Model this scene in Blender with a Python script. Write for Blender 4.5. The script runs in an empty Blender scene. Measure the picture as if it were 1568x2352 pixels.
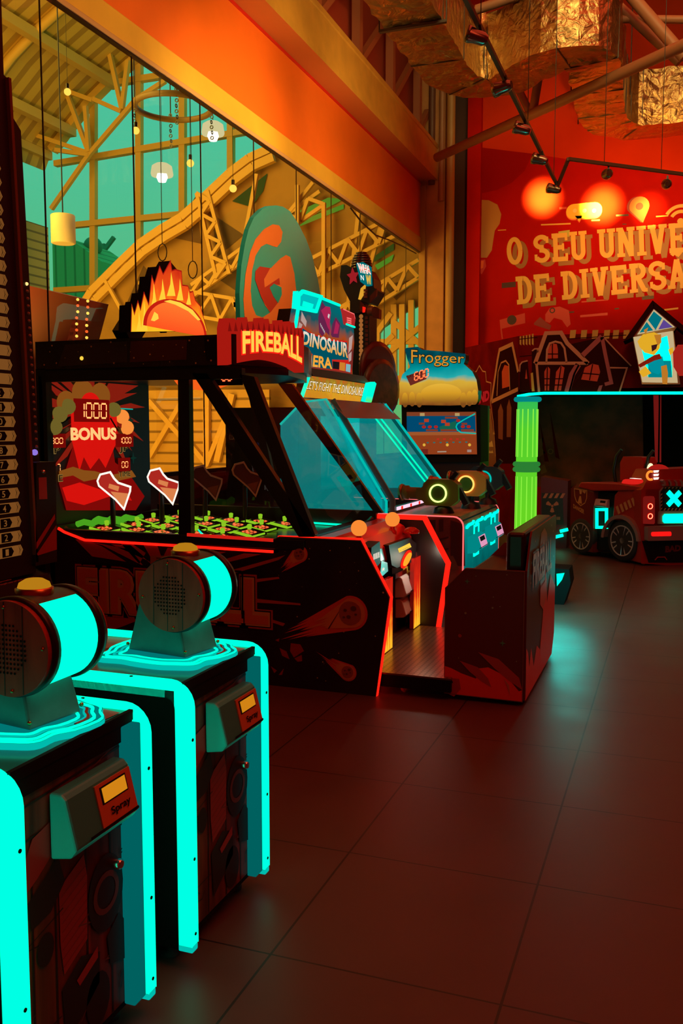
import bpy, bmesh, math, random
from mathutils import Vector, Matrix
random.seed(7)
S = bpy.context.scene
COL = S.collection
V = Vector

# ------------------------------------------------------------------ camera
FPX, CX, CY, CAMH = 2078.0, 784.0, 1176.0, 1.6
PITCH = math.atan(191 / 2078.0)
YAW = math.atan(769 / math.hypot(2078, 191))
FWD = V((-math.sin(YAW) * math.cos(PITCH), math.cos(YAW) * math.cos(PITCH), -math.sin(PITCH)))
RGT = V((math.cos(YAW), math.sin(YAW), 0))
UPV = RGT.cross(FWD)
EYE = V((0, 0, CAMH))
cam_data = bpy.data.cameras.new('camera')
cam_data.sensor_fit = 'HORIZONTAL'
cam_data.sensor_width = 24.0
cam_data.lens = 24.0 * FPX / 1568.0
cam_data.clip_end = 200
cam = bpy.data.objects.new('camera', cam_data)
COL.objects.link(cam)
cam.matrix_world = Matrix(((RGT.x, UPV.x, -FWD.x, EYE.x), (RGT.y, UPV.y, -FWD.y, EYE.y),
                           (RGT.z, UPV.z, -FWD.z, EYE.z), (0, 0, 0, 1)))
S.camera = cam

# ------------------------------------------------------------------ view, sky, lights
S.view_settings.view_transform = 'Standard'
S.view_settings.look = 'None'
S.view_settings.gamma = 1.0
S.view_settings.exposure = 0.0
S.view_settings.use_curve_mapping = False
try:
    S.cycles.max_bounces = 6
    S.cycles.transparent_max_bounces = 16
    S.cycles.sample_clamp_indirect = 4.0
    S.cycles.caustics_reflective = False
    S.cycles.caustics_refractive = False
    S.cycles.use_denoising = True
except Exception:
    pass

world = bpy.data.worlds.new('overcast_sky')
S.world = world
world.use_nodes = True
wn = world.node_tree
wn.nodes.clear()
wo = wn.nodes.new('ShaderNodeOutputWorld')
wb = wn.nodes.new('ShaderNodeBackground')
wtc = wn.nodes.new('ShaderNodeTexCoord')
wsep = wn.nodes.new('ShaderNodeSeparateXYZ')
wr = wn.nodes.new('ShaderNodeValToRGB')
wn.links.new(wtc.outputs['Generated'], wsep.inputs[0])
wn.links.new(wsep.outputs['Z'], wr.inputs[0])
wr.color_ramp.elements[0].position = 0.0
wr.color_ramp.elements[0].color = (0.125, 0.52, 0.17, 1)
wr.color_ramp.elements[1].position = 0.33
wr.color_ramp.elements[1].color = (0.075, 0.60, 0.40, 1)
wn.links.new(wr.outputs[0], wb.inputs[0])
wb.inputs[1].default_value = 1.0
wn.links.new(wb.outputs[0], wo.inputs[0])


def aim(o, target):
    d = (V(target) - o.location).normalized()
    o.rotation_euler = d.to_track_quat('-Z', 'Y').to_euler()


def light(name, kind, loc, power, color, target=None, size=1.0, size_y=None, spot=60, blend=0.5, parent=None):
    d = bpy.data.lights.new(name, kind)
    d.energy = power
    d.color = color
    if kind == 'AREA':
        d.size = size
        if size_y:
            d.shape = 'RECTANGLE'
            d.size_y = size_y
    else:
        d.shadow_soft_size = size
    if kind == 'SPOT':
        d.spot_size = math.radians(spot)
        d.spot_blend = blend
    o = bpy.data.objects.new(name, d)
    COL.objects.link(o)
    o.location = loc
    if target is not None:
        aim(o, target)
    if parent:
        o.parent = parent
    return o


# unseen red area lights added as room fill over the play floor
light('red_room_fill', 'AREA', (0.8, 7.0, 8.6), 235, (1.0, 0.085, 0.035), (0.8, 7.0, 0), 7, 12)
light('red_room_fill', 'AREA', (1.8, 2.0, 6.0), 60, (1.0, 0.10, 0.04), (-2.2, 5.0, 0.6), 3, 3)
# unseen pale area light added to brighten the duct sides
_l = light('duct_fill', 'AREA', (0.6, 6.0, 8.9), 95, (0.95, 0.86, 0.30), (-1.6, 13.5, 6.6), 6.5, 2.5)
_l.data.spread = math.radians(80)
# warm lamps of the hall on the other side of the glass
light('hall_light', 'AREA', (-10.5, 9.0, 8.0), 620, (1.0, 0.62, 0.09), (-11, 17, 5.0), 5, 5)
light('hall_light', 'AREA', (-8.5, 12.5, 1.0), 190, (1.0, 0.52, 0.06), (-9.0, 17, 3.0), 3, 3)

light('hall_light', 'AREA', (-9.5, 8.0, 2.0), 420, (1.0, 0.58, 0.08), (-13, 13.0, 9.0), 3, 3)  # unseen area light added, aimed up to brighten the hall roof

# ------------------------------------------------------------------ materials
MATS = {}


def new_mat(name):
    m = bpy.data.materials.new(name)
    m.use_nodes = True
    m.node_tree.nodes.clear()
    return m, m.node_tree


def pbr(name, col, rough=0.5, metal=0.0, spec=0.5, noise=0.0, nscale=8.0, bump=0.0, bscale=40.0, coat=0.0, alt=None):
    if name in MATS:
        return MATS[name]
    m, t = new_mat(name)
    o = t.nodes.new('ShaderNodeOutputMaterial')
    b = t.nodes.new('ShaderNodeBsdfPrincipled')
    b.inputs['Base Color'].default_value = (*col, 1)
    b.inputs['Roughness'].default_value = rough
    b.inputs['Metallic'].default_value = metal
    b.inputs['Specular IOR Level'].default_value = spec
    b.inputs['Coat Weight'].default_value = coat
    tc = t.nodes.new('ShaderNodeTexCoord')
    if noise > 0 or alt:
        n = t.nodes.new('ShaderNodeTexNoise')
        n.inputs['Scale'].default_value = nscale
        n.inputs['Detail'].default_value = 5
        t.links.new(tc.outputs['Object'], n.inputs['Vector'])
        r = t.nodes.new('ShaderNodeValToRGB')
        r.color_ramp.elements[0].position = 0.35
        r.color_ramp.elements[1].position = 0.65
        c2 = alt if alt else tuple(min(1, c * (1 + noise)) for c in col)
        c1 = col if alt else tuple(c * (1 - noise) for c in col)
        r.color_ramp.elements[0].color = (*c1, 1)
        r.color_ramp.elements[1].color = (*c2, 1)
        t.links.new(n.outputs['Fac'], r.inputs[0])
        t.links.new(r.outputs[0], b.inputs['Base Color'])
    if bump > 0:
        n2 = t.nodes.new('ShaderNodeTexNoise')
        n2.inputs['Scale'].default_value = bscale
        n2.inputs['Detail'].default_value = 4
        t.links.new(tc.outputs['Object'], n2.inputs['Vector'])
        bp = t.nodes.new('ShaderNodeBump')
        bp.inputs['Strength'].default_value = bump
        bp.inputs['Distance'].default_value = 0.02
        t.links.new(n2.outputs['Fac'], bp.inputs['Height'])
        t.links.new(bp.outputs[0], b.inputs['Normal'])
    t.links.new(b.outputs[0], o.inputs[0])
    MATS[name] = m
    return m


def emit(name, col, s=1.0):
    if name in MATS:
        return MATS[name]
    m, t = new_mat(name)
    o = t.nodes.new('ShaderNodeOutputMaterial')
    e = t.nodes.new('ShaderNodeEmission')
    e.inputs[0].default_value = (*col, 1)
    e.inputs[1].default_value = s
    t.links.new(e.outputs[0], o.inputs[0])
    MATS[name] = m
    return m


def emit_grad(name, stops, axis, lo, hi, s=1.0, noise=0.0, nscale=6.0):
    """a glowing surface whose colour runs from one colour to the next along an axis"""
    m, t = new_mat(name)
    o = t.nodes.new('ShaderNodeOutputMaterial')
    e = t.nodes.new('ShaderNodeEmission')
    tc = t.nodes.new('ShaderNodeTexCoord')
    sp = t.nodes.new('ShaderNodeSeparateXYZ')
    t.links.new(tc.outputs['Object'], sp.inputs[0])
    mr = t.nodes.new('ShaderNodeMapRange')
    mr.inputs['From Min'].default_value = lo
    mr.inputs['From Max'].default_value = hi
    t.links.new(sp.outputs[axis], mr.inputs['Value'])
    src = mr.outputs[0]
    if noise > 0:
        n = t.nodes.new('ShaderNodeTexNoise')
        n.inputs['Scale'].default_value = nscale
        t.links.new(tc.outputs['Object'], n.inputs['Vector'])
        ma = t.nodes.new('ShaderNodeMath')
        ma.operation = 'MULTIPLY_ADD'
        ma.inputs[1].default_value = noise
        t.links.new(n.outputs['Fac'], ma.inputs[0])
        t.links.new(src, ma.inputs[2])
        mb = t.nodes.new('ShaderNodeMath')
        mb.operation = 'SUBTRACT'
        mb.inputs[1].default_value = noise * 0.5
        t.links.new(ma.outputs[0], mb.inputs[0])
        src = mb.outputs[0]
    r = t.nodes.new('ShaderNodeValToRGB')
    while len(r.color_ramp.elements) < len(stops):
        r.color_ramp.elements.new(0.5)
    for el, (p, c) in zip(r.color_ramp.elements, stops):
        el.position = p
        el.color = (*c, 1)
    t.links.new(src, r.inputs[0])
    t.links.new(r.outputs[0], e.inputs[0])
    e.inputs[1].default_value = s
    t.links.new(e.outputs[0], o.inputs[0])
    MATS[name] = m
    return m


def glass(name, tint=(1, 1, 1), refl=0.08, rough=0.0, emis=None, es=0.0, haze=0.0, hazecol=(0, 0.4, 0.4)):
    if name in MATS:
        return MATS[name]
    m, t = new_mat(name)
    o = t.nodes.new('ShaderNodeOutputMaterial')
    tr = t.nodes.new('ShaderNodeBsdfTransparent')
    tr.inputs[0].default_value = (*tint, 1)
    gl = t.nodes.new('ShaderNodeBsdfGlossy')
    gl.inputs['Roughness'].default_value = rough
    mx = t.nodes.new('ShaderNodeMixShader')
    fr = t.nodes.new('ShaderNodeLayerWeight')
    fr.inputs['Blend'].default_value = 0.35
    mm = t.nodes.new('ShaderNodeMath')
    mm.operation = 'MULTIPLY_ADD'
    mm.inputs[1].default_value = refl * 1.2
    mm.inputs[2].default_value = refl * 0.5
    t.links.new(fr.outputs['Fresnel'], mm.inputs[0])
    t.links.new(mm.outputs[0], mx.inputs[0])
    last = tr.outputs[0]
    if haze > 0:
        df = t.nodes.new('ShaderNodeEmission' if es > 0 else 'ShaderNodeBsdfDiffuse')
        df.inputs[0].default_value = (*hazecol, 1)
        if es > 0:
            df.inputs[1].default_value = es
        mh = t.nodes.new('ShaderNodeMixShader')
        mh.inputs[0].default_value = haze
        t.links.new(tr.outputs[0], mh.inputs[1])
        t.links.new(df.outputs[0], mh.inputs[2])
        last = mh.outputs[0]
    t.links.new(last, mx.inputs[1])
    t.links.new(gl.outputs[0], mx.inputs[2])
    t.links.new(mx.outputs[0], o.inputs[0])
    MATS[name] = m
    return m


def foil_mat(name, col, rough=0.3, scale=7.0, strength=0.8):
    m, t = new_mat(name)
    o = t.nodes.new('ShaderNodeOutputMaterial')
    b = t.nodes.new('ShaderNodeBsdfPrincipled')
    b.inputs['Base Color'].default_value = (*col, 1)
    b.inputs['Roughness'].default_value = rough
    b.inputs['Metallic'].default_value = 1.0
    tc = t.nodes.new('ShaderNodeTexCoord')
    n = t.nodes.new('ShaderNodeTexNoise')
    n.inputs['Scale'].default_value = scale
    n.inputs['Detail'].default_value = 6
    n.inputs['Distortion'].default_value = 2.2
    v = t.nodes.new('ShaderNodeTexVoronoi')
    v.feature = 'DISTANCE_TO_EDGE'
    v.inputs['Scale'].default_value = scale * 0.9
    ad = t.nodes.new('ShaderNodeMath')
    ad.operation = 'ADD'
    t.links.new(tc.outputs['Object'], n.inputs['Vector'])
    t.links.new(tc.outputs['Object'], v.inputs['Vector'])
    t.links.new(n.outputs['Fac'], ad.inputs[0])
    t.links.new(v.outputs['Distance'], ad.inputs[1])
    bp = t.nodes.new('ShaderNodeBump')
    bp.inputs['Strength'].default_value = strength
    bp.inputs['Distance'].default_value = 0.06
    t.links.new(ad.outputs[0], bp.inputs['Height'])
    t.links.new(bp.outputs[0], b.inputs['Normal'])
    t.links.new(b.outputs[0], o.inputs[0])
    MATS[name] = m
    return m


def wood_mat(name, c1, c2, scale=3.0, axis='Z', rough=0.55, stretch=0.12):
    m, t = new_mat(name)
    o = t.nodes.new('ShaderNodeOutputMaterial')
    b = t.nodes.new('ShaderNodeBsdfPrincipled')
    b.inputs['Roughness'].default_value = rough
    tc = t.nodes.new('ShaderNodeTexCoord')
    mp = t.nodes.new('ShaderNodeMapping')
    sc = [scale * 10] * 3
    sc['XYZ'.index(axis)] = scale * 10 * stretch
    mp.inputs['Scale'].default_value = sc
    t.links.new(tc.outputs['Object'], mp.inputs[0])
    n = t.nodes.new('ShaderNodeTexNoise')
    n.inputs['Scale'].default_value = 1.0
    n.inputs['Detail'].default_value = 8
    n.inputs['Distortion'].default_value = 1.2
    t.links.new(mp.outputs[0], n.inputs['Vector'])
    r = t.nodes.new('ShaderNodeValToRGB')
    r.color_ramp.elements[0].position = 0.35
    r.color_ramp.elements[1].position = 0.7
    r.color_ramp.elements[0].color = (*c1, 1)
    r.color_ramp.elements[1].color = (*c2, 1)
    t.links.new(n.outputs['Fac'], r.inputs[0])
    t.links.new(r.outputs[0], b.inputs['Base Color'])
    t.links.new(b.outputs[0], o.inputs[0])
    MATS[name] = m
    return m


def lines_mat(name, col, col2, axis, pitch, width, offset=0.0, rough=0.5, bump=0.5, axis2=None, pitch2=1, width2=0.0, offset2=0.0, spec=0.5, noise=0.0, metal=0.0):
    """boards, tiles or corrugation: lines every pitch metres along an axis (or two)"""
    m, t = new_mat(name)
    o = t.nodes.new('ShaderNodeOutputMaterial')
    b = t.nodes.new('ShaderNodeBsdfPrincipled')
    b.inputs['Roughness'].default_value = rough
    b.inputs['Specular IOR Level'].default_value = spec
    b.inputs['Metallic'].default_value = metal
    tc = t.nodes.new('ShaderNodeTexCoord')
    sp = t.nodes.new('ShaderNodeSeparateXYZ')
    t.links.new(tc.outputs['Object'], sp.inputs[0])

    def line(ax, p, w, off):
        a = t.nodes.new('ShaderNodeMath'); a.operation = 'SUBTRACT'; a.inputs[1].default_value = off - p / 2
        t.links.new(sp.outputs[ax], a.inputs[0])
        w1 = t.nodes.new('ShaderNodeMath'); w1.operation = 'WRAP'; w1.inputs[1].default_value = p; w1.inputs[2].default_value = 0.0
        t.links.new(a.outputs[0], w1.inputs[0])
        s1 = t.nodes.new('ShaderNodeMath'); s1.operation = 'SUBTRACT'; s1.inputs[1].default_value = p / 2
        t.links.new(w1.outputs[0], s1.inputs[0])
        ab = t.nodes.new('ShaderNodeMath'); ab.operation = 'ABSOLUTE'
        t.links.new(s1.outputs[0], ab.inputs[0])
        ls = t.nodes.new('ShaderNodeMath'); ls.operation = 'LESS_THAN'; ls.inputs[1].default_value = w / 2
        t.links.new(ab.outputs[0], ls.inputs[0])
        return ls.outputs[0]
    f = line(axis, pitch, width, offset)
    if axis2:
        f2 = line(axis2, pitch2, width2, offset2)
        mx = t.nodes.new('ShaderNodeMath'); mx.operation = 'MAXIMUM'
        t.links.new(f, mx.inputs[0]); t.links.new(f2, mx.inputs[1])
        f = mx.outputs[0]
    mix = t.nodes.new('ShaderNodeMix'); mix.data_type = 'RGBA'
    mix.inputs['A'].default_value = (*col, 1)
    mix.inputs['B'].default_value = (*col2, 1)
    if noise > 0:
        n = t.nodes.new('ShaderNodeTexNoise'); n.inputs['Scale'].default_value = 2.5; n.inputs['Detail'].default_value = 6
        t.links.new(tc.outputs['Object'], n.inputs['Vector'])
        r = t.nodes.new('ShaderNodeValToRGB')
        r.color_ramp.elements[0].position = 0.3; r.color_ramp.elements[1].position = 0.7
        r.color_ramp.elements[0].color = (*[c * (1 - noise) for c in col], 1)
        r.color_ramp.elements[1].color = (*[c * (1 + noise) for c in col], 1)
        t.links.new(n.outputs['Fac'], r.inputs[0]); t.links.new(r.outputs[0], mix.inputs['A'])
        rr = t.nodes.new('ShaderNodeMapRange'); rr.inputs['To Min'].default_value = rough * 0.8; rr.inputs['To Max'].default_value = rough * 1.25
        t.links.new(n.outputs['Fac'], rr.inputs['Value']); t.links.new(rr.outputs[0], b.inputs['Roughness'])
    t.links.new(f, mix.inputs['Factor'])
    t.links.new(mix.outputs['Result'], b.inputs['Base Color'])
    if bump > 0:
        bp = t.nodes.new('ShaderNodeBump'); bp.invert = True
        bp.inputs['Strength'].default_value = bump; bp.inputs['Distance'].default_value = 0.01
        t.links.new(f, bp.inputs['Height']); t.links.new(bp.outputs[0], b.inputs['Normal'])
    t.links.new(b.outputs[0], o.inputs[0])
    MATS[name] = m
    return m


CYAN = emit('cyan_neon', (0.0, 1.0, 0.52), 1.5)
CYANHOT = emit('cyan_led', (0.0, 1.0, 0.50), 1.9)
CYANDIM = emit('cyan_edge_lit', (0.0, 0.55, 0.46), 0.9)
REDNEON = emit('red_neon', (1.0, 0.010, 0.004), 1.7)
REDDIM = emit('red_led_dim', (1.0, 0.02, 0.01), 0.6)
LEDRED = emit('led_digits', (1.0, 0.10, 0.03), 3.0)
LEDHOT = emit('led_digits_hot', (1.0, 0.32, 0.10), 2.2)
LIME = emit('lime_lit_plastic', (0.32, 0.72, 0.02), 0.85)
WHITEL = emit('white_led', (1.0, 0.85, 0.70), 1.6)
AMBERL = emit('amber_lamp', (1.0, 0.42, 0.05), 1.4)
YELLOWL = emit('yellow_lit', (1.0, 0.62, 0.06), 1.05)
ORANGEL = emit('orange_lit', (1.0, 0.13, 0.012), 1.0)
SCREENA = emit('amber_screen', (0.85, 0.30, 0.01), 0.75)
BLACK = pbr('black_plastic', (0.008, 0.007, 0.007), 0.35)
MATTE = pbr('matte_black', (0.006, 0.005, 0.005), 0.8, spec=0.2)
CHROME = pbr('chrome', (0.75, 0.72, 0.70), 0.18, 1.0)
STEEL = pbr('painted_steel', (0.42, 0.20, 0.10), 0.5)
RUBBER = pbr('rubber', (0.02, 0.017, 0.016), 0.75)
WHITEP = pbr('white_plastic', (0.75, 0.74, 0.70), 0.35)
GREYP = pbr('grey_plastic', (0.25, 0.25, 0.25), 0.4)
DKRED = pbr('dark_red_print', (0.11, 0.008, 0.006), 0.35)
MIDRED = pbr('red_print', (0.42, 0.025, 0.015), 0.35)
ORANGE = pbr('orange_print', (0.62, 0.13, 0.04), 0.35)
TAN = pbr('tan_print', (0.66, 0.34, 0.14), 0.4)
BROWN = pbr('brown_print', (0.24, 0.06, 0.025), 0.4)
GREENP = pbr('green_print', (0.10, 0.40, 0.20), 0.4)
TEALP = pbr('teal_print', (0.02, 0.30, 0.30), 0.4)
YELP = pbr('yellow_print', (0.72, 0.50, 0.10), 0.4)

# ------------------------------------------------------------------ building kit


class Frame:
    def __init__(self, o, u, v):
        self.o, self.u, self.v = V(o), V(u).normalized(), V(v).normalized()
        self.w = self.u.cross(self.v).normalized()

    def p(self, a, b, c=0.0):
        return self.o + self.u * a + self.v * b + self.w * c

    def shift(self, c):
        return Frame(self.o + self.w * c, self.u, self.v)


def ray(u, v):
    return FWD + RGT * ((u - CX) / FPX) - UPV * ((v - CY) / FPX)


def on(fr, u, v):
    """where the sight line through photo point u, v meets the real plane of a frame, in that frame's own metres"""
    d = ray(u, v)
    t = (fr.o - EYE).dot(fr.w) / d.dot(fr.w)
    q = EYE + d * t - fr.o
    return (q.dot(fr.u), q.dot(fr.v))


def ons(fr, pts):
    return [on(fr, *p) for p in pts]


def FY(y):
    return Frame((0, y, 0), (1, 0, 0), (0, 0, 1))      # faces the camera side (-y)


def FX(x):
    return Frame((x, 0, 0), (0, 1, 0), (0, 0, 1))      # faces +x


def FZ(z):
    return Frame((0, 0, z), (1, 0, 0), (0, 1, 0))      # faces up


def arc_pts(cx, cy, r, a0, a1, n, ry=None):
    ry = r if ry is None else ry
    return [(cx + r * math.cos(math.radians(a0 + (a1 - a0) * i / n)), cy + ry * math.sin(math.radians(a0 + (a1 - a0) * i / n))) for i in range(n + 1)]


class MB:
    def __init__(self):
        self.v, self.f, self.m, self.mats, self.sm = [], [], [], [], []

    def mi(self, mat):
        if mat not in self.mats:
            self.mats.append(mat)
        return self.mats.index(mat)

    def add(self, vs, fs, mat, smooth=False):
        b = len(self.v)
        self.v += [V(p) for p in vs]
        k = self.mi(mat)
        for f in fs:
            self.f.append([b + i for i in f])
            self.m.append(k)
            self.sm.append(smooth)
        return self

    def obox(self, fr, a0, a1, b0, b1, c0, c1, mat):
        vs = [fr.p(a, b, c) for c in (c0, c1) for b in (b0, b1) for a in (a0, a1)]
        return self.add(vs, [(0, 2, 3, 1), (4, 5, 7, 6), (0, 1, 5, 4), (2, 6, 7, 3), (0, 4, 6, 2), (1, 3, 7, 5)], mat)

    def box(self, x0, x1, y0, y1, z0, z1, mat):
        return self.obox(FZ(0), x0, x1, y0, y1, z0, z1, mat)

    def poly(self, fr, pts, mat, d=0.0, base=0.0, side=None, back=True):
        n = len(pts)
        ar = sum(pts[i][0] * pts[(i + 1) % n][1] - pts[(i + 1) % n][0] * pts[i][1] for i in range(n))
        if ar < 0:
            pts = pts[::-1]
        self.add([fr.p(a, b, base + d) for a, b in pts], [list(range(n))], mat)
        if d > 0:
            vs = [fr.p(a, b, base) for a, b in pts] + [fr.p(a, b, base + d) for a, b in pts]
            self.add(vs, [(i, (i + 1) % n, n + (i + 1) % n, n + i) for i in range(n)], side or mat)
            if back:
                self.add([fr.p(a, b, base) for a, b in pts], [list(range(n))[::-1]], side or mat)
        return self

    def disc(self, fr, a, b, r, mat, d=0.0, base=0.0, n=24, ry=None, side=None):
        return self.poly(fr, arc_pts(a, b, r, 0, 360 * (n - 1) / n, n - 1, ry), mat, d, base, side)

    def ring(self, fr, a, b, r0, r1, mat, d=0.004, base=0.0, n=28, a0=0, a1=360):
        for i in range(n):
            t0 = math.radians(a0 + (a1 - a0) * i / n)
            t1 = math.radians(a0 + (a1 - a0) * (i + 1) / n)
            q = [(a + r0 * math.cos(t0), b + r0 * math.sin(t0)), (a + r1 * math.cos(t0), b + r1 * math.sin(t0)),
                 (a + r1 * math.cos(t1), b + r1 * math.sin(t1)), (a + r0 * math.cos(t1), b + r0 * math.sin(t1))]
            self.poly(fr, q, mat, d, base)
        return self

    def stroke(self, fr, pts, w, mat, d=0.0, base=0.0, closed=False):
        n = len(pts)
        L, R = [], []
        for i in range(n):
            p = V((*pts[i], 0))
            if closed:
                q, r = V((*pts[i - 1], 0)), V((*pts[(i + 1) % n], 0))
            else:
                q, r = V((*pts[max(0, i - 1)], 0)), V((*pts[min(n - 1, i + 1)], 0))
            d1 = (p - q).normalized() if (p - q).length > 1e-9 else (r - p).normalized()
            d2 = (r - p).normalized() if (r - p).length > 1e-9 else d1
            nn = V((-(d1.y + d2.y), d1.x + d2.x, 0))
            nn = nn.normalized() if nn.length > 1e-6 else V((-d1.y, d1.x, 0))
            k = max(0.45, nn.dot(V((-d1.y, d1.x, 0))))
            L.append(p + nn * (w / 2 / k))
            R.append(p - nn * (w / 2 / k))
        for i in range(n if closed else n - 1):
            j = (i + 1) % n
            self.poly(fr, [(R[i].x, R[i].y), (R[j].x, R[j].y), (L[j].x, L[j].y), (L[i].x, L[i].y)], mat, d, base, back=False)
        return self

    def tube(self, path, r, mat, n=8, closed=False, caps=True):
        path = [V(p) for p in path]
        k = len(path)
        rings = []
        ref = None
        for i in range(k):
            if closed:
                t = (path[(i + 1) % k] - path[i - 1]).normalized()
            else:
                t = (path[min(k - 1, i + 1)] - path[max(0, i - 1)]).normalized()
            if ref is None:
                ref = V((0, 0, 1)) if abs(t.z) < 0.9 else V((1, 0, 0))
            a = (ref - t * ref.dot(t)).normalized()
            b = t.cross(a)
            ref = a
            rr = r[i] if isinstance(r, (list, tuple)) else r
            rings.append([path[i] + a * (rr * math.cos(2 * math.pi * j / n)) + b * (rr * math.sin(2 * math.pi * j / n)) for j in range(n)])
        vs = [p for g in rings for p in g]
        fs = []
        for i in range(k if closed else k - 1):
            i2 = (i + 1) % k
            fs += [(i * n + j, i * n + (j + 1) % n, i2 * n + (j + 1) % n, i2 * n + j) for j in range(n)]
        self.add(vs, fs, mat, True)
        if caps and not closed:
            self.add(rings[0], [list(range(n))[::-1]], mat)
            self.add(rings[-1], [list(range(n))], mat)
        return self

    def bar(self, p, q, w, h, mat):
        """a square bar from p to q"""
        p, q = V(p), V(q)
        t = (q - p).normalized()
        ref = V((0, 0, 1)) if abs(t.z) < 0.95 else V((0, 1, 0))
        a = t.cross(ref).normalized()
        b = a.cross(t).normalized()
        vs = [x + a * (sa * w / 2) + b * (sb * h / 2) for x in (p, q) for sa, sb in ((-1, -1), (1, -1), (1, 1), (-1, 1))]
        return self.add(vs, [(3, 2, 1, 0), (4, 5, 6, 7), (0, 1, 5, 4), (1, 2, 6, 5), (2, 3, 7, 6), (3, 0, 4, 7)], mat)

    def lathe(self, fr, prof, mat, n=24, a=0.0, b=0.0):
        rings = [[fr.p(a + r * math.cos(2 * math.pi * j / n), b + r * math.sin(2 * math.pi * j / n), h) for j in range(n)] for r, h in prof]
        vs = [p for g in rings for p in g]
        fs = []
        for i in range(len(prof) - 1):
            fs += [(i * n + j, i * n + (j + 1) % n, (i + 1) * n + (j + 1) % n, (i + 1) * n + j) for j in range(n)]
        self.add(vs, fs, mat, True)
        if prof[0][0] > 1e-4:
            self.add(rings[0], [list(range(n))[::-1]], mat)
        if prof[-1][0] > 1e-4:
            self.add(rings[-1], [list(range(n))], mat)
        return self

    def ball(self, c, r, mat, n=20, sz=1.0):
        k = n // 2
        prof = [(r * math.sin(math.pi * i / k), -r * sz * math.cos(math.pi * i / k)) for i in range(k + 1)]
        return self.lathe(Frame(c, (1, 0, 0), (0, 1, 0)), prof, mat, n)

    def text(self, fr, s, x, y, w, h, mat, d=0.0, base=0.002, bold=0.0, shear=0.0, warp=None):
        cu = bpy.data.curves.new('lettering', 'FONT')
        cu.body = s
        cu.size = 1.0
        cu.offset = bold
        cu.shear = shear
        cu.resolution_u = 3
        ob = bpy.data.objects.new('lettering', cu)
        COL.objects.link(ob)
        me = bpy.data.meshes.new_from_object(ob)
        bpy.data.objects.remove(ob)
        bpy.data.curves.remove(cu)
        co = [v.co.copy() for v in me.vertices]
        if not co:
            return self
        x0, x1 = min(c.x for c in co), max(c.x for c in co)
        y0, y1 = min(c.y for c in co), max(c.y for c in co)
        uv = [((c.x - x0) / (x1 - x0), (c.y - y0) / (y1 - y0)) for c in co]
        fs = [list(p.vertices) for p in me.polygons]
        bpy.data.meshes.remove(me)
        fn = warp if warp else (lambda a, b: fr.p(x + a * w, y + b * h, base + d))
        self.add([fn(a, b) for a, b in uv], fs, mat)
        return self

    def build(self, name, parent=None, bevel=0.0, recalc=False, seg=2):
        me = bpy.data.meshes.new(name)
        me.from_pydata([tuple(p) for p in self.v], [], self.f)
        for mt in self.mats:
            me.materials.append(mt)
        me.polygons.foreach_set('material_index', self.m)
        me.polygons.foreach_set('use_smooth', self.sm)
        me.update()
        o = bpy.data.objects.new(name, me)
        COL.objects.link(o)
        if parent is not None:
            o.parent = parent
            pm = Matrix.Translation(parent_loc(parent))
            o.matrix_parent_inverse = pm.inverted()
        if bevel > 0:
            md = o.modifiers.new('soft_edges', 'BEVEL')
            md.width = bevel
            md.segments = seg
            md.limit_method = 'ANGLE'
            md.angle_limit = math.radians(40)
        return o


def parent_loc(p):
    # parts are modelled in room coordinates; only the Empty at a thing's base is moved
    return p.location.copy() if p.type == 'EMPTY' else V((0, 0, 0))


def thing(name, label, cat, loc, group=None):
    o = bpy.data.objects.new(name, None)
    o.empty_display_size = 0.1
    COL.objects.link(o)
    o.location = loc
    o['label'] = label
    o['category'] = cat
    if group:
        o['group'] = group
    return o


def tag(o, label, cat, group=None):
    o['label'] = label
    o['category'] = cat
    if group:
        o['group'] = group
    return o


def struct(o, label=None, cat=None):
    o['kind'] = 'structure'
    if label:
        o['label'] = label
    if cat:
        o['category'] = cat
    return o


SEG = {'0': 'abcdef', '1': 'bc', '2': 'abged', '3': 'abgcd', '4': 'fgbc', '5': 'afgcd', '6': 'afgedc', '7': 'abc', '8': 'abcdefg', '9': 'abcdfg'}


def digits(mb, fr, s, x, y, w, h, mat, base=0.003, th=None, shear=0.08):
    """seven-segment numbers in a box"""
    n = len(s)
    cw = w / n
    t = th or h * 0.12
    for i, ch in enumerate(s):
        x0, x1 = x + i * cw + cw * 0.14, x + (i + 1) * cw - cw * 0.14
        ym = y + h / 2

        def sh(px, py):
            return (px + (py - y) * shear, py)
        P = {'a': ((x0, y + h), (x1, y + h)), 'b': ((x1, ym), (x1, y + h)), 'c': ((x1, y), (x1, ym)), 'd': ((x0, y), (x1, y)),
             'e': ((x0, y), (x0, ym)), 'f': ((x0, ym), (x0, y + h)), 'g': ((x0, ym), (x1, ym))}
        for sg in SEG[ch]:
            a, b = P[sg]
            va, vb = V((*a, 0)), V((*b, 0))
            k = (vb - va).normalized() * t * 0.45
            a, b = va + k, vb - k
            mb.stroke(fr, [sh(a.x, a.y), sh(b.x, b.y)], t, mat, 0, base)
    return mb


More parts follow.
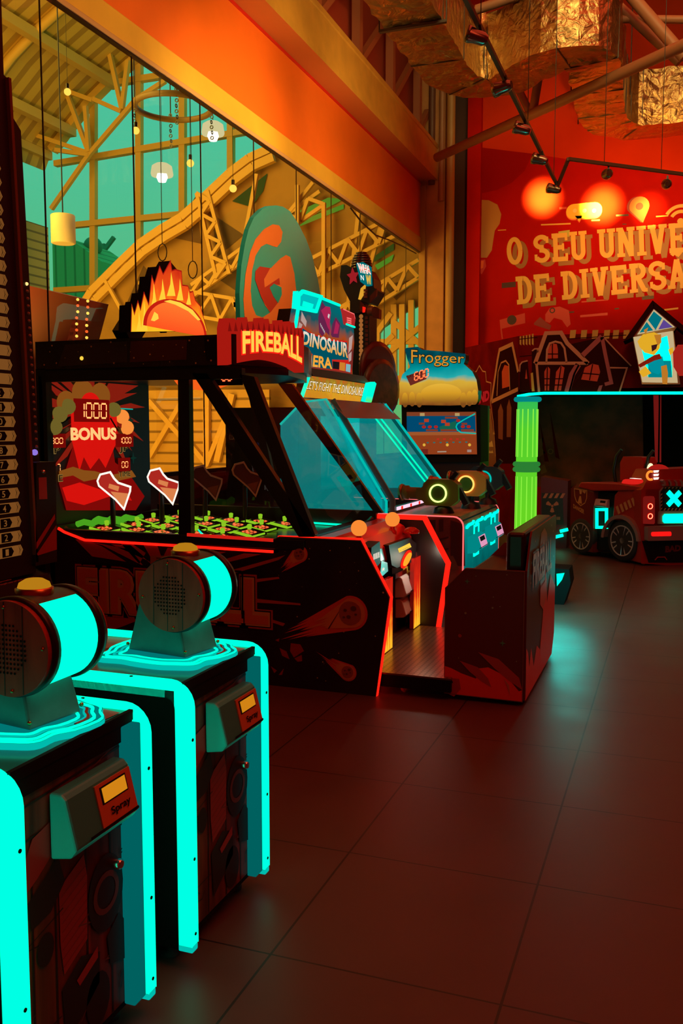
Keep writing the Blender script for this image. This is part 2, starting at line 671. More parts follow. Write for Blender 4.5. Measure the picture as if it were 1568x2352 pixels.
# slab-serif letters for the wall lettering: strokes in a box of width 0.72, height 1
def slab(ch):
    W = 0.70
    s = 0.17
    h = s / 2
    sr = []      # serif bars: x centre, y centre, width
    if ch == 'O':
        st = [arc_pts(W / 2, 0.5, W / 2 - h, 0, 360, 28, 0.5 - h)]
    elif ch == 'S':
        st = [arc_pts(W / 2, 0.735, W / 2 - h, 25, 270, 14, 0.265 - h) + arc_pts(W / 2, 0.265, W / 2 - h, 90, -155, 14, 0.265 - h)]
        sr = [(W - h, 0.80, 0.13, 0.22), (h, 0.2, 0.13, 0.22)]
    elif ch == 'E':
        st = [[(0.16, 0), (0.16, 1)], [(0.1, 1 - h), (W, 1 - h)], [(0.1, h), (W, h)], [(0.16, 0.5), (0.5, 0.5)]]
        sr = [(0.08, h, 0.16, s), (0.08, 1 - h, 0.16, s), (W - 0.05, 0.82, 0.12, 0.2), (W - 0.05, 0.18, 0.12, 0.2), (0.5, 0.5, 0.1, 0.26)]
    elif ch == 'U':
        st = [[(0.14, 1), (0.14, 0.3)] + arc_pts(W / 2, 0.3, W / 2 - 0.14, 180, 360, 12, 0.3 - h) + [(W - 0.14, 0.3), (W - 0.14, 1)]]
        sr = [(0.14, 1 - h * 0.7, 0.36, s * 0.75), (W - 0.14, 1 - h * 0.7, 0.36, s * 0.75)]
    elif ch == 'N':
        st = [[(0.14, 0), (0.14, 1)], [(0.14, 0.98), (W - 0.12, 0.02)], [(W - 0.12, 0), (W - 0.12, 1)]]
        sr = [(0.14, h * 0.7, 0.34, s * 0.75), (0.07, 1 - h * 0.7, 0.22, s * 0.75), (W - 0.12, 1 - h * 0.7, 0.34, s * 0.75)]
    elif ch == 'I':
        W = 0.4
        st = [[(0.2, 0), (0.2, 1)]]
        sr = [(0.2, h * 0.7, 0.4, s * 0.75), (0.2, 1 - h * 0.7, 0.4, s * 0.75)]
    elif ch == 'V':
        st = [[(0.12, 1), (W / 2, 0.02)], [(W / 2, 0.02), (W - 0.12, 1)]]
        sr = [(0.12, 1 - h * 0.7, 0.34, s * 0.75), (W - 0.12, 1 - h * 0.7, 0.34, s * 0.75)]
    elif ch == 'R':
        st = [[(0.16, 0), (0.16, 1)], [(0.1, 1 - h), (0.4, 1 - h)] + arc_pts(0.4, 0.72, 0.28 - h, 90, -90, 10, 0.28 - h) + [(0.16, 0.5)], [(0.36, 0.48), (0.6, 0.05)]]
        sr = [(0.15, h * 0.7, 0.36, s * 0.75), (0.08, 1 - h, 0.16, s), (0.64, h * 0.7, 0.2, s * 0.75)]
    elif ch == 'D':
        st = [[(0.18, 0), (0.18, 1)], [(0.1, 1 - h), (0.34, 1 - h)] + arc_pts(0.34, 0.5, W - 0.34 - h, 90, -90, 14, 0.5 - h) + [(0.1, h)]]
        sr = [(0.08, h, 0.18, s), (0.08, 1 - h, 0.18, s)]
    elif ch in 'AÃ':
        st = [[(0.1, 0), (W / 2, 0.98)], [(W / 2, 0.98), (W - 0.1, 0)], [(0.2, 0.3), (W - 0.2, 0.3)]]
        sr = [(0.1, h * 0.7, 0.32, s * 0.75), (W - 0.1, h * 0.7, 0.32, s * 0.75)]
        if ch == 'Ã':
            st.append([(0.16, 1.13), (0.27, 1.22), (0.43, 1.13), (0.54, 1.22)])
    return st, sr, W, s


def slab_text(mb, s, pt, size, wid, mat, thin=1.0):
    """pt(a, b) maps text metres to a point and returns (frame, a, b)"""
    fr, o, e, up = pt
    x = 0.0
    for ch in s:
        if ch == ' ':
            x += 0.42
            continue
        st, sr, W, sw = slab(ch)

        def mp(px, py):
            return (o[0] + e[0] * (x + px) * wid + up[0] * py * size, o[1] + e[1] * (x + px) * wid + up[1] * py * size)
        for li, line in enumerate(st):
            mb.stroke(fr, [mp(*p) for p in line], sw * size * (0.75 if max(p[1] for p in line) > 1.05 else 0.95), mat, 0, 0.0012 * li)
        for cx_, cy_, ww, hh in sr:
            mb.poly(fr, [mp(cx_ - ww / 2, cy_ - hh / 2), mp(cx_ + ww / 2, cy_ - hh / 2), mp(cx_ + ww / 2, cy_ + hh / 2), mp(cx_ - ww / 2, cy_ + hh / 2)], mat, 0, 0.005)
        x += W + 0.13
    return x * wid


def star4(a, b, r):
    pts = []
    for i in range(8):
        rr = r if i % 2 == 0 else r * 0.3
        t = math.radians(90 + 45 * i)
        pts.append((a + rr * math.cos(t), b + rr * math.sin(t)))
    return pts
# ================================================================== the setting
FLOORM = lines_mat('floor_tiles', (0.105, 0.045, 0.038), (0.018, 0.011, 0.010), 'X', 0.705, 0.008, -1.113, 0.44, 0.6, 'Y', 0.712, 0.007, 2.394, 0.45, 0.12)
REDWALL = pbr('red_wall_paint', (0.48, 0.009, 0.004), 0.6, spec=0.0, noise=0.06, nscale=3)
REDUP = pbr('red_orange_wall_paint', (0.58, 0.034, 0.007), 0.65, spec=0.0, noise=0.05, nscale=2)
MURAL = pbr('mural_deep_red', (0.42, 0.007, 0.004), 0.6, spec=0.0, noise=0.05, nscale=3)
MURAL2 = pbr('mural_circle_red', (0.31, 0.005, 0.003), 0.6, spec=0.0)
ORWALL = pbr('orange_fascia_paint', (0.86, 0.155, 0.006), 0.6, noise=0.04, nscale=2)
YELBAND = pbr('yellow_band_paint', (0.80, 0.46, 0.05), 0.55, noise=0.05, nscale=3)
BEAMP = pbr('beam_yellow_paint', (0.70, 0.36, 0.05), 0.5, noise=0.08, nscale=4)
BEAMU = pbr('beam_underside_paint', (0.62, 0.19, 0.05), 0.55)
COLP = pbr('column_paint', (0.52, 0.20, 0.06), 0.55, noise=0.1, nscale=4)
DARKW = pbr('dark_wall', (0.06, 0.014, 0.01), 0.7)

m = MB(); m.box(-4.6, 6.0, -2.0, 16.6, -0.08, 0.0, FLOORM)
struct(m.build('floor'))
m = MB(); m.box(-4.6, 6.0, -2.0, 16.6, 9.4, 9.5, pbr('ceiling_paint', (0.16, 0.02, 0.01), 0.8))
struct(m.build('ceiling'))
m = MB(); m.box(6.0, 6.1, -2.0, 16.6, 0, 9.4, REDWALL)
struct(m.build('wall_right'))
m = MB(); m.box(-4.6, 6.0, -2.1, -2.0, 0, 9.4, REDWALL)
struct(m.build('wall_front'))

# ---- left wall: low wall, glass, band, fascia, beam, clerestory
m = MB(); m.box(-4.62, -4.42, -2.0, 16.4, 0, 1.12, DARKW)
m.box(-4.62, -4.36, -2.0, 16.4, 1.12, 1.16, pbr('sill_paint', (0.25, 0.09, 0.04), 0.5))
m.box(-4.62, -4.42, -2.0, 1.0, 1.16, 4.72, DARKW)
m.box(-4.455, -4.42, -2.0, 16.4, 4.745, 9.4, pbr('clerestory_paint', (0.30, 0.035, 0.012), 0.7))
struct(m.build('wall_left'))
m = MB(); m.box(-4.42, -4.385, -2.0, 16.02, 4.78, 5.0, YELBAND)
m.box(-4.42, -4.38, -2.0, 16.02, 4.745, 4.79, pbr('band_lip_paint', (0.62, 0.36, 0.16), 0.5))
struct(m.build('trim_1', bevel=0.008))
m = MB(); m.box(-4.42, -4.40, -2.0, 16.02, 5.0, 5.93, ORWALL)
m.box(-4.42, -4.395, -2.0, 16.02, 5.93, 5.98, pbr('shadow_gap_red', (0.62, 0.012, 0.006), 0.5))  # red strip coloured in for the shadow gap under the beam
struct(m.build('trim_2'))
m = MB()
fr = FY(16.05)
beam_prof = [(-4.42, 5.97), (-4.09, 5.97), (-4.09, 6.06), (-4.105, 6.075), (-4.105, 6.50), (-4.09, 6.515), (-4.09, 6.58), (-4.42, 6.58)]
n = len(beam_prof)
vs = [V((a, y, b)) for y in (-2.0, 16.05) for a, b in beam_prof]
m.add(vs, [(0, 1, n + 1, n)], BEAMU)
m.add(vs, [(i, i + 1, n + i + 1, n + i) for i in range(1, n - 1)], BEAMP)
m.add(vs, [tuple(range(n, 2 * n))], BEAMP)
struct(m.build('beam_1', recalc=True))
# clerestory truss posts above the beam
m = MB()
CLP = pbr('truss_red_paint', (0.34, 0.09, 0.035), 0.5)
for i in range(9):
    y = 3.0 + i * 1.55
    m.bar((-4.30, y, 6.58), (-4.30, y, 9.3), 0.12, 0.12, CLP)
    m.bar((-4.30, y, 6.62), (-4.30, y + 1.5, 7.9), 0.09, 0.09, CLP)
m.bar((-4.30, -1, 7.9), (-4.30, 16, 7.9), 0.1, 0.1, CLP)
struct(m.build('trim_3'))

# ---- the shop window, pane by pane
GLASSM = glass('window_glass', (0.93, 0.93, 0.86), 0.07, 0.0)
FRAMED = pbr('window_frame_dark', (0.03, 0.016, 0.02), 0.4, 0.5)
m = MB()
m.box(-4.43, -4.388, 1.0, 16.02, 4.733, 4.746, FRAMED)
m.box(-4.45, -4.39, 1.0, 16.02, 1.16, 1.20, FRAMED)
win = struct(m.build('window_1'))
ys = [1.0, 2.1, 3.28, 4.46, 5.65, 6.83, 8.0, 9.18, 10.36, 11.54, 12.72, 13.9, 15.1, 16.02]
for i in range(len(ys) - 1):
    m = MB(); m.add([(-4.40, ys[i] + .004, 1.2), (-4.40, ys[i + 1] - .004, 1.2), (-4.40, ys[i + 1] - .004, 4.725), (-4.40, ys[i] + .004, 4.725)], [(0, 1, 2, 3)], GLASSM)
    m.build('pane', win)
    if i:
        m = MB(); m.box(-4.406, -4.394, ys[i] - .003, ys[i] + .003, 1.2, 4.72, pbr('seal_brown', (0.06, 0.03, 0.012), 0.4)); m.build('seal', win)
# loose cable along the head of the window
m = MB(); f4 = FX(-4.34)
pts = [(805, 478), (830, 510), (862, 540), (895, 552), (925, 566), (955, 582)]
m.tube([f4.p(*on(f4, *p)) for p in pts], 0.012, BLACK, 6)
tag(m.build('cable'), 'black cable sagging along the top corner of the big shop window', 'cable')

# ---- corner column, pipe, pilaster, rear wall
m = MB(); m.box(-4.42, -3.97, 16.02, 16.4, 0, 9.4, COLP)
m.box(-4.42, -4.30, 15.98, 16.02, 0, 5.9, pbr('column_edge_paint', (0.45, 0.21, 0.04), 0.5))
struct(m.build('column_1', bevel=0.01))
m = MB(); m.tube([(-3.87, 16.05, 0), (-3.87, 16.05, 9.4)], 0.075, pbr('pipe_paint', (0.50, 0.24, 0.07), 0.45), 14)
struct(m.build('trim_4'))
m = MB(); m.box(-4.42, 6.0, 16.4, 16.6, 0, 9.4, DARKW)
struct(m.build('wall_back'))
m = MB(); m.box(-3.62, -3.38, 16.26, 16.4, 0, 9.4, REDWALL)
struct(m.build('column_2'))

FB = FY(16.39)
m = MB()
x0 = -3.38
m.poly(FY(16.395), [(x0, 0), (6, 0), (6, 9.4), (x0, 9.4)], REDUP)
edge = ons(FB, [(1090, 337), (1240, 356), (1330, 370), (1568, 404), (1700, 424)])
m.poly(FB, [(x0, 0), (6, 0), (6, edge[-1][1])] + edge[::-1], MURAL, 0, 0.0)
arc = ons(FB, [(1090, 337), (1222, 353), (1205, 392), (1175, 420), (1140, 437), (1090, 447)])
m.poly(FB, arc, MURAL2, 0, 0.002)
MT = pbr('mural_cream', (0.74, 0.40, 0.08), 0.5)
MS = pbr('mural_shadow_olive', (0.30, 0.12, 0.03), 0.5)
MD = pbr('mural_dash_dark', (0.05, 0.008, 0.012), 0.5)
MDR = pbr('mural_dash_red', (0.60, 0.03, 0.03), 0.5)
MY = pbr('mural_yellow', (0.90, 0.50, 0.04), 0.5)
MO = pbr('mural_orange', (0.85, 0.14, 0.03), 0.5)


def wall_line(txt, p0, p1, top0, mat, base, dx=0.0, dz=0.0):
    a, b = on(FB, *p0), on(FB, *p1)
    t = on(FB, *top0)
    h = math.hypot(t[0] - a[0], t[1] - a[1])
    n = 0
    for ch in txt:
        n += 0.42 if ch == ' ' else slab(ch)[2] + 0.13
    n -= 0.13
    L = math.hypot(b[0] - a[0], b[1] - a[1])
    e = ((b[0] - a[0]) / L, (b[1] - a[1]) / L)
    up = ((t[0] - a[0]) / h, (t[1] - a[1]) / h)
    slab_text(m, txt, (FB.shift(base), (a[0] + dx, a[1] + dz), e, up), h, L / n, mat)


for dx, dz, mt, bs in ((0.10, -0.07, MS, 0.003), (0, 0, MT, 0.012)):
    wall_line('O SEU UNIVERSO', (1166, 610), (1717, 569), (1163, 546), mt, bs, dx, dz)
    wall_line('DE DIVERSÃO', (1188, 700), (1622, 656), (1184, 636), mt, bs, dx, dz)
# doodles round the lettering
pp = lambda pts, mt, bs=0.003: m.poly(FB, ons(FB, pts), mt, 0, bs)
pp([(1282, 532), (1308, 528), (1308, 545), (1282, 548)], pbr('mural_green', (0.45, 0.42, 0.08), 0.5))
for a in ([(1242, 515), (1310, 512), (1310, 515.5), (1242, 518)], [(1358, 505), (1377, 504), (1377, 507), (1358, 508)], [(1506, 496), (1534, 494), (1534, 497), (1506, 499)], [(1143, 528), (1162, 527), (1162, 529), (1143, 530)], [(1525, 710), (1557, 706), (1557, 710), (1525, 714)]):
    pp(a, MT)
for a in ([(1152, 650), (1184, 647), (1184, 659), (1152, 662)], [(1474, 681), (1501, 676), (1501, 686), (1474, 689)], [(1414, 493), (1443, 492), (1443, 496), (1414, 497)], [(1429, 514), (1438, 514), (1438, 516), (1429, 516)], [(1411, 708), (1421, 707), (1421, 710), (1411, 711)], [(1305, 716), (1318, 715), (1318, 718), (1305, 719)]):
    pp(a, MD)
for a in ([(1284, 476), (1301, 475), (1301, 480), (1284, 481)], [(1450, 521), (1540, 516), (1540, 518), (1450, 523)], [(1335, 692), (1396, 687), (1396, 690), (1335, 695)], [(1332, 724), (1395, 718), (1395, 724), (1332, 729)]):
    pp(a, MDR)
# speech bubble with three dots
for sh, mt, bs in ((3, MO, 0.003), (0, MY, 0.005)):
    a0, a1 = on(FB, 1300, 470 + sh), on(FB, 1382, 498 + sh)
    r = abs(a0[1] - a1[1]) / 2
    zc = (a0[1] + a1[1]) / 2
    m.poly(FB, arc_pts(a0[0] + r, zc, r, 90, 270, 10) + arc_pts(a1[0] - r, zc, r, -90, 90, 10), mt, 0, bs)
    pp([(1320, 496 + sh), (1338, 495 + sh), (1330, 509 + sh)], mt, bs)
for u in (1320, 1342, 1364):
    c = on(FB, u, 484); m.disc(FB, c[0], c[1], 0.035, pbr('mural_pale', (0.9, 0.62, 0.25), 0.5), 0, 0.007, 14)
# map pin
for dx, mt, bs in ((-6, pbr('mural_pin_dark', (0.28, 0.02, 0.015), 0.5), 0.003), (0, MO, 0.005)):
    c = on(FB, 1468 + dx, 474)
    tip = on(FB, 1476 + dx * 0.6, 512)
    m.poly(FB, arc_pts(c[0], c[1], 0.16, -20, 200, 14) + [tip], mt, 0, bs)
c = on(FB, 1468, 474); m.disc(FB, c[0], c[1], 0.06, pbr('mural_pin_dark', (0.28, 0.02, 0.015), 0.5), 0, 0.007, 14)
# wireless arcs
c = on(FB, 1562, 508)
m.disc(FB, c[0], c[1], 0.05, MT, 0, 0.004, 12)
for r in (0.13, 0.22):
    m.ring(FB, c[0], c[1], r, r + 0.055, MT, 0.0, 0.004, 10, 55, 150)
# plain beige blob where the mural shows a cartoon beast, with its rocket flame
pp([(1090, 468), (1102, 459), (1122, 460), (1142, 470), (1151, 492), (1147, 514), (1136, 530), (1133, 548), (1129, 575), (1118, 592), (1092, 592)], pbr('mural_beige', (0.46, 0.22, 0.07), 0.5), 0.003)
pp([(1094, 598), (1114, 596), (1116, 612), (1106, 630), (1096, 624)], MDR, 0.003)
pp([(1102, 600), (1111, 599), (1109, 615), (1103, 618)], MO, 0.005)
# gamepad and flag, tone on tone
GP = pbr('mural_gamepad', (0.52, 0.022, 0.022), 0.5)
pp([(1252, 722), (1262, 708), (1285, 704), (1306, 713), (1310, 745), (1302, 752), (1290, 735), (1272, 730), (1262, 742), (1252, 738)], GP, 0.004)
pp([(1226, 742), (1240, 728), (1254, 740), (1266, 748), (1262, 758), (1226, 746)], pbr('mural_gamepad_shade', (0.24, 0.006, 0.010), 0.5), 0.003)
pp([(1147, 735), (1205, 719), (1206, 742), (1149, 756)], GP, 0.004)
pp([(1149, 756), (1152, 755), (1155, 778), (1152, 779)], GP, 0.004)
c = on(FB, 1175, 735); m.disc(FB, c[0], c[1], 0.085, MD, 0, 0.006, 14)
m.ring(FB, *on(FB, 1268, 713), 0.03, 0.05, MD, 0.0, 0.006, 14)
struct(m.build('wall_mural'))

# ================================================================== beyond the glass: the hall
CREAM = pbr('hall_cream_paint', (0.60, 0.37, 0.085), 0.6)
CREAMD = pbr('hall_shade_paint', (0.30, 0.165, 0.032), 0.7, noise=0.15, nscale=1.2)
SIDING = lines_mat('hall_siding', (0.50, 0.30, 0.07), (0.20, 0.11, 0.02), 'Z', 0.22, 0.05, 0, 0.6, 0.6)
G20 = FY(20.0)


def bars(mb, fr, lines, w, mat, d=0.10):
    for i, (a, b) in enumerate(lines):
        pa, pb = on(fr, *a), on(fr, *b)
        mb.bar(fr.p(*pa, 0.004 * (i % 40)), fr.p(*pb, 0.004 * (i % 40)), w, d, mat)


m = MB()
bars(m, G20, [((215, 225), (215, 800)), ((320, 120), (320, 800)), ((420, 120), (420, 800)), ((531, 200), (531, 640)),
              ((128, 377), (600, 297)), ((150, 520), (470, 488)), ((200, 202), (420, 168)), ((128, 668), (330, 655))], 0.16, CREAM, 0.14)
win2 = struct(m.build('window_2'))
m = MB()
arcp = [(120, 345), (160, 292), (210, 230), (258, 182), (310, 138), (370, 105), (440, 82), (520, 72), (640, 80)]
bars(m, FY(19.9), list(zip(arcp[:-1], arcp[1:])), 0.26, CREAM, 0.2)
m.build('arch_frame', win2)
m = MB()
bars(m, FY(19.3), [((118, 480), (205, 355)), ((205, 355), (312, 230)), ((312, 230), (380, 186)), ((80, 310), (205, 352)), ((128, 345), (205, 356)), ((215, 228), (280, 257)),
                   ((155, 215), (205, 350)), ((198, 245), (205, 350)), ((248, 98), (282, 252)), ((296, 140), (282, 252)), ((150, 208), (215, 232))], 0.10, CREAM, 0.1)
m.build('truss_bracing', win2)

# barrel roof of the hall, running away from us
CORR = lines_mat('hall_corrugated_roof', (0.58, 0.36, 0.07), (0.36, 0.20, 0.035), 'Y', 0.42, 0.17, 0, 0.55, 1.0)
m = MB()
cur = ons(G20, arcp[:7])
cur = [(cur[0][0] - 0.25, cur[0][1] - 0.5)] + cur
vs, fs = [], []
for k, y in enumerate((-2.0, 20.0)):
    vs += [V((a, y, b)) for a, b in cur]
n = len(cur)
fs = [(i, i + 1, n + i + 1, n + i) for i in range(n - 1)]
m.add(vs, fs, CORR)
for y in (6.5, 10.0, 13.5, 17.0):
    m.tube([(a + 0.05, y, b - 0.08) for a, b in cur], 0.11, CREAM, 6)
for i in (2, 4):
    a, b = cur[i]
    m.bar((a + 0.1, -2, b - 0.15), (a + 0.1, 20, b - 0.15), 0.2, 0.22, CREAM)
struct(m.build('ceiling_hall'))
# side wall of the hall on the far left with its column
m = MB()
xs = cur[0][0] + 0.05
zb = on(FY(19.0), 85, 500)[1]
m.box(xs - 0.2, xs, -2, 20, -0.5, zb, SIDING)
m.bar((xs + 0.25, 18.2, -0.5), (xs + 0.25, 18.2, cur[0][1] + 0.2), 0.5, 0.4, CREAM)
m.bar((xs + 0.45, 18.1, cur[0][1]), (xs + 0.7, 18.1, zb), 0.14, 0.14, CREAM)
m.bar((xs + 0.1, 8, cur[0][1] + 0.35), (xs + 0.1, 20, cur[0][1] + 0.35), 0.2, 0.2, CREAM)
struct(m.build('wall_hall_side'))

m = MB(); m.box(-24, -4.62, -2.2, -2.0, -0.5, 16, CREAMD); struct(m.build('wall_hall_near'))
m = MB(); m.box(-24, -4.62, -2.2, 21, -0.6, -0.5, pbr('hall_floor_tiles', (0.22, 0.13, 0.05), 0.5)); struct(m.build('floor_hall'))
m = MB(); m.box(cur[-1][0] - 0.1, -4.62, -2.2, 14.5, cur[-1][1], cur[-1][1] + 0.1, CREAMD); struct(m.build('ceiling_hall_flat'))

# the lower roof on the right with its arched truss
L17 = FY(17.0)
low = [(135, 792), (212, 670), (270, 612), (322, 562), (372, 528), (420, 500), (475, 452), (530, 400), (575, 366), (622, 345),
       (720, 330), (850, 400), (985, 560), (985, 690), (930, 718), (880, 752), (842, 800), (842, 940), (700, 1000), (560, 1130), (60, 1130), (60, 792)]
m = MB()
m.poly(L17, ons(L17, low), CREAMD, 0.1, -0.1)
band = low[0:10]
for off, w in ((0, 0.16), (18, 0.12)):
    q = [(u + off * 0.5, v + off) for u, v in band]
    bars(m, FY(16.85), list(zip(q[:-1], q[1:])), w, CREAM, 0.16)
for i in range(len(band) - 1):
    u0, v0 = band[i]; u1, v1 = band[i + 1]
    bars(m, FY(16.85), [((u0, v0), (u0 * .5 + u1 * .5 + 9, v0 * .5 + v1 * .5 + 18)), ((u0 * .5 + u1 * .5 + 9, v0 * .5 + v1 * .5 + 18), (u1, v1))], 0.07, CREAM, 0.08)
rafters = []


def lattice(c0, c1, nweb):
    """two long chords with zigzag webs between them"""
    rafters.append(c0)
    rafters.append(c1)
    L = lambda c, k: (c[0][0] + (c[1][0] - c[0][0]) * k, c[0][1] + (c[1][1] - c[0][1]) * k)
    for i in range(nweb):
        p, q, r = L(c0, i / nweb), L(c1, (i + .5) / nweb), L(c0, (i + 1) / nweb)
        rafters.append((p, q))
        rafters.append((q, r))


lattice(((430, 690), (745, 470)), ((440, 655), (735, 440)), 6)
lattice(((690, 655), (965, 515)), ((690, 610), (960, 470)), 6)
lattice(((730, 790), (965, 640)), ((735, 740), (965, 600)), 5)
lattice(((300, 700), (560, 745)), ((320, 650), (560, 690)), 5)
lattice(((455, 445), (500, 640)), ((480, 440), (530, 630)), 4)
lattice(((640, 350), (960, 560)), ((700, 345), (965, 520)), 7)
rafters += [((750, 470), (750, 720)), ((690, 430), (690, 560)), ((830, 430), (800, 700)), ((590, 400), (560, 560)), ((240, 640), (290, 730)), ((880, 500), (830, 690)), ((620, 545), (720, 420)), ((560, 690), (700, 560))]
bars(m, FY(16.8), rafters, 0.075, CREAM, 0.07)
# dark bays between rafters
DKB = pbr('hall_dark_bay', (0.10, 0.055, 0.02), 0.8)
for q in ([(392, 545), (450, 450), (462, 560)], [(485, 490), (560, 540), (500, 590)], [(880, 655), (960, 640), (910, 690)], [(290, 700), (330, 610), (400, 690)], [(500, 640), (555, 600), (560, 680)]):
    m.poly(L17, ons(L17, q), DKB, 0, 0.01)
struct(m.build('wall_hall_end'))
# skylights in that roof
SKYG = emit('skylight_green', (0.10, 0.30, 0.02), 0.8)
SKYD = emit('skylight_dim_green', (0.05, 0.10, 0.01), 0.6)
m = MB()
for q, mt in (([(690, 508), (790, 470), (790, 480), (690, 520)], SKYG), ([(690, 485), (755, 455), (790, 458), (700, 505)], SKYG), ([(535, 463), (615, 400), (605, 440), (578, 476)], SKYD),
              ([(862, 610), (905, 585), (900, 600), (868, 620)], SKYG), ([(860, 590), (905, 560), (905, 575), (860, 602)], SKYD)):
    m.poly(FY(16.98), ons(L17, q), mt, 0.02, 0.0)
struct(m.build('window_3'))
# siding low wall seen through the machines, with cross braces
m = MB()
F165 = FY(16.5)
q = ons(F165, [(330, 895), (620, 895), (620, 1130), (330, 1130)])
m.poly(F165, q, SIDING, 0.08, -0.04)
bars(m, FY(16.4), [((345, 1050), (430, 905)), ((430, 1010), (480, 1070)), ((476, 1070), (520, 960)), ((476, 1070), (476, 905)), ((345, 920), (420, 1005)), ((535, 905), (500, 1060))], 0.13, CREAM, 0.1)
struct(m.build('wall_hall_low'))
# small gable window at the far right of the glass
m = MB()
F21 = FY(16.95)
bars(m, F21, [((905, 700), (905, 930)), ((945, 690), (945, 940)), ((842, 785), (965, 785)), ((842, 870), (965, 868)), ((850, 825), (905, 770)), ((905, 740), (965, 790)), ((860, 840), (965, 752)),
              ((842, 800), (900, 720)), ((868, 760), (868, 930)), ((925, 700), (925, 930))], 0.11, CREAM, 0.1)
struct(m.build('window_4'))

# ---- hanging things out there
PLAMP = pbr('pale_lamp_shade', (0.78, 0.66, 0.44), 0.5)


def pendant(u, v, y, label, lit=True):
    f = FY(y)
    a, b = on(f, u, v)
    t = thing('pendant_lamp', label, 'lamp', f.p(a, b), 'pendant lamps in the hall')
    mm = MB()
    frz = Frame(f.p(a, b), (1, 0, 0), (0, 1, 0))
    mm.lathe(frz, [(0.10, 0.16), (0.16, 0.12), (0.18, 0.0), (0.17, -0.03), (0.13, 0.02), (0.12, 0.10)], emit('frosted_shade', (0.95, 0.85, 0.45), 0.75) if lit else PLAMP, 20)
    mm.build('shade', t)
    mm = MB(); mm.lathe(frz, [(0.07, 0.02), (0.09, -0.05), (0.06, -0.12), (0.001, -0.13)], emit('pendant_bulb', (1.0, 0.92, 0.75), 3.0), 14)
    mm.build('bulb', t)
    mm = MB(); mm.tube([f.p(a, b + 0.16), f.p(a, b + 6.6)], 0.006, BLACK, 6)
    mm.build('cord', t)
    return t


pendant(372, 400, 13.0, 'white glowing pendant lamp hanging in the middle of the green arched window')
pendant(489, 305, 13.0, 'white glowing pendant lamp hanging just under the hoop chandelier')
f = FY(11.0)
a, b = on(f, 145, 527)
t = thing('drum_lamp', 'cream cylinder lamp hanging by the left edge of the green arched window', 'lamp', f.p(a, b))
m = MB(); m.lathe(Frame(f.p(a, b), (1, 0, 0), (0, 1, 0)), [(0.16, 0.20), (0.17, 0.19), (0.17, -0.19), (0.15, -0.20)], PLAMP, 22); m.build('shade', t)
m = MB(); m.tube([f.p(a, b + 0.2), f.p(a, b + 6.2)], 0.01, BLACK, 6); m.build('cord', t)

f = FY(12.0)
c = on(f, 398, 246)
t = thing('hoop_chandelier', 'iron hoop hung on chains across the top of the arched window', 'chandelier', f.p(*c))
m = MB(); r = abs(on(f, 475, 246)[0] - on(f, 322, 246)[0]) / 2
m.tube([V((c[0] + r * math.cos(2 * math.pi * i / 40), 12 + r * math.sin(2 * math.pi * i / 40), c[1])) for i in range(40)], 0.045, pbr('hoop_iron', (0.20, 0.13, 0.05), 0.5), 8, True)
m.build('hoop', t)
for k in range(4):
    an = math.radians(35 + 90 * k)
    m = MB()
    x, y = c[0] + r * math.cos(an), 12 + r * math.sin(an)
    for j in range(7):
        m.ring(Frame((x, y, c[1] + 0.06 - j * 0.075), (math.cos(j * 1.57), math.sin(j * 1.57), 0), (0, 0, 1)), 0, 0, 0.018, 0.03, BLACK, 0.01, 0, 8)
    m.build('chain', t)
    m = MB(); m.tube([(x, y, c[1]), (x, y, c[1] + 1.5)], 0.01, BLACK, 6); m.build('hanger', t)
BULB = emit('edison_bulb', (1.0, 0.55, 0.08), 1.6)
where = ['beside the corrugated roof', 'left of the hoop chandelier', 'below the hoop chandelier', 'low in front of the truss roof']
for (u, v), w in zip(((155, 211), (312, 300), (437, 375), (535, 433)), where):
    f = FY(10.0); a, b = on(f, u, v)
    t = thing('round_bulb', 'small round yellow bulb lit ' + w, 'bulb', f.p(a, b), 'round bulbs strung in the hall')
    m = MB(); m.ball(f.p(a, b), 0.045, BULB, 14); m.build('globe', t)
    m = MB(); m.lathe(Frame(f.p(a, b), (1, 0, 0), (0, 1, 0)), [(0.02, 0.04), (0.02, 0.10)], BLACK, 10); m.tube([f.p(a, b + .1), f.p(a, b + 5.9)], 0.003, BLACK, 5); m.build('cap', t)
for i, (u, v0, v1) in enumerate(((366, 200, 600), (437, 250, 640))):
    f = FY(9.5); a, b = on(f, u, v0); b2 = on(f, u, v1)[1]
    m = MB(); m.tube([f.p(a, b + 6), f.p(a, b2 + 0.2)], 0.005, BLACK, 6)
    m.tube([f.p(a + 0.06 * math.sin(k / 12 * 6.283), b2 + 0.10 + 0.10 * math.cos(k / 12 * 6.283)) for k in range(12)], 0.007, BLACK, 6, True)
    tag(m.build('hanging_wire'), ['looped wire dangling behind the flame topper', 'looped wire dangling left of the blue egg sign'][i], 'wire', 'wires hanging in the hall')
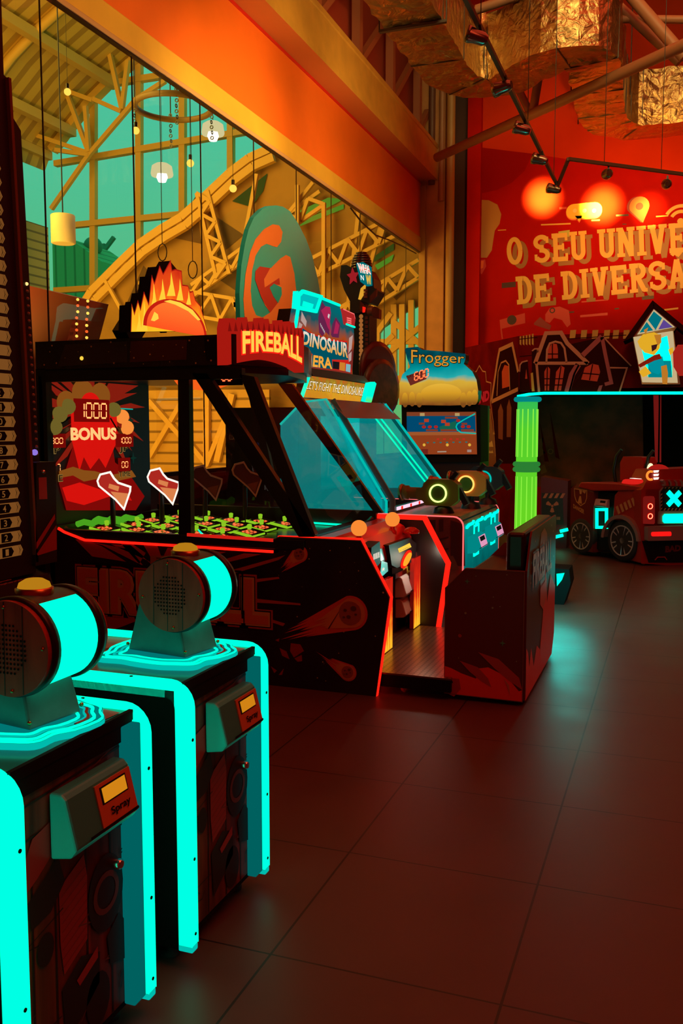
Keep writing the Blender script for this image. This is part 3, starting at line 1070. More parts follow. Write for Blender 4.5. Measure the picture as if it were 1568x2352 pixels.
# red kiosk with bulb arrows
f = FY(9.0)
t = thing('kiosk', 'plain dark red kiosk box standing behind the glass on the left', 'kiosk', f.p(*on(f, 120, 790)))
q = ons(f, [(62, 655), (180, 684), (150, 800), (62, 800)])
q[2:] = [q[2], (q[2][0], -0.5), (q[3][0], -0.5)]
m = MB(); m.poly(f, q, pbr('kiosk_red', (0.30, 0.03, 0.015), 0.5), 0.6, -0.6); m.build('body', t)
for k, (u0, v0) in enumerate(((176, 688), (199, 690))):
    m = MB()
    for j in range(7):
        p = f.p(*on(f, u0 + (2.5 if j < 3 else 0), v0 + j * 14 + k * 1.5)); m.ball(p, 0.018, emit('red_string_bulb', (1.0, 0.12, 0.02), 1.2) if j % 2 else BULB, 8)
        if j:
            m.bar(last, p, 0.006, 0.006, BLACK)
        last = p
    m.build('bulb_string', t)['kind'] = 'stuff'
m = MB(); m.box(-60, -4.7, 21.0, 60, -0.6, -0.5, pbr('outside_ground', (0.2, 0.2, 0.15), 0.8)); struct(m.build('ground_outside'))
# distant roofs outside
f = FY(34.0)
m = MB()
q = ons(f, [(120, 552), (160, 548), (205, 580), (232, 600), (232, 690), (120, 690)])
q[4:] = [(q[4][0], -0.5), (q[5][0], -0.5)]
m.poly(f, q, lines_mat('far_building_green', (0.10, 0.42, 0.16), (0.05, 0.24, 0.08), 'X', 0.5, 0.1, 0, 0.8, 0), 3.0, -3.0)
t = thing('far_building', 'green weathered building with a dome seen outside the arched window', 'building', f.p(*q[-1]))
m.build('wall', t)
m = MB(); c = on(f, 182, 556); m.ball(f.p(c[0], c[1], -1.0), 0.42, pbr('dome_green', (0.03, 0.22, 0.12), 0.7), 18); m.build('dome', t)
f = FY(40.0)
m = MB(); _a, _b = on(f, 240, 620); m.bar(f.p(_a, _b), f.p(_a, -0.5), 0.4, 0.4, pbr('crane_green', (0.05, 0.26, 0.16), 0.8)); bars(m, f, [((238, 560), (240, 620)), ((228, 590), (262, 545)), ((238, 575), (250, 600))], 0.18, pbr('crane_green', (0.05, 0.26, 0.16), 0.8), 0.18)
tag(m.build('tower_crane'), 'tiny hazy crane outside beyond the arched window', 'crane')
# ================================================================== spray-cannon pedestals
PLANK = wood_mat('plank_print', (0.05, 0.010, 0.005), (0.24, 0.05, 0.020), 1.6, 'Z', 0.45)
PLANKTOP = wood_mat('plank_top_print', (0.10, 0.030, 0.014), (0.34, 0.12, 0.05), 1.6, 'X', 0.4)
PLANKDISC = wood_mat('plank_disc', (0.24, 0.022, 0.010), (0.58, 0.075, 0.035), 1.3, 'Z', 0.5)
TEALM = pbr('teal_painted_metal', (0.05, 0.20, 0.21), 0.45, noise=0.08, nscale=20)
ACRYL = pbr('teal_acrylic', (0.02, 0.38, 0.38), 0.2)
ACRYLE = emit('edge_lit_acrylic', (0.0, 0.13, 0.125), 0.9)
READW = pbr('reader_shell_cyan_spill', (0.05, 0.60, 0.62), 0.35)  # teal puts the cyan spill of the strips into a pale shell
READO = pbr('reader_orange_face', (0.70, 0.28, 0.10), 0.4)
BRASS = pbr('brass', (0.55, 0.30, 0.10), 0.3, 1.0)
DOMEA = emit('amber_dome', (0.62, 0.26, 0.01), 0.75)
COLLAGE_D = pbr('collage_dark', (0.018, 0.008, 0.007), 0.5)
COLLAGE_B = pbr('collage_brown', (0.15, 0.05, 0.025), 0.5)
COLLAGE_R = pbr('collage_red', (0.40, 0.018, 0.015), 0.45)


def card_reader(parent, fr, a0, a1, b0, b1, dp, lettering=True, shell=None, face=None, glow=None):
    """a wedge-nosed card reader; fr is the face it is fixed to"""
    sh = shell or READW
    w, h = a1 - a0, b1 - b0
    prof = [(0.0, 0.0), (dp * 0.75, 0.06 * h), (dp, 0.20 * h), (dp * 0.62, 0.92 * h), (dp * 0.45, h), (0.0, h)]
    mm = MB()
    k = len(prof)
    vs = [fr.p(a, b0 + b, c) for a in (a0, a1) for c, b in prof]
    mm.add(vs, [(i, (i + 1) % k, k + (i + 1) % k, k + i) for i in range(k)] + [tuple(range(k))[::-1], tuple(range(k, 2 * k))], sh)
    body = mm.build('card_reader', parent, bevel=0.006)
    # sloped face frame
    p0 = fr.p(a0, b0 + 0.20 * h, dp)
    p1 = fr.p(a0, b0 + 0.92 * h, dp * 0.62)
    ff = Frame(p0, fr.u, p1 - p0)
    H = (p1 - p0).length
    mm = MB()
    mm.poly(ff, [(w * 0.40, H * 0.02), (w * 0.97, H * 0.02), (w * 0.97, H * 0.95), (w * 0.40, H * 0.95)], face or READO, 0.004, 0.0)
    mm.build('face_plate', body)
    mm = MB()
    mm.poly(ff, [(w * 0.46, H * 0.52), (w * 0.88, H * 0.52), (w * 0.88, H * 0.88), (w * 0.46, H * 0.88)], MATTE, 0.001, 0.004)
    mm.poly(ff, [(w * 0.48, H * 0.55), (w * 0.86, H * 0.55), (w * 0.86, H * 0.85), (w * 0.48, H * 0.85)], glow or SCREENA, 0.0, 0.0065)
    mm.build('screen', body)
    mm = MB()
    if lettering:
        mm.text(ff, 'Spray', w * 0.55, H * 0.20, w * 0.32, H * 0.20, MATTE, 0, 0.0065, 0.02)
    mm.poly(ff, [(w * 0.2, H * 0.04), (w * 0.97, H * 0.04), (w * 0.97, H * 0.09), (w * 0.2, H * 0.09)], MATTE, 0.003, 0.004)
    mm.build('slot', body)
    return body


def pedestal(dy, label):
    X0, X1 = -2.35, -1.293
    Y0, Y1 = 2.232 + dy, 2.772 + dy
    ZT = 0.868
    t = thing('spray_cannon_pedestal', label, 'arcade game', ((X0 + X1) / 2, (Y0 + Y1) / 2, 0), 'spray cannon pedestals')
    # carcass
    m = MB()
    m.box(X0, X1 - 0.045, Y0 + 0.015, Y1 - 0.015, 0.06, 0.84, MATTE)
    m.build('cabinet', t)
    # front artwork
    F = FX(X1 - 0.043)
    m = MB()
    m.poly(F, [(Y0 + .03, .08), (Y1 - .03, .08), (Y1 - .03, .835), (Y0 + .03, .835)], PLANK, 0.006, -0.004)
    w = Y1 - Y0
    Q = lambda a, b: (Y0 + a * w, b)
    rnd = random.Random(4)
    for a in (0.18, 0.33, 0.55, 0.74):
        m.stroke(F, [Q(a, 0.08), Q(a + 0.01, 0.62)], 0.006, COLLAGE_D, 0, 0.004)
    for b in (0.70, 0.78):
        m.stroke(F, [Q(0.06, b - 0.02), Q(0.9, b)], 0.006, COLLAGE_D, 0, 0.0035)
    m.poly(F, [Q(.10, .60), Q(.20, .68), Q(.36, .70), Q(.40, .64), Q(.22, .58), Q(.14, .56)], COLLAGE_R, 0, 0.005)
    m.poly(F, [Q(.16, .54), Q(.36, .60), Q(.40, .53), Q(.30, .48), Q(.17, .47)], COLLAGE_D, 0, 0.006)
    m.poly(F, [Q(.36, .52), Q(.54, .56), Q(.56, .50), Q(.55, .34), Q(.38, .30), Q(.36, .38)], COLLAGE_R, 0, 0.005)
    for i in range(9):
        m.stroke(F, [Q(.37, .32 + i * .022), Q(.55, .355 + i * .022)], 0.003, pbr('collage_red_dark', (0.25, 0.01, 0.01), 0.5), 0, 0.0065)
    m.poly(F, [Q(.36, .27), Q(.50, .31), Q(.64, .28), Q(.63, .20), Q(.38, .12)], COLLAGE_D, 0, 0.006)
    m.poly(F, [Q(.46, .26), Q(.62, .30), Q(.62, .27), Q(.48, .24)], COLLAGE_R, 0, 0.0075)
    m.disc(F, *Q(.70, .42), 0.075, COLLAGE_D, 0, 0.006, 22, 0.10)
    m.ring(F, *Q(.70, .42), 0.04, 0.055, COLLAGE_B, 0.0, 0.007, 20)
    m.disc(F, *Q(.86, .62), 0.055, COLLAGE_D, 0, 0.006, 22)
    m.ring(F, *Q(.86, .62), 0.03, 0.048, COLLAGE_B, 0.0, 0.007, 20)
    m.disc(F, *Q(.26, .40), 0.03, COLLAGE_D, 0, 0.006, 16, 0.04)
    m.disc(F, *Q(.62, .16), 0.05, COLLAGE_D, 0, 0.006, 16, 0.07)
    m.poly(F, [Q(.70, .30), Q(.80, .34), Q(.88, .28), Q(.84, .20), Q(.72, .22)], COLLAGE_D, 0, 0.006)
    m.poly(F, [Q(.05, .22), Q(.17, .26), Q(.14, .12), Q(.06, .12)], COLLAGE_B, 0, 0.005)
    for i in range(14):
        a, b = rnd.uniform(.08, .9), rnd.uniform(.1, .8)
        m.stroke(F, [Q(a, b), Q(a + rnd.uniform(-.12, .12), b + rnd.uniform(-.03, .03)), Q(a + rnd.uniform(-.2, .2), b + rnd.uniform(-.05, .05))], 0.004, COLLAGE_B if i % 2 else COLLAGE_D, 0, 0.0055)
    m.poly(F, [(Y0 + .03, .79), (Y1 - .03, .79), (Y1 - .03, .835), (Y0 + .03, .835)], MATTE, 0.004, 0.006)
    for q in ((.08, .81), (.92, .81)):
        m.disc(F, *Q(*q), 0.008, BLACK, 0.003, 0.010, 12)
    m.build('front_panel', t)
    # acrylic returns beside the front
    for yy, s in ((Y1 - 0.032, -1),):
        m = MB(); m.box(X1 - 0.042, X1 - 0.008, yy - 0.055, yy, 0.07, 0.83, ACRYLE)
        m.build('acrylic_return', t, bevel=0.004)
    # lit edge strips
    for yy in (Y0 + 0.017, Y1 - 0.017):
        pr = [(X0, ZT - 0.022)] + [(X1 - 0.075 + 0.055 * math.sin(math.radians(a)), ZT - 0.077 + 0.055 * math.cos(math.radians(a))) for a in range(0, 91, 15)] + [(X1 - 0.02, 0.075)]
        F2 = Frame((0, yy, 0), (1, 0, 0), (0, 0, 1))
        m = MB(); m.stroke(F2, pr, 0.046, CYAN, 0.036, -0.018)
        m.stroke(F2, pr, 0.046, CYAN, 0.0, -0.018)
        m.box(X1 - 0.046, X1 + 0.002, yy - 0.017, yy + 0.017, 0.055, 0.076, CYANDIM)
        st = m.build('light_strip', t, bevel=0.004)
        for q in ((X1 - 0.20, ZT, 1), (X1 + 0.002, 0.70, 0), (X1 + 0.002, 0.34, 0), (X1 + 0.002, 0.11, 0)):
            m = MB()
            if q[2]:
                m.disc(FZ(q[1] + 0.001), q[0], yy, 0.005, MATTE, 0.002, 0, 10)
            else:
                m.disc(FX(q[0] + 0.001), yy, q[1], 0.005, MATTE, 0.002, 0, 10)
            m.build('screw', st)
    # black outer side panel
    m = MB(); m.box(X0, X1 - 0.045, Y0 - 0.001, Y0 + 0.016, 0.06, 0.845, MATTE); m.build('side_panel', t)
    m = MB(); m.box(X0, X1 - 0.045, Y1 - 0.016, Y1 + 0.001, 0.06, 0.845, MATTE); m.build('side_panel', t)
    # top: acrylic front half, planked rear half
    m = MB(); m.box(X0, X1 - 0.05, Y0 + 0.034, Y1 - 0.034, 0.838, 0.852, PLANKTOP)
    m.box(-1.72, X1 - 0.04, Y0 + 0.034, Y1 - 0.034, 0.852, 0.857, ACRYL)
    m.box(-1.335, X1 - 0.03, Y0 + 0.034, Y1 - 0.034, 0.835, 0.862, MATTE)
    FT = FZ(0.857)
    m.poly(FT, [(-1.36, Y1 - .28), (-1.345, Y1 - .06), (-1.40, Y1 - .05), (-1.44, Y1 - .12)], COLLAGE_R, 0, 0.002)
    for k in range(4):
        xx = -1.80 - 0.09 * k
        m.poly(FZ(0.852), [(xx, Y0 + .1), (xx - .06, Y0 + .1), (xx - .06, Y0 + .40), (xx, Y0 + .40)], pbr('stencil_tan', (0.36, 0.13, 0.06), 0.4), 0, 0.002)
    m.disc(FZ(0.852), -2.12, Y0 + 0.36, 0.10, COLLAGE_R, 0.012, 0, 24)
    m.disc(FZ(0.852), -2.12, Y0 + 0.36, 0.06, MATTE, 0.02, 0, 24)
    m.build('top_panel', t)
    # wavy lit plinth
    cxx, cyy = -1.545, 2.555 + dy

    def blob(s):
        pts = []
        for i in range(64):
            an = 2 * math.pi * i / 64
            r = 1 + 0.05 * math.sin(5 * an + 0.6) + 0.04 * math.sin(8 * an + 1)
            ca, sa = math.cos(an), math.sin(an)
            ex = 0.34
            pts.append((cxx + s * 0.205 * r * math.copysign(abs(ca) ** (1 - ex), ca), cyy + s * 0.175 * r * math.copysign(abs(sa) ** (1 - ex), sa)))
        return pts
    m = MB()
    m.poly(FT, blob(1.0), emit('plinth_acrylic', (0.0, 0.20, 0.19), 0.9), 0.016, 0.0, CYANDIM)
    m.build('lit_plinth', t)
    for k, (s, w2, mt) in enumerate(((0.975, 0.006, CYAN), (0.88, 0.008, CYAN), (0.78, 0.005, CYANDIM), (0.70, 0.007, CYAN))):
        m = MB(); m.stroke(FT, blob(s), w2, mt, 0.004, 0.016, closed=True)
        m.build('plinth_ridge', t)
    m = MB()
    b9 = blob(0.80)
    m.stroke(FT, b9[0:10], 0.012, COLLAGE_R, 0.003, 0.016)
    m.build('plinth_ridge', t)
    # cannon foot: tapered block
    al = math.radians(-9)
    rot = lambda a, b: (cxx + 0.005 + a * math.cos(al) - b * math.sin(al), cyy + 0.02 + a * math.sin(al) + b * math.cos(al))
    z0, z1 = 0.874, 1.03
    lo = [rot(*p) for p in ((-.125, -.085), (.115, -.085), (.115, .085), (-.125, .085))]
    hi = [rot(*p) for p in ((-.085, -.075), (.075, -.075), (.075, .075), (-.085, .075))]
    vs = [(a, b, z0) for a, b in lo] + [(a, b, z1) for a, b in hi]
    m = MB(); m.add(vs, [(3, 2, 1, 0), (4, 5, 6, 7), (0, 1, 5, 4), (1, 2, 6, 5), (2, 3, 7, 6), (3, 0, 4, 7)], TEALM)
    ft = m.build('cannon_foot', t, bevel=0.006)
    for a, b in lo[:3]:
        m = MB(); m.ball((a, b, z0 + 0.02), 0.006, BRASS, 8); m.build('bolt', ft)
    # drum
    cx3, cz3 = -1.475, 1.078
    ya, yb = 2.462 + dy, 2.672 + dy
    R = 0.118
    FD = Frame((cx3, ya, cz3), (1, 0, 0), (0, 0, 1))       # w points to -y
    m = MB(); m.lathe(FD, [(R * 0.965, -0.205), (R * 0.965, -0.012)], CYAN, 48); dr = m.build('drum', t)
    for c0 in (-0.028, -0.212):
        m = MB(); m.lathe(FD, [(R * 0.9, c0 - .002), (R * 1.03, c0), (R * 1.045, c0 + 0.014), (R * 1.03, c0 + 0.027), (R * 0.9, c0 + 0.029)], BLACK, 48); m.build('drum_rim', dr)
    m = MB(); m.disc(FD, 0, 0, R * 0.985, PLANKDISC, 0.014, 0.0, 48)
    for xx in (-0.062, -0.012, 0.042):
        hh = math.sqrt((R * .97) ** 2 - xx * xx)
        m.stroke(FD, [(xx, -hh), (xx + 0.004, hh)], 0.003, COLLAGE_D, 0, 0.0145)
    dk = m.build('wood_disc', dr)
    m = MB()
    for i in range(-5, 6):
        for j in range(-5, 6):
            if abs(i) + abs(j) <= 7:
                m.disc(FD, i * 0.0105 - 0.002, j * 0.0115, 0.0033, MATTE, 0.0, 0.0152, 8)
    m.build('speaker_holes', dk)['kind'] = 'stuff'
    for an in (95, 5, 275, 185):
        m = MB(); m.ball((cx3 + R * .86 * math.cos(math.radians(an)), ya - 0.014, cz3 + R * .86 * math.sin(math.radians(an))), 0.005, BRASS, 8); m.build('screw', dk)
    m = MB(); m.disc(Frame((cx3, yb + 0.002, cz3), (-1, 0, 0), (0, 0, 1)), 0, 0, R * 0.98, PLANKDISC, 0.012, 0.0, 48); m.build('wood_disc', dr)
    # teal saddle and amber button on top
    m = MB()
    sad = [(R * 1.0 * math.cos(math.radians(a)), R * 1.0 * math.sin(math.radians(a))) for a in range(62, 119, 8)]
    vs = [FD.p(a, b, c) for c in (-0.200, -0.03) for a, b in sad]
    k = len(sad); m.add(vs, [(i, i + 1, k + i + 1, k + i) for i in range(k - 1)], TEALM, True)
    m.build('saddle', dr)
    FTp = Frame((cx3 - 0.01, (ya + yb) / 2 - 0.005, cz3 + R - 0.006), (1, 0, 0), (0, 1, 0))
    m = MB(); m.lathe(FTp, [(0.046, 0), (0.047, 0.016), (0.038, 0.020)], BRASS, 28); bz = m.build('button_bezel', dr)
    m = MB(); m.lathe(FTp, [(0.041, 0.018), (0.037, 0.030), (0.022, 0.039), (0.0005, 0.042)], DOMEA, 28); m.build('button_dome', bz)
    # card reader and lock on the front
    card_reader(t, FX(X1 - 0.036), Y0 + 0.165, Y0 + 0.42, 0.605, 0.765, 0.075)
    m = MB(); FL = FX(X1 - 0.04); m.lathe(Frame(FL.p(Y1 - 0.115, 0.475), FL.u, FL.v), [(0.014, 0), (0.014, 0.016), (0.010, 0.02)], CHROME, 16); m.build('lock', t)
    for yy in (Y0 + 0.06, Y1 - 0.06):
        m = MB(); m.lathe(FZ(0), [(0.03, 0.0), (0.03, 0.012), (0.012, 0.016), (0.012, 0.062)], RUBBER, 14, X1 - 0.11, yy); m.build('foot', t)
    m = MB(); m.lathe(FZ(0), [(0.03, 0.0), (0.03, 0.012), (0.012, 0.016), (0.012, 0.062)], RUBBER, 14, X0 + 0.15, (Y0 + Y1) / 2); m.build('foot', t)
    return t


pedestal(0.0, 'cyan-edged wooden spray cannon pedestal beside the meteor side panel, the farther one')
pedestal(-0.74, 'cyan-edged wooden spray cannon pedestal nearest the camera at the bottom left corner')

# ================================================================== strength-tester tower on the far left
STEPM = emit('step_lamp', (0.30, 0.105, 0.020), 0.62)
TWR = pbr('tower_black', (0.014, 0.009, 0.008), 0.45)
t = thing('strength_tester', 'tall black strength tester tower with numbered amber step lamps at the left edge', 'arcade game', (-3.2, 3.3, 0))
XT = -3.0
# the face leans back a little and narrows upwards
f0 = FX(XT)
pb, pt_ = on(f0, 80, 1290), on(f0, 17, 180)
edge = [on(f0, 82, 1290), on(f0, 60, 900), on(f0, 19, 182)]
m = MB()
ztop = edge[2][1]
m.poly(f0, [(2.75, 0.88), (edge[0][0], 0.88), edge[0], edge[1], edge[2], (edge[2][0] - 0.03, ztop + 0.01), (edge[2][0] - 0.03, ztop + 1.2), (2.75, ztop + 1.2)], TWR, 0.30, -0.30)
m.build('column', t)
m = MB(); m.stroke(f0, [(a - 0.012, b) for a, b in edge], 0.018, pbr('edge_bronze', (0.30, 0.11, 0.04), 0.3, 0.6), 0.02, 0.0); m.build('edge_trim', t)
# set-back side fin with bulbs
f1 = FX(XT - 0.06)
fin = ons(f1, [(30, 270), (48, 300), (92, 1080), (60, 1080)])
m = MB(); m.poly(f1, fin, TWR, 0.2, -0.2); m.build('side_fin', t)
bulbs = [(60 + 0.0596 * (v - 652) + 1.0, v) for v in range(652, 1052, 17)]
for i, (u, v) in enumerate(bulbs):
    m = MB(); a, b = on(f1, u, v); m.lathe(Frame(f1.p(a, b), f1.u, f1.v), [(0.009, 0), (0.007, 0.006), (0.001, 0.008)], emit('bulb_on', (1.0, 0.6, 0.2), 1.5) if i == 0 else pbr('bulb_off', (0.30, 0.12, 0.07), 0.3), 10); m.build('edge_bulb', t)
# step lamps
vtop = 345
nst = 29
for i in range(nst):
    v = 1262 - i * 32.7 + (i * i) * 0.012
    right = 53 - (1262 - v) * 0.058 - 1
    if v < 330:
        break
    hgt = 24
    if right < 3:
        pass
    a1, bm = on(f0, right, v)
    _, bt = on(f0, right, v - hgt / 2)
    _, bb = on(f0, right, v + hgt / 2)
    tip = 0.016
    a0 = 2.92
    m = MB(); m.poly(f0, [(a0, bb), (a1 - tip - .02, bb), (a1 - .025, bm), (a1 - tip - .02, bt), (a0, bt)], STEPM, 0.004, 0.0)
    pn = m.build('step_lamp', t)
    m = MB()
    for k in (0.014, 0.004):
        m.stroke(f0, [(a1 - tip - k, bb), (a1 - k, bm), (a1 - tip - k, bt)], 0.004, STEPM, 0.003, 0.001)
    m.build('chevron', pn)
    if i < 12:
        m = MB()
        ac = a1 - 0.115
        m.poly(f0, [(ac - .035, bb + .004), (ac + .030, bb + .004), (ac + .046, bm), (ac + .030, bt - .004), (ac - .035, bt - .004)], MATTE, 0, 0.0055)
        hh = (bt - bb) * 0.6
        m.text(f0, str(i + 1), ac - .014 - (0.012 if i > 8 else 0), bm - hh / 2, 0.022 if i < 9 else 0.044, hh, STEPM, 0, 0.007, 0.01)
        m.build('number', pn)
# console with warnings
m = MB()
c0 = on(f0, 112, 1310)[0]
vs = []
prof = [(0.0, 0.0), (0.10, 0.0), (0.12, 0.68), (0.06, 0.86), (0.0, 0.88)]
k = len(prof)
for yy in (2.6, c0):
    vs += [V((XT - 0.06 + a, yy, b)) for a, b in prof]
m.add(vs, [(i, (i + 1) % k, k + (i + 1) % k, k + i) for i in range(k)] + [tuple(range(k)), tuple(range(k, 2 * k))[::-1]], TWR)
m.box(XT - 0.5, XT - 0.06, 2.6, c0, 0, 0.88, TWR)
con = m.build('console', t, bevel=0.006)
m = MB()
p0, p1 = V((XT + 0.06, 0, 0.68)), V((XT, 0, 0.86))
fc = Frame(p0, (0, 1, 0), p1 - p0)
WARN = pbr('warning_print', (0.45, 0.12, 0.08), 0.5)


def ontext(s, u0, v0, u1, h_px, mt):
    a0, b0 = on(fc, u0, v0)
    a1, _ = on(fc, u1, v0)
    b1 = on(fc, u0, v0 - h_px)[1]
    m.text(fc, s, a0, b0, a1 - a0, b1 - b0, mt, 0, 0.002, 0.01)


ontext('AT YOUR OWN RISK!!!', -34, 1331, 58, 9, pbr('warning_red', (0.70, 0.10, 0.05), 0.5))
ontext('The operator and the retail', -34, 1340, 50, 5, WARN)
ontext('are not responsible', -34, 1347, 30, 5, WARN)
ontext('to you through use of this machine', -34, 1354, 86, 5, WARN)
ontext('NÃO ESQUEÇA!', 36, 1366, 84, 9, WARN)
m.build('warning_text', con)
# side pod with red stripes
f2 = FX(XT + 0.02)
pod = ons(f2, [(84, 1062), (128, 1060), (131, 1290), (82, 1300)])
m = MB(); m.poly(f2, pod, TWR, 0.16, -0.16); pd = m.build('side_pod', t, bevel=0.006)
m = MB()
for q in ([(83, 1246), (125, 1180), (126, 1192), (83, 1262)], [(84, 1272), (129, 1205), (130, 1262), (86, 1276)], ):
    m.poly(f2, ons(f2, q), MIDRED, 0, 0.002)
m.poly(f2, ons(f2, [(88, 1097), (106, 1096), (108, 1146), (89, 1147)]), MIDRED, 0, 0.002)
m.build('red_stripes', pd)
m = MB(); a, b = on(f2, 98, 1084); m.lathe(Frame(f2.p(a, b), f2.u, f2.v), [(0.012, 0), (0.012, 0.01), (0.006, 0.014)], CHROME, 14); m.build('lock', pd)
m = MB(); a, b = on(f1, 76, 1039); m.ball(f1.p(a, b, 0.01), 0.016, emit('violet_led', (0.35, 0.22, 0.9), 0.8), 10); m.build('status_led', t)
# ================================================================== the meteor game (FIREBALL)
YN, YF = 5.05, 6.50            # near and far side of the cabinet
SPACE = pbr('space_print', (0.022, 0.009, 0.009), 0.3, noise=0.3, nscale=3)
RAYP = pbr('ray_print', (0.52, 0.070, 0.025), 0.4)
ORG = pbr('lettering_orange_print', (0.72, 0.17, 0.06), 0.4)
TANP = pbr('lettering_tan_print', (0.72, 0.38, 0.14), 0.4)
FLO = pbr('comet_flame_print', (0.80, 0.085, 0.03), 0.4)
FLI = pbr('comet_glow_print', (0.80, 0.25, 0.07), 0.4)
ROCK = pbr('comet_rock_print', (0.42, 0.09, 0.045), 0.5)
ROCKD = pbr('crater_print', (0.13, 0.03, 0.018), 0.5)
STARP = pbr('star_print', (0.70, 0.45, 0.20), 0.4)

t = thing('meteor_arcade_game', 'large dark red arcade game with glass hood, meteor side art and attached bench seat', 'arcade game', (-2.4, 5.8, 0))
fireball = t


def comet(mb, fr, cu, cv, r, tail, width, seed=1, base=0.002):
    c = V((*on(fr, cu, cv), 0)); tl = V((*on(fr, *tail), 0))
    d = (tl - c); L = d.length; d.normalize(); nn = V((-d.y, d.x, 0))
    rn = random.Random(seed)
    a0 = math.degrees(math.atan2(-d.y, -d.x))

    def drop(rr, LL, jag, n=9):
        pts = [(c.x + rr * math.cos(math.radians(a0 + k)), c.y + rr * math.sin(math.radians(a0 + k))) for k in range(-95, 96, 12)]
        left = []
        k = 7
        for i in range(k):                       # jagged tail, from one flank to the other
            o = -1 + 2 * i / (k - 1)
            lead = LL * (0.62 + 0.38 * rn.random()) * (1 - 0.25 * abs(o))
            p = c + d * lead + nn * (rr * o * 0.42 + rr * .1)
            left.append((p.x, p.y))
            if i < k - 1:
                p = c + d * (LL * (0.42 + 0.1 * rn.random())) + nn * (rr * (o + 1 / (k - 1)) * 0.55 + rr * .1)
                left.append((p.x, p.y))
        return pts + left
    mb.poly(fr, drop(r * width, L, True), FLO, 0, base)
    mb.poly(fr, drop(r * width * 0.86, L * 0.62, True), FLI, 0, base + .0015)
    cc = c + d * r * 0.06
    rk = [(cc.x + r * (0.80 + 0.05 * rn.random()) * math.cos(math.radians(k)), cc.y + r * (0.80 + 0.05 * rn.random()) * math.sin(math.radians(k))) for k in range(0, 360, 20)]
    mb.poly(fr, rk, ROCK, 0, base + .003)
    for ax, ay, rr in ((.25, .35, .22), (-.35, .2, .13), (-.1, -.25, .16), (.42, -.05, .1), (-.45, -.3, .1)):
        mb.disc(fr, cc.x + ax * r, cc.y + ay * r, rr * r, ROCKD, 0, base + .0045, 12, rr * r * .8)


FN = FY(YN)
# near side panel with all its prints
side = ons(FN, [(110, 1220), (200, 1243), (625, 1273), (640, 1268), (643, 1256), (630, 1240), (640, 1232), (828, 1241), (895, 1372), (862, 1600), (650, 1588)])
side += [(-3.95, 0.05)]
m = MB()
m.poly(FN, side, SPACE, 0.04, -0.04)
for q in ([(235, 1252), (330, 1300), (300, 1262), (200, 1243)], [(255, 1250), (345, 1290), (352, 1300), (300, 1252)], [(275, 1245), (320, 1295), (335, 1270), (300, 1246)],
          [(330, 1252), (350, 1286), (372, 1282), (362, 1254)], [(385, 1258), (372, 1285), (400, 1290), (430, 1262)], [(415, 1262), (440, 1282), (450, 1264)], [(478, 1266), (460, 1284), (520, 1268)],
          [(560, 1271), (505, 1288), (520, 1292), (600, 1273)], [(655, 1275), (530, 1310), (535, 1318), (640, 1286)], [(160, 1225), (235, 1255), (290, 1290), (212, 1278)],
          [(180, 1420), (260, 1400), (330, 1420), (200, 1470)], [(590, 1375), (690, 1386), (690, 1390), (590, 1384)], [(600, 1415), (655, 1432), (650, 1438), (602, 1422)],
          [(585, 1330), (640, 1325), (642, 1329), (585, 1338)], [(300, 1395), (330, 1470), (360, 1400)], [(395, 1400), (450, 1440), (430, 1400)]):
    m.poly(FN, ons(FN, q), RAYP, 0, 0.002)
# big lettering
xa, zb = on(FN, 184, 1400)
xb, _ = on(FN, 617, 1442)
zt = on(FN, 184, 1305)[1]
for grow, mt, bs, bd in ((0.030, RAYP, 0.0035, 0.10), (0.018, MATTE, 0.005, 0.075), (0.012, TANP, 0.0065, 0.055), (0.0, ORG, 0.008, 0.0)):
    m.text(FN, 'FIREBALL', xa - grow, zb - grow, xb - xa + 2 * grow, zt - zb + 2 * grow, mt, 0, bs, bd + 0.03)
m.stroke(FN, ons(FN, [(190, 1298), (192, 1293), (340, 1300), (554, 1312), (558, 1318), (558, 1420)]), 0.012, MATTE, 0, 0.009)
comet(m, FN, 688, 1272, 0.034 * 1.25, (632, 1316), 1.25, 3)
comet(m, FN, 806, 1408, 0.088, (622, 1466), 1.2, 5)
comet(m, FN, 799, 1544, 0.040 * 1.15, (726, 1494), 1.2, 8)
for q in ([(668, 1477), (690, 1480), (698, 1495), (675, 1510), (666, 1495)], [(642, 1488), (658, 1496), (665, 1514), (648, 1506)], [(640, 1550), (652, 1535), (648, 1550)], [(622, 1530), (636, 1540), (630, 1546)], [(676, 1512), (693, 1504), (694, 1518), (684, 1520)], [(632, 1470), (642, 1466), (640, 1474)]):
    m.poly(FN, ons(FN, q), MIDRED, 0, 0.002)
rn = random.Random(11)
for i in range(26):
    u, v = rn.uniform(640, 870), rn.uniform(1255, 1570)
    if u > 830 + (v - 1240) * .3 or u > 880:
        continue
    a, b = on(FN, u, v); m.disc(FN, a, b, rn.choice((.002, .003, .004)), STARP, 0, 0.002, 8)
a, b = on(FN, 880, 1361); m.disc(FN, a, b, 0.006, STARP, 0, 0.003, 10)
# warning sticker
q = ons(FN, [(347, 1276), (379, 1276), (379, 1296), (347, 1296)])
m.poly(FN, q, pbr('sticker_tan', (0.42, 0.16, 0.06), 0.5), 0, 0.010)
for k in range(3):
    a, b = on(FN, 361, 1281 + k * 5); m.stroke(FN, [(a, b), (a + .05, b)], 0.004, MATTE, 0, 0.0115)
sp = m.build('side_panel', t)
m = MB(); m.stroke(FN, ons(FN, [(628, 1244), (633, 1237), (640, 1234), (828, 1242), (894, 1373), (863, 1599)]), 0.004, BROWN, 0.002, 0.002); m.build('panel_bead', sp)
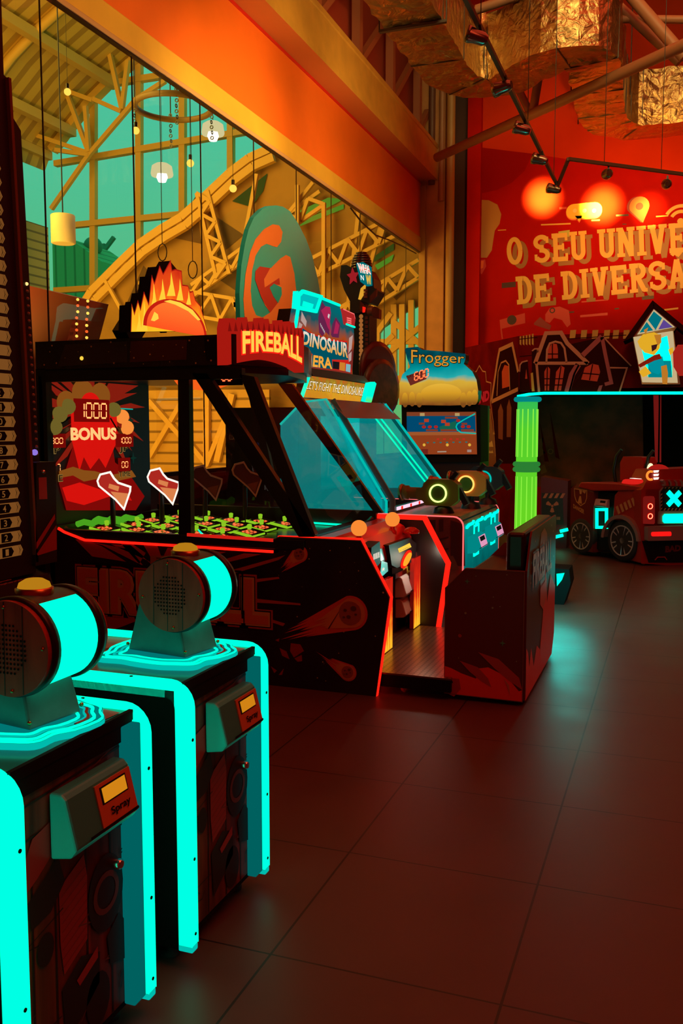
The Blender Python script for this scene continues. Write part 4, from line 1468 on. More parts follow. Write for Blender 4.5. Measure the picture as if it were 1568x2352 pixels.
# red neon along the front edge of the near side
FNr = FY(YN + 0.02)
m = MB(); m.stroke(FNr, ons(FNr, [(640, 1233), (829, 1239), (898, 1372), (864, 1600)]), 0.014, REDNEON, 0.030, -0.015); m.build('neon_strip', t)
m = MB()
m.stroke(FN, ons(FN, [(135, 1213), (150, 1222), (196, 1240), (628, 1267)]), 0.016, REDNEON, 0.012, 0.0)
m.build('neon_strip', t)
m = MB(); m.stroke(FN, ons(FN, [(430, 1228), (628, 1241)]), 0.020, REDDIM, 0.010, -0.004); m.build('neon_strip', t)
# far side panel, same outline in the front half
FF = FY(YF)
fs_ = [(a, b) for a, b in side[5:10]] + [(-2.35, 0.02), (-2.35, 0.84)]
m = MB(); m.poly(FF, fs_, SPACE, 0.04, -0.02)
q = [on(FF, 968, 1225), on(FF, 985, 1222), on(FF, 998, 1262), on(FF, 980, 1262)]
m.build('side_panel', t)
m = MB(); FFr = FY(YF - 0.0)
m.stroke(FFr, [(a + 0.004, b) for a, b in fs_[1:5]], 0.030, REDNEON, 0.045, -0.022); m.build('neon_strip', t)
m = MB(); m.box(-4.02, -2.35, YF - 0.03, YF, 0.05, 0.93, SPACE); m.build('rear_side', t)
# lower carcass
m = MB()
m.box(-4.0, -2.15, YN + 0.05, YF - 0.03, 0.06, 0.80, MATTE)
m.box(-4.02, -3.94, YN, YF, 0.05, 0.94, SPACE)
m.build('cabinet', t)
# rail of the glass box
RAILM = pbr('rail_black', (0.012, 0.008, 0.008), 0.35)
m = MB()
zr0, zr1 = 0.86, 0.925
m.box(-4.0, -2.10, YN - 0.004, YN + 0.045, zr0, zr1, RAILM)
m.box(-4.0, -2.10, YF - 0.045, YF, zr0, zr1 + .06, RAILM)
m.box(-2.14, -2.09, YN, YF, zr0, zr1, RAILM)
m.build('glass_rail', t, bevel=0.005)
# playfield
FIELD = pbr('playfield', (0.012, 0.010, 0.009), 0.22)
m = MB()
vs = [(-3.98, YN + .05, 0.90), (-3.98, YF - .05, 0.90), (-2.14, YF - .05, 0.86), (-2.14, YN + .05, 0.86)]
m.add(vs, [(3, 2, 1, 0)], FIELD)
pf = m.build('playfield', t)
FP = Frame((-3.98, YN + .05, 0.90), (1.84, 0, -0.04), (0, 1, 0))
for b0, b1 in ((0.06, .045), (1.30, 1.29)):
    m = MB(); m.bar(FP.p(1.15, b0, .012), FP.p(1.8, b1, .012), 0.010, 0.014, CYAN); m.build('light_rail', pf)
m = MB(); m.bar(FP.p(1.80, 0.05, .012), FP.p(1.80, 1.28, .012), 0.010, 0.014, CYAN); m.build('light_rail', pf)
m = MB(); m.bar(FP.p(0.9, 0.35, .05), FP.p(1.15, 0.05, .02), 0.008, 0.010, CYAN); m.build('light_rail', pf)
# numbered targets: lime trays with a flipping lip and red digits
nums = ['20', '40', '60', '20', '30', '90', '20', '40', '60', '10', '30', '80', '20', '60', '40', '20', '30', '60', '20', '40']
k = 0
for i in range(5):
    for j in range(4):
        a = 0.22 + i * 0.225 + (0.05 if j % 2 else 0)
        b = 0.10 + j * 0.30 + (i % 2) * 0.05
        if b > 1.14:
            continue
        o = FP.p(a, b, 0.03)
        fr = Frame(o, (math.cos(-0.35), math.sin(-0.35), -0.12), (math.sin(0.35), math.cos(0.35), 0.10))
        m = MB(); m.obox(fr, 0, 0.17, 0, 0.15, -0.02, 0.0, MATTE)
        tr = m.build('target', pf)
        m = MB()
        m.stroke(fr, [(0.0, 0.0), (0.17, 0.0)], 0.010, LIME, 0.018, -0.012)
        m.stroke(fr, [(0.17, 0.0), (0.17, 0.13)], 0.006, LIME, 0.012, -0.012)
        m.stroke(fr, [(0.0, 0.0), (0.0, 0.05)], 0.006, LIME, 0.012, -0.012)
        m.lathe(Frame(fr.p(0.03, 0.12, 0.0), fr.u, fr.v), [(0.014, 0), (0.017, 0.03), (0.010, 0.034)], LIME, 14)
        m.build('lime_frame', tr)
        m = MB()
        m.poly(fr, [(0.03, 0.02), (0.15, 0.02), (0.15, 0.10), (0.03, 0.10)], pbr('digit_window', (0.03, 0.003, 0.003), 0.3), 0.002, 0.0)
        fd = Frame(fr.p(0.045, 0.025, 0.0), fr.u, fr.v)
        digits(m, fd, nums[k % 20], 0, 0, 0.09, 0.065, LEDRED, 0.004, 0.009)
        m.build('score_digits', tr)
        k += 1
# wavy lime ramp at the rear
m = MB()
for s in range(3):
    m.tube([FP.p(0.06 + s * 0.05 + 0.02 * math.sin(q_ * .9), 0.18 + q_ * 0.055 + s * 0.10, 0.035 + 0.012 * math.sin(q_ * 1.6)) for q_ in range(9)], 0.022, emit('green_lit_plastic', (0.10, 0.55, 0.02), 0.7), 8)
m.build('wavy_ramp', pf)
# fan-shaped lit paddles on posts
PADR = emit('paddle_red_print', (0.55, 0.03, 0.02), 0.8)
PADW = emit('paddle_white_rim', (0.95, 0.85, 0.78), 1.3)
PADO = emit('paddle_orange_print', (0.75, 0.24, 0.08), 1.0)
PADD = pbr('paddle_dim_rim', (0.55, 0.42, 0.38), 0.3)
pads = [(262, 1124, 5.30, 1), (375, 1114, 5.62, 1), (475, 1106, 5.95, 0), (567, 1098, 6.2, 0), (165, 1120, 5.5, 2)]
for i, (u, v, y, lit) in enumerate(pads):
    f = FY(y)
    a, b = on(f, u, v)
    fr = Frame(f.p(a, b), (0.85, 0.5, -0.30), (0.22, 0.1, 0.97))
    rim = PADW if lit == 1 else PADD
    mdl = [(-0.13, 0.085), (-0.06, 0.125), (-0.02, 0.085), (0.02, 0.06), (0.12, 0.055), (0.125, 0.02), (0.11, -0.13), (0.03, -0.075), (-0.12, -0.005), (-0.14, 0.03)]
    if lit == 2:
        mdl = [(-0.13, 0.0), (-0.05, 0.03), (0.03, 0.10), (0.10, 0.08), (0.12, 0.02), (0.04, 0.02), (-0.02, -0.02), (-0.05, -0.12), (-0.10, -0.14), (-0.07, -0.05)]
    mdl = [(p * .86, q * .86) for p, q in mdl]
    m = MB(); m.poly(fr, mdl, PADR if lit == 1 else DKRED, 0.02, -0.012)
    if lit == 1:
        m.poly(fr, [(0.10, 0.0), (0.088, -0.10), (0.02, -0.055), (-0.02, -0.02)], PADO, 0, 0.0105)
        m.poly(fr, [(-.04, .03), (.03, .03), (.03, -.005), (-.04, .0)], PADO, 0, 0.0105)
    else:
        m.poly(fr, [(0.09, 0.0), (0.085, -0.09), (0.01, -0.045)], BROWN, 0, 0.0105)
    pd = m.build('paddle', t)
    m = MB(); m.stroke(fr, mdl, 0.012, rim, 0.03, -0.014, closed=True); m.build('paddle_rim', pd)
    m = MB(); q = fr.p(0, -0.06, -0.03); m.tube([q, (q.x, q.y, 0.88)], 0.018, BLACK, 10); m.build('paddle_post', pd)

# posts, struts and glass of the hood
POSTM = pbr('post_black', (0.010, 0.007, 0.007), 0.3)


def plank_px(fr, q, d, base, name):
    mm = MB(); mm.poly(fr, ons(fr, q), POSTM, d, base); return mm.build(name, t, bevel=0.004)


FG = FY(YN + 0.03)
plank_px(FG, [(413, 856), (438, 856), (443, 1246), (415, 1243)], 0.05, -0.025, 'post')
plank_px(FG, [(446, 858), (480, 858), (726, 1232), (690, 1232)], 0.05, -0.02, 'strut')
plank_px(FG, [(555, 860), (588, 866), (728, 1228), (700, 1228)], 0.05, -0.02, 'strut')
FG2 = FY(YF - 0.03)
plank_px(FG2, [(640, 880), (672, 882), (880, 1178), (862, 1178)], 0.04, -0.02, 'strut')
plank_px(FG2, [(572, 905), (590, 905), (638, 1130), (620, 1130)], 0.04, -0.02, 'strut')
plank_px(FG, [(100, 852), (560, 846), (560, 870), (100, 878)], 0.05, -0.02, 'head_rail')
m = MB(); m.box(-4.05, -3.97, YN, YN + .06, .88, 2.0, POSTM); m.build('post', t)
HOOD = glass('hood_glass', (0.96, 0.93, 0.90), 0.05, 0.0)
zt_, zb_ = 1.93, 0.93
m = MB(); m.add([(-4.0, YN + .03, zb_), (-2.1, YN + .03, zb_), (-2.52, YN + .03, zt_), (-4.0, YN + .03, zt_)], [(0, 1, 2, 3)], HOOD); m.build('glass_side', t)
m = MB(); m.add([(-4.0, YF - .03, zb_), (-2.1, YF - .03, zb_), (-2.52, YF - .03, zt_), (-4.0, YF - .03, zt_)], [(0, 1, 2, 3)], HOOD); m.build('glass_side', t)
m = MB(); m.add([(-2.11, YN + .04, zb_), (-2.11, YF - .04, zb_), (-2.53, YF - .04, zt_), (-2.53, YN + .04, zt_)], [(0, 1, 2, 3)], HOOD); m.build('windshield', t)
# roof
ROOFM = pbr('roof_space_print', (0.020, 0.010, 0.010), 0.25, noise=0.4, nscale=2)
m = MB()
rf = [(-4.05, YN - .0), (-2.57, YN - .0), (-2.38, YN + .50), (-2.50, YN + 1.05), (-2.64, YF), (-4.05, YF)]
m.poly(FZ(1.995), rf, ROOFM, 0.185, 0.0)
m.poly(FZ(1.95), [(a + 0.02 if a < -4 else a - .03, b + (0.02 if b < 5.5 else -.02)) for a, b in rf], POSTM, 0.046, 0.0)
rn = random.Random(3)
for u, v in ((250, 812), (308, 826), (262, 838), (352, 796), (420, 802), (435, 786), (470, 812), (485, 832), (345, 818), (288, 797), (255, 790), (330, 840), (405, 796), (375, 822), (210, 800), (180, 812), (150, 826), (120, 798), (115, 812), (102, 842), (130, 838), (500, 800), (512, 815), (478, 786), (390, 835), (300, 812), (450, 838)):
    a, b = on(FN, u, v - 4); m.disc(FN, a, b, rn.choice((.003, .004, .006)), STARP, 0, 0.003, 8)
m.poly(FN, ons(FN, [(150, 792), (292, 784), (292, 832), (132, 842)]), pbr('roof_olive_print', (0.045, 0.030, 0.020), 0.3), 0, 0.0015)
m.poly(FN, ons(FN, [(300, 784), (430, 780), (428, 826), (298, 832)]), pbr('roof_red_print', (0.085, 0.018, 0.016), 0.3), 0, 0.0015)
m.poly(FN, ons(FN, [(468, 776), (512, 774), (520, 826), (474, 828)]), MATTE, 0, 0.0015)
m.build('roof', t, bevel=0.006)
m = MB(); a, b = on(FN, 188, 823); m.ball(FN.p(a, b, 0.0), 0.014, YELLOWL, 12); m.build('side_marker_light', t)
# BONUS back panel
FBP = FX(-4.0)
m = MB()
z0, z1 = 0.92, 1.94
y0, y1 = YN + 0.02, YF - 0.05
m.poly(FBP, [(YN, .9), (6.36, .9), (6.36, 1.95), (YN, 1.95)], pbr('volcano_black_print', (0.035, 0.006, 0.006), 0.4), 0.03, -0.03)
VR = emit('volcano_red_print', (0.85, 0.008, 0.005), 0.85)
VR2 = emit('volcano_deep_print', (0.30, 0.004, 0.003), 0.75)
VO = emit('volcano_ochre_print', (0.42, 0.13, 0.015), 0.6)
RAYE = emit('volcano_ray_print', (0.40, 0.020, 0.008), 0.6)
cen = on(FBP, 212, 945)
for k in range(26):
    an = math.radians(k * 360 / 26 + 5)
    an2 = an + math.radians(5.5)
    r = 0.62 if k % 2 else 0.72
    q = [(cen[0], cen[1]), (cen[0] + r * math.cos(an - .01), cen[1] + r * .8 * math.sin(an - .01)), (cen[0] + r * .7 * math.cos(an2), cen[1] + .8 * r * .7 * math.sin(an2))]
    q = [(min(max(p, y0), 6.3), min(max(z, z0), z1)) for p, z in q]
    m.poly(FBP, q, RAYE, 0, 0.002 + 0.0002 * k)
pb_ = lambda pts, mt, bs: m.poly(FBP, ons(FBP, pts), mt, 0, bs)
pb_([(168, 1015), (255, 1015), (262, 1062), (292, 1085), (330, 1140), (310, 1172), (150, 1172), (133, 1110), (150, 1075)], VR2, 0.008)
pb_([(160, 940), (265, 940), (268, 1010), (240, 1075), (225, 1052), (205, 1078), (190, 1050), (180, 1082), (162, 1010)], VR, 0.009)
pb_([(133, 1082), (165, 1072), (190, 1080), (215, 1082), (250, 1092), (300, 1080), (310, 1095), (270, 1104), (230, 1098), (190, 1106), (165, 1092), (133, 1098)], VO, 0.010)
pb_([(140, 1120), (180, 1108), (230, 1125), (280, 1112), (300, 1150), (250, 1140), (190, 1160), (150, 1150)], VR, 0.011)
for u, v, r, mt in ((188, 903, .13, VO), (228, 908, .12, VO), (150, 925, .11, VO), (205, 930, .12, VR)):
    a, b = on(FBP, u, v); m.disc(FBP, a, b, r, mt, 0, 0.012 + (0.001 if mt is VR else 0), 22, r * .75)
for u, v in ((297, 965), (303, 1052)):
    a, b = on(FBP, u, v); m.poly(FBP, star4(a, b, 0.05), TEALP, 0, 0.012)
m.stroke(FBP, [on(FBP, 108, 992), on(FBP, 158, 958)], 0.016, MATTE, 0, 0.013)
m.stroke(FBP, [on(FBP, 268, 990), on(FBP, 250, 960)], 0.016, MATTE, 0, 0.013)
m.stroke(FBP, [on(FBP, 266, 938), on(FBP, 302, 940)], 0.008, CYANDIM, 0, 0.013)
bp = m.build('back_panel', t)
dw = emit('display_window', (0.22, 0.003, 0.002), 0.8)


def led(u0, v0, u1, v1, s, mt, frame=True, th=None):
    a0, b0 = on(FBP, u0, v1); a1, b1 = on(FBP, u1, v0)
    mm = MB()
    if frame:
        mm.poly(FBP, [(a0 - .03, b0 - .03), (a1 + .03, b0 - .03), (a1 + .03, b1 + .03), (a0 - .03, b1 + .03)], dw, 0.006, 0.014)
    digits(mm, FBP, s, a0, b0, a1 - a0, b1 - b0, mt, 0.022, th, 0.03)
    return mm.build('led_display', bp)


led(172, 928, 240, 959, '1000', LEDHOT, True, 0.012)
led(110, 1006, 139, 1019, '300', LEDHOT, True, 0.006)
led(267, 1005, 296, 1018, '1000', LEDHOT, True, 0.006)
led(273, 1060, 289, 1074, '00', LEDHOT, True, 0.006)
led(125, 1066, 133, 1082, '7', LEDHOT, False, 0.006)
m = MB()
a0, b0 = on(FBP, 157, 1012); a1, b1 = on(FBP, 262, 982)
a, b = on(FBP, 210, 1000)
m.text(FBP, 'BONUS', a0, b0, a1 - a0, b1 - b0, emit('bonus_letters', (1.0, 0.50, 0.18), 1.3), 0.004, 0.016, 0.045)
m.build('bonus_lettering', bp)
m = MB()
for s, u0, v0, u1, v1 in (('JP', 109, 1047, 133, 1026), ('JP', 270, 1041, 291, 1023), ('TIME', 269, 1095, 295, 1081), ('E', 131, 1105, 139, 1091)):
    a0, b0 = on(FBP, u0, v0); a1, b1 = on(FBP, u1, v1)
    m.text(FBP, s, a0 - .006, b0 - .006, a1 - a0 + .012, b1 - b0 + .012, emit('jp_tan', (0.34, 0.20, 0.05), 0.7), 0, 0.0145, 0.05)
    m.text(FBP, s, a0, b0, a1 - a0, b1 - b0, MATTE, 0, 0.017, 0.0)
m.build('jackpot_lettering', bp)
GLOB = emit('orange_globe', (1.0, 0.30, 0.05), 1.0)
GLOBG = emit('olive_globe', (0.20, 0.15, 0.025), 0.8)
for u, v, mt in ((150, 934, GLOBG), (131, 952, GLOBG), (119, 981, GLOBG), (256, 941, GLOBG), (275, 957, GLOB), (286, 982, GLOB)):
    m = MB(); a, b = on(FBP, u, v); m.ball(FBP.p(a, b, 0.02), 0.055, mt, 16); m.build('globe_lamp', bp)
# lamp under the roof and the small ceiling display
m = MB(); m.lathe(Frame((-3.15, 5.72, 1.95), (1, 0, 0), (0, -1, 0)), [(0.21, 0), (0.18, 0.04), (0.10, 0.07), (0.001, 0.08)], ORANGEL, 26); m.build('hood_lamp', t)
# flame topper
m = MB()
FT2 = FX(-3.25)
topo = ons(FT2, [(300, 762), (302, 700), (308, 722), (316, 692), (322, 712), (330, 672), (341, 700), (348, 634), (354, 652), (366, 612), (374, 630), (391, 599), (394, 622), (402, 619), (416, 623),
                 (418, 655), (431, 657), (436, 672), (442, 669), (448, 690), (460, 704), (468, 735), (475, 760)])
FLAME = emit_grad('flame_backlit', [(0.0, (1.0, 0.55, 0.02)), (0.30, (1.0, 0.40, 0.01)), (0.55, (0.95, 0.10, 0.008)), (1.0, (0.55, 0.008, 0.006))], 'Z', 2.20, 2.76, 1.0, 0.35, 9)
m.poly(FT2, topo, FLAME, 0.09, -0.09, MATTE)
tp = m.build('flame_topper', t)
m = MB()
m.stroke(FT2, topo, 0.008, emit('flame_dark_red', (0.45, 0.01, 0.006), 0.8), 0, 0.002)
for u, v0, v1, w in ((330, 760, 690, 8), (352, 720, 650, 10), (372, 690, 640, 8), (392, 680, 625, 10), (412, 690, 640, 8), (432, 700, 668, 6), (318, 760, 715, 6)):
    pts = ons(FT2, [(u - w, v0), (u - w * .2, (v0 + v1) / 2), (u, v1), (u + w * .5, (v0 + v1) / 2), (u + w, v0)])
    m.poly(FT2, pts, emit('flame_yellow', (1.0, 0.62, 0.04), 1.0), 0, 0.003)
m.build('flame_tongues', tp)
m = MB()
cb = on(FT2, 405, 752); rb = abs(on(FT2, 472, 752)[0] - cb[0])
rbz = on(FT2, 405, 686)[1] - cb[1]
m.poly(FT2, arc_pts(cb[0], on(FT2, 405, 762)[1], rb * 1.02, 0, 180, 24, rbz * 1.1), emit('ball_dark_rim', (0.62, 0.015, 0.006), 0.9), 0, 0.004)
m.poly(FT2, arc_pts(cb[0], on(FT2, 405, 762)[1], rb * .93, 0, 180, 24, rbz * 1.0), emit_grad('ball_orange', [(0, (1.0, 0.05, 0.01)), (1, (1.0, 0.22, 0.03))], 'Z', 2.2, 2.5, 1.0), 0, 0.006)
m.poly(FT2, ons(FT2, [(374, 692), (388, 689), (412, 695), (440, 712), (458, 735), (452, 736), (430, 715), (400, 700)]), YELLOWL, 0, 0.008)
m.poly(FT2, ons(FT2, [(344, 736), (352, 716), (360, 722), (362, 732), (352, 738)]), YELLOWL, 0, 0.008)
m.build('fireball_print', tp)
m = MB(); m.bar((-3.42, 5.15, 2.18), (-3.42, 5.6, 2.62), 0.10, 0.16, BLACK)
m.bar((-3.40, 5.55, 2.3), (-3.40, 5.75, 2.74), 0.05, 0.14, BLACK); m.build('topper_brace', tp)
# FIREBALL marquee: a bowed light box over the windshield
c0, c1 = on(FX(-2.45), 548, 800), on(FX(-2.28), 703, 800)
ya, yb = YN + 0.0, YF - 0.12
NS = 16


def bow(s, z):
    k = 0.05 * math.sin(math.pi * s)
    return V((-2.60 + 0.28 * s + 0.9 * k, 5.03 + 0.55 * s - 0.44 * k, z))


def top_z(s):
    return 2.215 + 0.012 * math.sin(math.pi * s)


def low_z(s):
    return 2.01 + 0.055 * math.sin(math.pi * s) - 0.02 * s


jag = random.Random(5)
m = MB()
REDBOX = emit('marquee_red', (0.50, 0.012, 0.006), 0.75)
N2 = 48
vs, fs = [], []
for i in range(N2 + 1):
    s = i / N2
    tz = top_z(s) + (0.050 if i % 3 == 1 else (0.0 if i % 3 == 0 else 0.02)) * (0.6 + 0.8 * jag.random())
    lz = low_z(s) - 0.02
    pf_, pl = bow(s, tz), bow(s, lz)
    vs += [pf_, pl, pf_ - V((0.07, 0, 0)), pl - V((0.07, 0, 0))]
for i in range(N2):
    a, b = 4 * i, 4 * i + 4
    fs += [(a + 1, b + 1, b, a), (a, b, b + 2, a + 2), (a + 3, a + 2, b + 2, b + 3), (a + 1, a + 3, b + 3, b + 1)]
fs += [(0, 2, 3, 1), (4 * N2, 4 * N2 + 1, 4 * N2 + 3, 4 * N2 + 2)]
m.add(vs, fs, REDBOX)
mq = m.build('marquee', t)
m = MB()
for o_, mt in ((0.004, emit('marquee_dark', (0.28, 0.006, 0.004), 0.7)),):
    for i in range(1, N2 - 1, 3):
        s0, s1, s2 = (i - .8) / N2, i / N2, (i + 1.1) / N2
        m.add([bow(s0, top_z(s0) - .02) + V((.003, 0, 0)), bow(s2, top_z(s2) - .02) + V((.003, 0, 0)), bow(s1, top_z(s1) + .038) + V((.003, 0, 0))], [(0, 1, 2)], mt)
m.build('flame_edge', mq)


def mwarp(a, b):
    s = 0.15 + 0.80 * a
    z = low_z(s) + 0.030 + b * (top_z(s) - low_z(s) - 0.048)
    return bow(s, z) + V((0.006, 0, 0))


def mwarp2(a, b):
    s = 0.14 + 0.82 * a
    z = low_z(s) + 0.022 + b * (top_z(s) - low_z(s) - 0.032)
    return bow(s, z) + V((0.003, 0, 0))


m = MB()
m.text(FX(0), 'FIREBALL', 0, 0, 1, 1, emit('marquee_yellow', (1.0, 0.50, 0.06), 1.25), 0, 0, 0.03, warp=mwarp)
m.text(FX(0), 'FIREBALL', 0, 0, 1, 1, REDNEON, 0, 0, 0.07, warp=mwarp2)
m.build('marquee_lettering', mq)
m = MB(); fr = FY(YN + .25); a, b = on(fr, 528, 864); digits(m, fr, '60', a - .05, b - .03, .08, .07, LEDRED, 0.03, .010); m.poly(fr, [(a - .2, b - .06), (a + .1, b - .06), (a + .1, b + .06), (a - .2, b + .06)], MATTE, .01, 0.015); m.build('score_display', t)

# control console between the two side panels
CONS = pbr('console_dark', (0.02, 0.012, 0.012), 0.5, spec=0.15)
REDPL = pbr('console_red_plastic', (0.50, 0.02, 0.012), 0.22)
m = MB()
m.box(-2.3, -1.98, YN + .06, YF - .06, 0.14, 0.90, CONS)
m.build('console', t)
m = MB()
for yc, w in (((YN + YF) / 2, 0.36),):
    fr = Frame((-2.05, yc, 0.80), (0, 1, 0), (0, 0, 1))
    pr = [(0.00, 0.13), (0.10, 0.125), (0.19, 0.08), (0.25, 0.0), (0.255, -0.10), (0.20, -0.14), (0, -0.14)]
k = 7
vs = [V((-2.06 + a, yy, 0.81 + b)) for yy in (YN + .08, YF - .08) for a, b in pr]
m.add(vs, [(i, (i + 1) % k, k + (i + 1) % k, k + i) for i in range(k)] + [tuple(range(k))[::-1], tuple(range(k, 2 * k))], REDPL)
m.build('control_hump', t, bevel=0.02, seg=3)
fc = FX(-1.80)
blk = ons(fc, [(886, 1252), (935, 1235), (950, 1248), (948, 1288), (905, 1304), (893, 1298)])
m = MB(); m.poly(fc, blk, CONS, 0.12, -0.10); cb_ = m.build('button_box', t, bevel=0.004)
m = MB()
q = ons(fc, [(907, 1260), (934, 1247), (938, 1256), (910, 1269)])
m.poly(fc, q, YELLOWL, 0.002, 0.020)
a0, b0 = on(fc, 911, 1266)
a1, b1 = on(fc, 934, 1252)
m.text(fc, 'FIREBALL', a0, b0, a1 - a0, (b1 - b0) * .6, BROWN, 0, 0.0235, 0.0)
m.build('name_plate', cb_)
a, b = on(fc, 925, 1284)
fo = Frame(fc.p(a, b, 0.02), (0, 1, 0.28), (0, -0.28, 1))
m = MB(); m.disc(fo, 0, 0, 0.125, REDNEON, 0.010, 0.0, 26, 0.045); m.disc(fo, 0, 0, 0.10, emit('oval_orange', (1.0, 0.34, 0.02), 1.2), 0.008, 0.010, 26, 0.030); m.build('start_button', cb_)
for (u, v) in ((863, 1279), (977, 1233)):
    f_ = FX(-1.76 if u < 900 else -1.80)
    a, b = on(f_, u, v)
    m = MB(); m.poly(f_, [(a - .10, b - .09), (a + .10, b - .05), (a + .08, b + .09), (a - .09, b + .07)], CONS, 0.08, -0.08)
    for k in range(6):
        m.stroke(f_, [(a - .055 + .022 * k, b + .025), (a - .050 + .022 * k, b - .012)], 0.008, WHITEL, 0.0, 0.003)
    m.build('vent_slots', t)
for (u, v) in ((882, 1306), (956, 1282)):
    f_ = FX(-1.79)
    a, b = on(f_, u, v)
    m = MB(); m.poly(f_, [(a - .09, b - .05), (a + .09, b - .03), (a + .07, b + .03), (a - .06, b + .06)], REDPL, 0.06, -0.06)
    m.text(f_, 'play', a - .05, b - .015, .05, .03, WHITEL, 0, 0.003)
    m.build('play_lamp', t)
# glowing balls on stems
BALLM = emit('glow_ball', (1.0, 0.27, 0.035), 0.95)
for (u, v, y) in ((824, 1213, 5.45), (901, 1193, 6.12)):
    f_ = FY(y); a, b = on(f_, u, v)
    m = MB(); m.ball(f_.p(a, b), 0.052, BALLM, 28); bb_ = m.build('ball_knob', t)
    m = MB(); m.lathe(Frame(f_.p(a, b), (1, 0, 0), (0, 1, 0)), [(0.03, -0.125), (0.03, -0.085), (0.016, -0.07), (0.016, -0.045)], REDPL, 16); m.build('stem', bb_)
m = MB(); f_ = FY(6.28); a, b = on(f_, 944, 1218); m.lathe(Frame(f_.p(a, b), (1, 0, 0), (0, 1, 0)), [(0.06, -.02), (0.06, 0.0), (0.03, .02), (0.001, .025)], REDPL, 20); m.build('push_button', t)
# card readers on a lit yellow column
LITY = emit('yellow_column_print', (0.62, 0.26, 0.02), 0.8)
fcr = FX(-1.86)
q = ons(fcr, [(900, 1312), (950, 1290), (952, 1470), (900, 1500)])
m = MB(); m.poly(fcr, [(q[0][0], .14), (q[1][0], .14), (q[1][0], .70), (q[0][0], .70)], CONS, 0.06, -0.06)
m.poly(fcr, [(on(fcr, 925, 1300)[0], .40), (on(fcr, 949, 1290)[0], .40), (on(fcr, 949, 1290)[0], .69), (on(fcr, 925, 1300)[0], .69)], LITY, 0, 0.002)
m.poly(fcr, [(on(fcr, 930, 1300)[0], .14), (on(fcr, 949, 1290)[0], .14), (on(fcr, 949, 1290)[0], .40), (on(fcr, 930, 1300)[0], .40)], pbr('pillar_red_print', (0.55, 0.10, 0.04), 0.4), 0, 0.002)
m.build('reader_pillar', t)
card_reader(t, fcr, on(fcr, 906, 1350)[0], on(fcr, 946, 1335)[0], on(fcr, 906, 1374)[1], on(fcr, 906, 1325)[1], 0.09, False, pbr('reader_pale', (0.80, 0.78, 0.74), 0.35), pbr('reader_pink_face', (0.75, 0.45, 0.50), 0.35), MATTE)
card_reader(t, fcr, on(fcr, 907, 1400)[0], on(fcr, 945, 1390)[0], on(fcr, 907, 1420)[1], on(fcr, 907, 1376)[1], 0.085, False, pbr('reader_cream', (0.70, 0.45, 0.30), 0.35), pbr('reader_red_face', (0.85, 0.16, 0.08), 0.35), MATTE)
m = MB(); f_ = FX(-1.84); q = ons(f_, [(902, 1318), (928, 1305), (928, 1316), (902, 1329)]); m.poly(f_, q, CHROME, .02, 0); m.build('coin_plate', t)
# flame pillars
PILL = emit_grad('flame_pillar', [(0.0, (1.0, 0.50, 0.02)), (0.22, (1.0, 0.22, 0.01)), (0.45, (0.80, 0.025, 0.006)), (1.0, (0.40, 0.008, 0.006))], 'Z', 0.13, 0.75, 0.95, 0.45, 14)
for u0, u1 in ((876, 901), (949, 970)):
    f_ = FX(-1.74 if u0 < 900 else -1.76)
    a0 = on(f_, u0, 1500)[0]; a1 = on(f_, u1, 1500)[0]
    ztop = 0.62 if u0 < 900 else 0.66
    m = MB(); m.poly(f_, [(a0, .14), (a1, .14), (a1, ztop), (a0, ztop)], PILL, 0.03, -0.03, REDPL)
    pl_ = m.build('flame_pillar', t)
    m = MB()
    for k in range(4):
        aa = a0 + (a1 - a0) * (0.15 + 0.22 * k)
        m.poly(f_, [(aa - .012, .15), (aa + .014, .15), (aa + .004, .30 + .05 * (k % 2)), (aa + .001, .42 + .06 * (k % 3))], emit('pillar_tongue', (1.0, 0.55, 0.03), 1.0), 0, 0.002)
    m.build('flame_tongues', pl_)
light('reader_fill', 'POINT', (-1.66, 6.22, 0.68), 1.3, (1.0, 0.80, 0.62), size=.04)  # unseen point light added to brighten the card readers
light('hump_lamp', 'POINT', (-1.75, 5.75, 1.02), 1.6, (1.0, 0.05, 0.02), size=.06)
# platform and seat
PLATM = lines_mat('tread_plate', (0.42, 0.24, 0.14), (0.20, 0.10, 0.05), 'X', 0.035, 0.012, 0, 0.28, 0.6, 'Y', 0.035, 0.012, 0, metal=0.6)
m = MB(); m.box(-1.98, -1.20, YN + .06, YF - .04, 0.05, 0.125, MATTE); m.box(-1.98, -1.20, YN + .06, YF - .04, 0.125, 0.135, PLATM)
m.build('platform', t)
SEATP = pbr('seat_space_print', (0.13, 0.014, 0.010), 0.4, spec=0.2)
SEATR = pbr('seat_red_print', (0.95, 0.045, 0.020), 0.4, spec=0.2)
SEATD = pbr('seat_flame_dark', (0.48, 0.018, 0.014), 0.35)
FS = FY(5.15)
sx0, sx1 = -1.246, -0.785
sd = [(sx0, 0.035), (sx0, 0.668), (sx0 + .118, 0.79), (sx1, 0.79), (sx1, .030)]
m = MB(); m.poly(FS, sd, SEATP, 0.03, -0.03)
m.poly(FS, [(sx0, .036), (sx0, .20), (sx0 + .04, .19), (sx0 + .10, .165), (sx0 + .19, .14), (sx0 + .19, .20), (sx0 + .26, .215), (sx0 + .37, .17), (sx0 + .44, .09), (sx1, .10), (sx1, .032)], SEATR, 0, 0.002)
for q in ([(.04, .13), (.09, .13), (.10, .07), (.06, .02), (.03, .03)], [(.09, .24), (.20, .21), (.26, .15), (.28, .10), (.22, .13), (.15, .18)], [(.20, .30), (.32, .27), (.44, .17), (.46, .10), (.38, .15), (.30, .21)]):
    m.poly(FS, [(sx0 + a, b) for a, b in q], SEATD, 0, 0.0035)
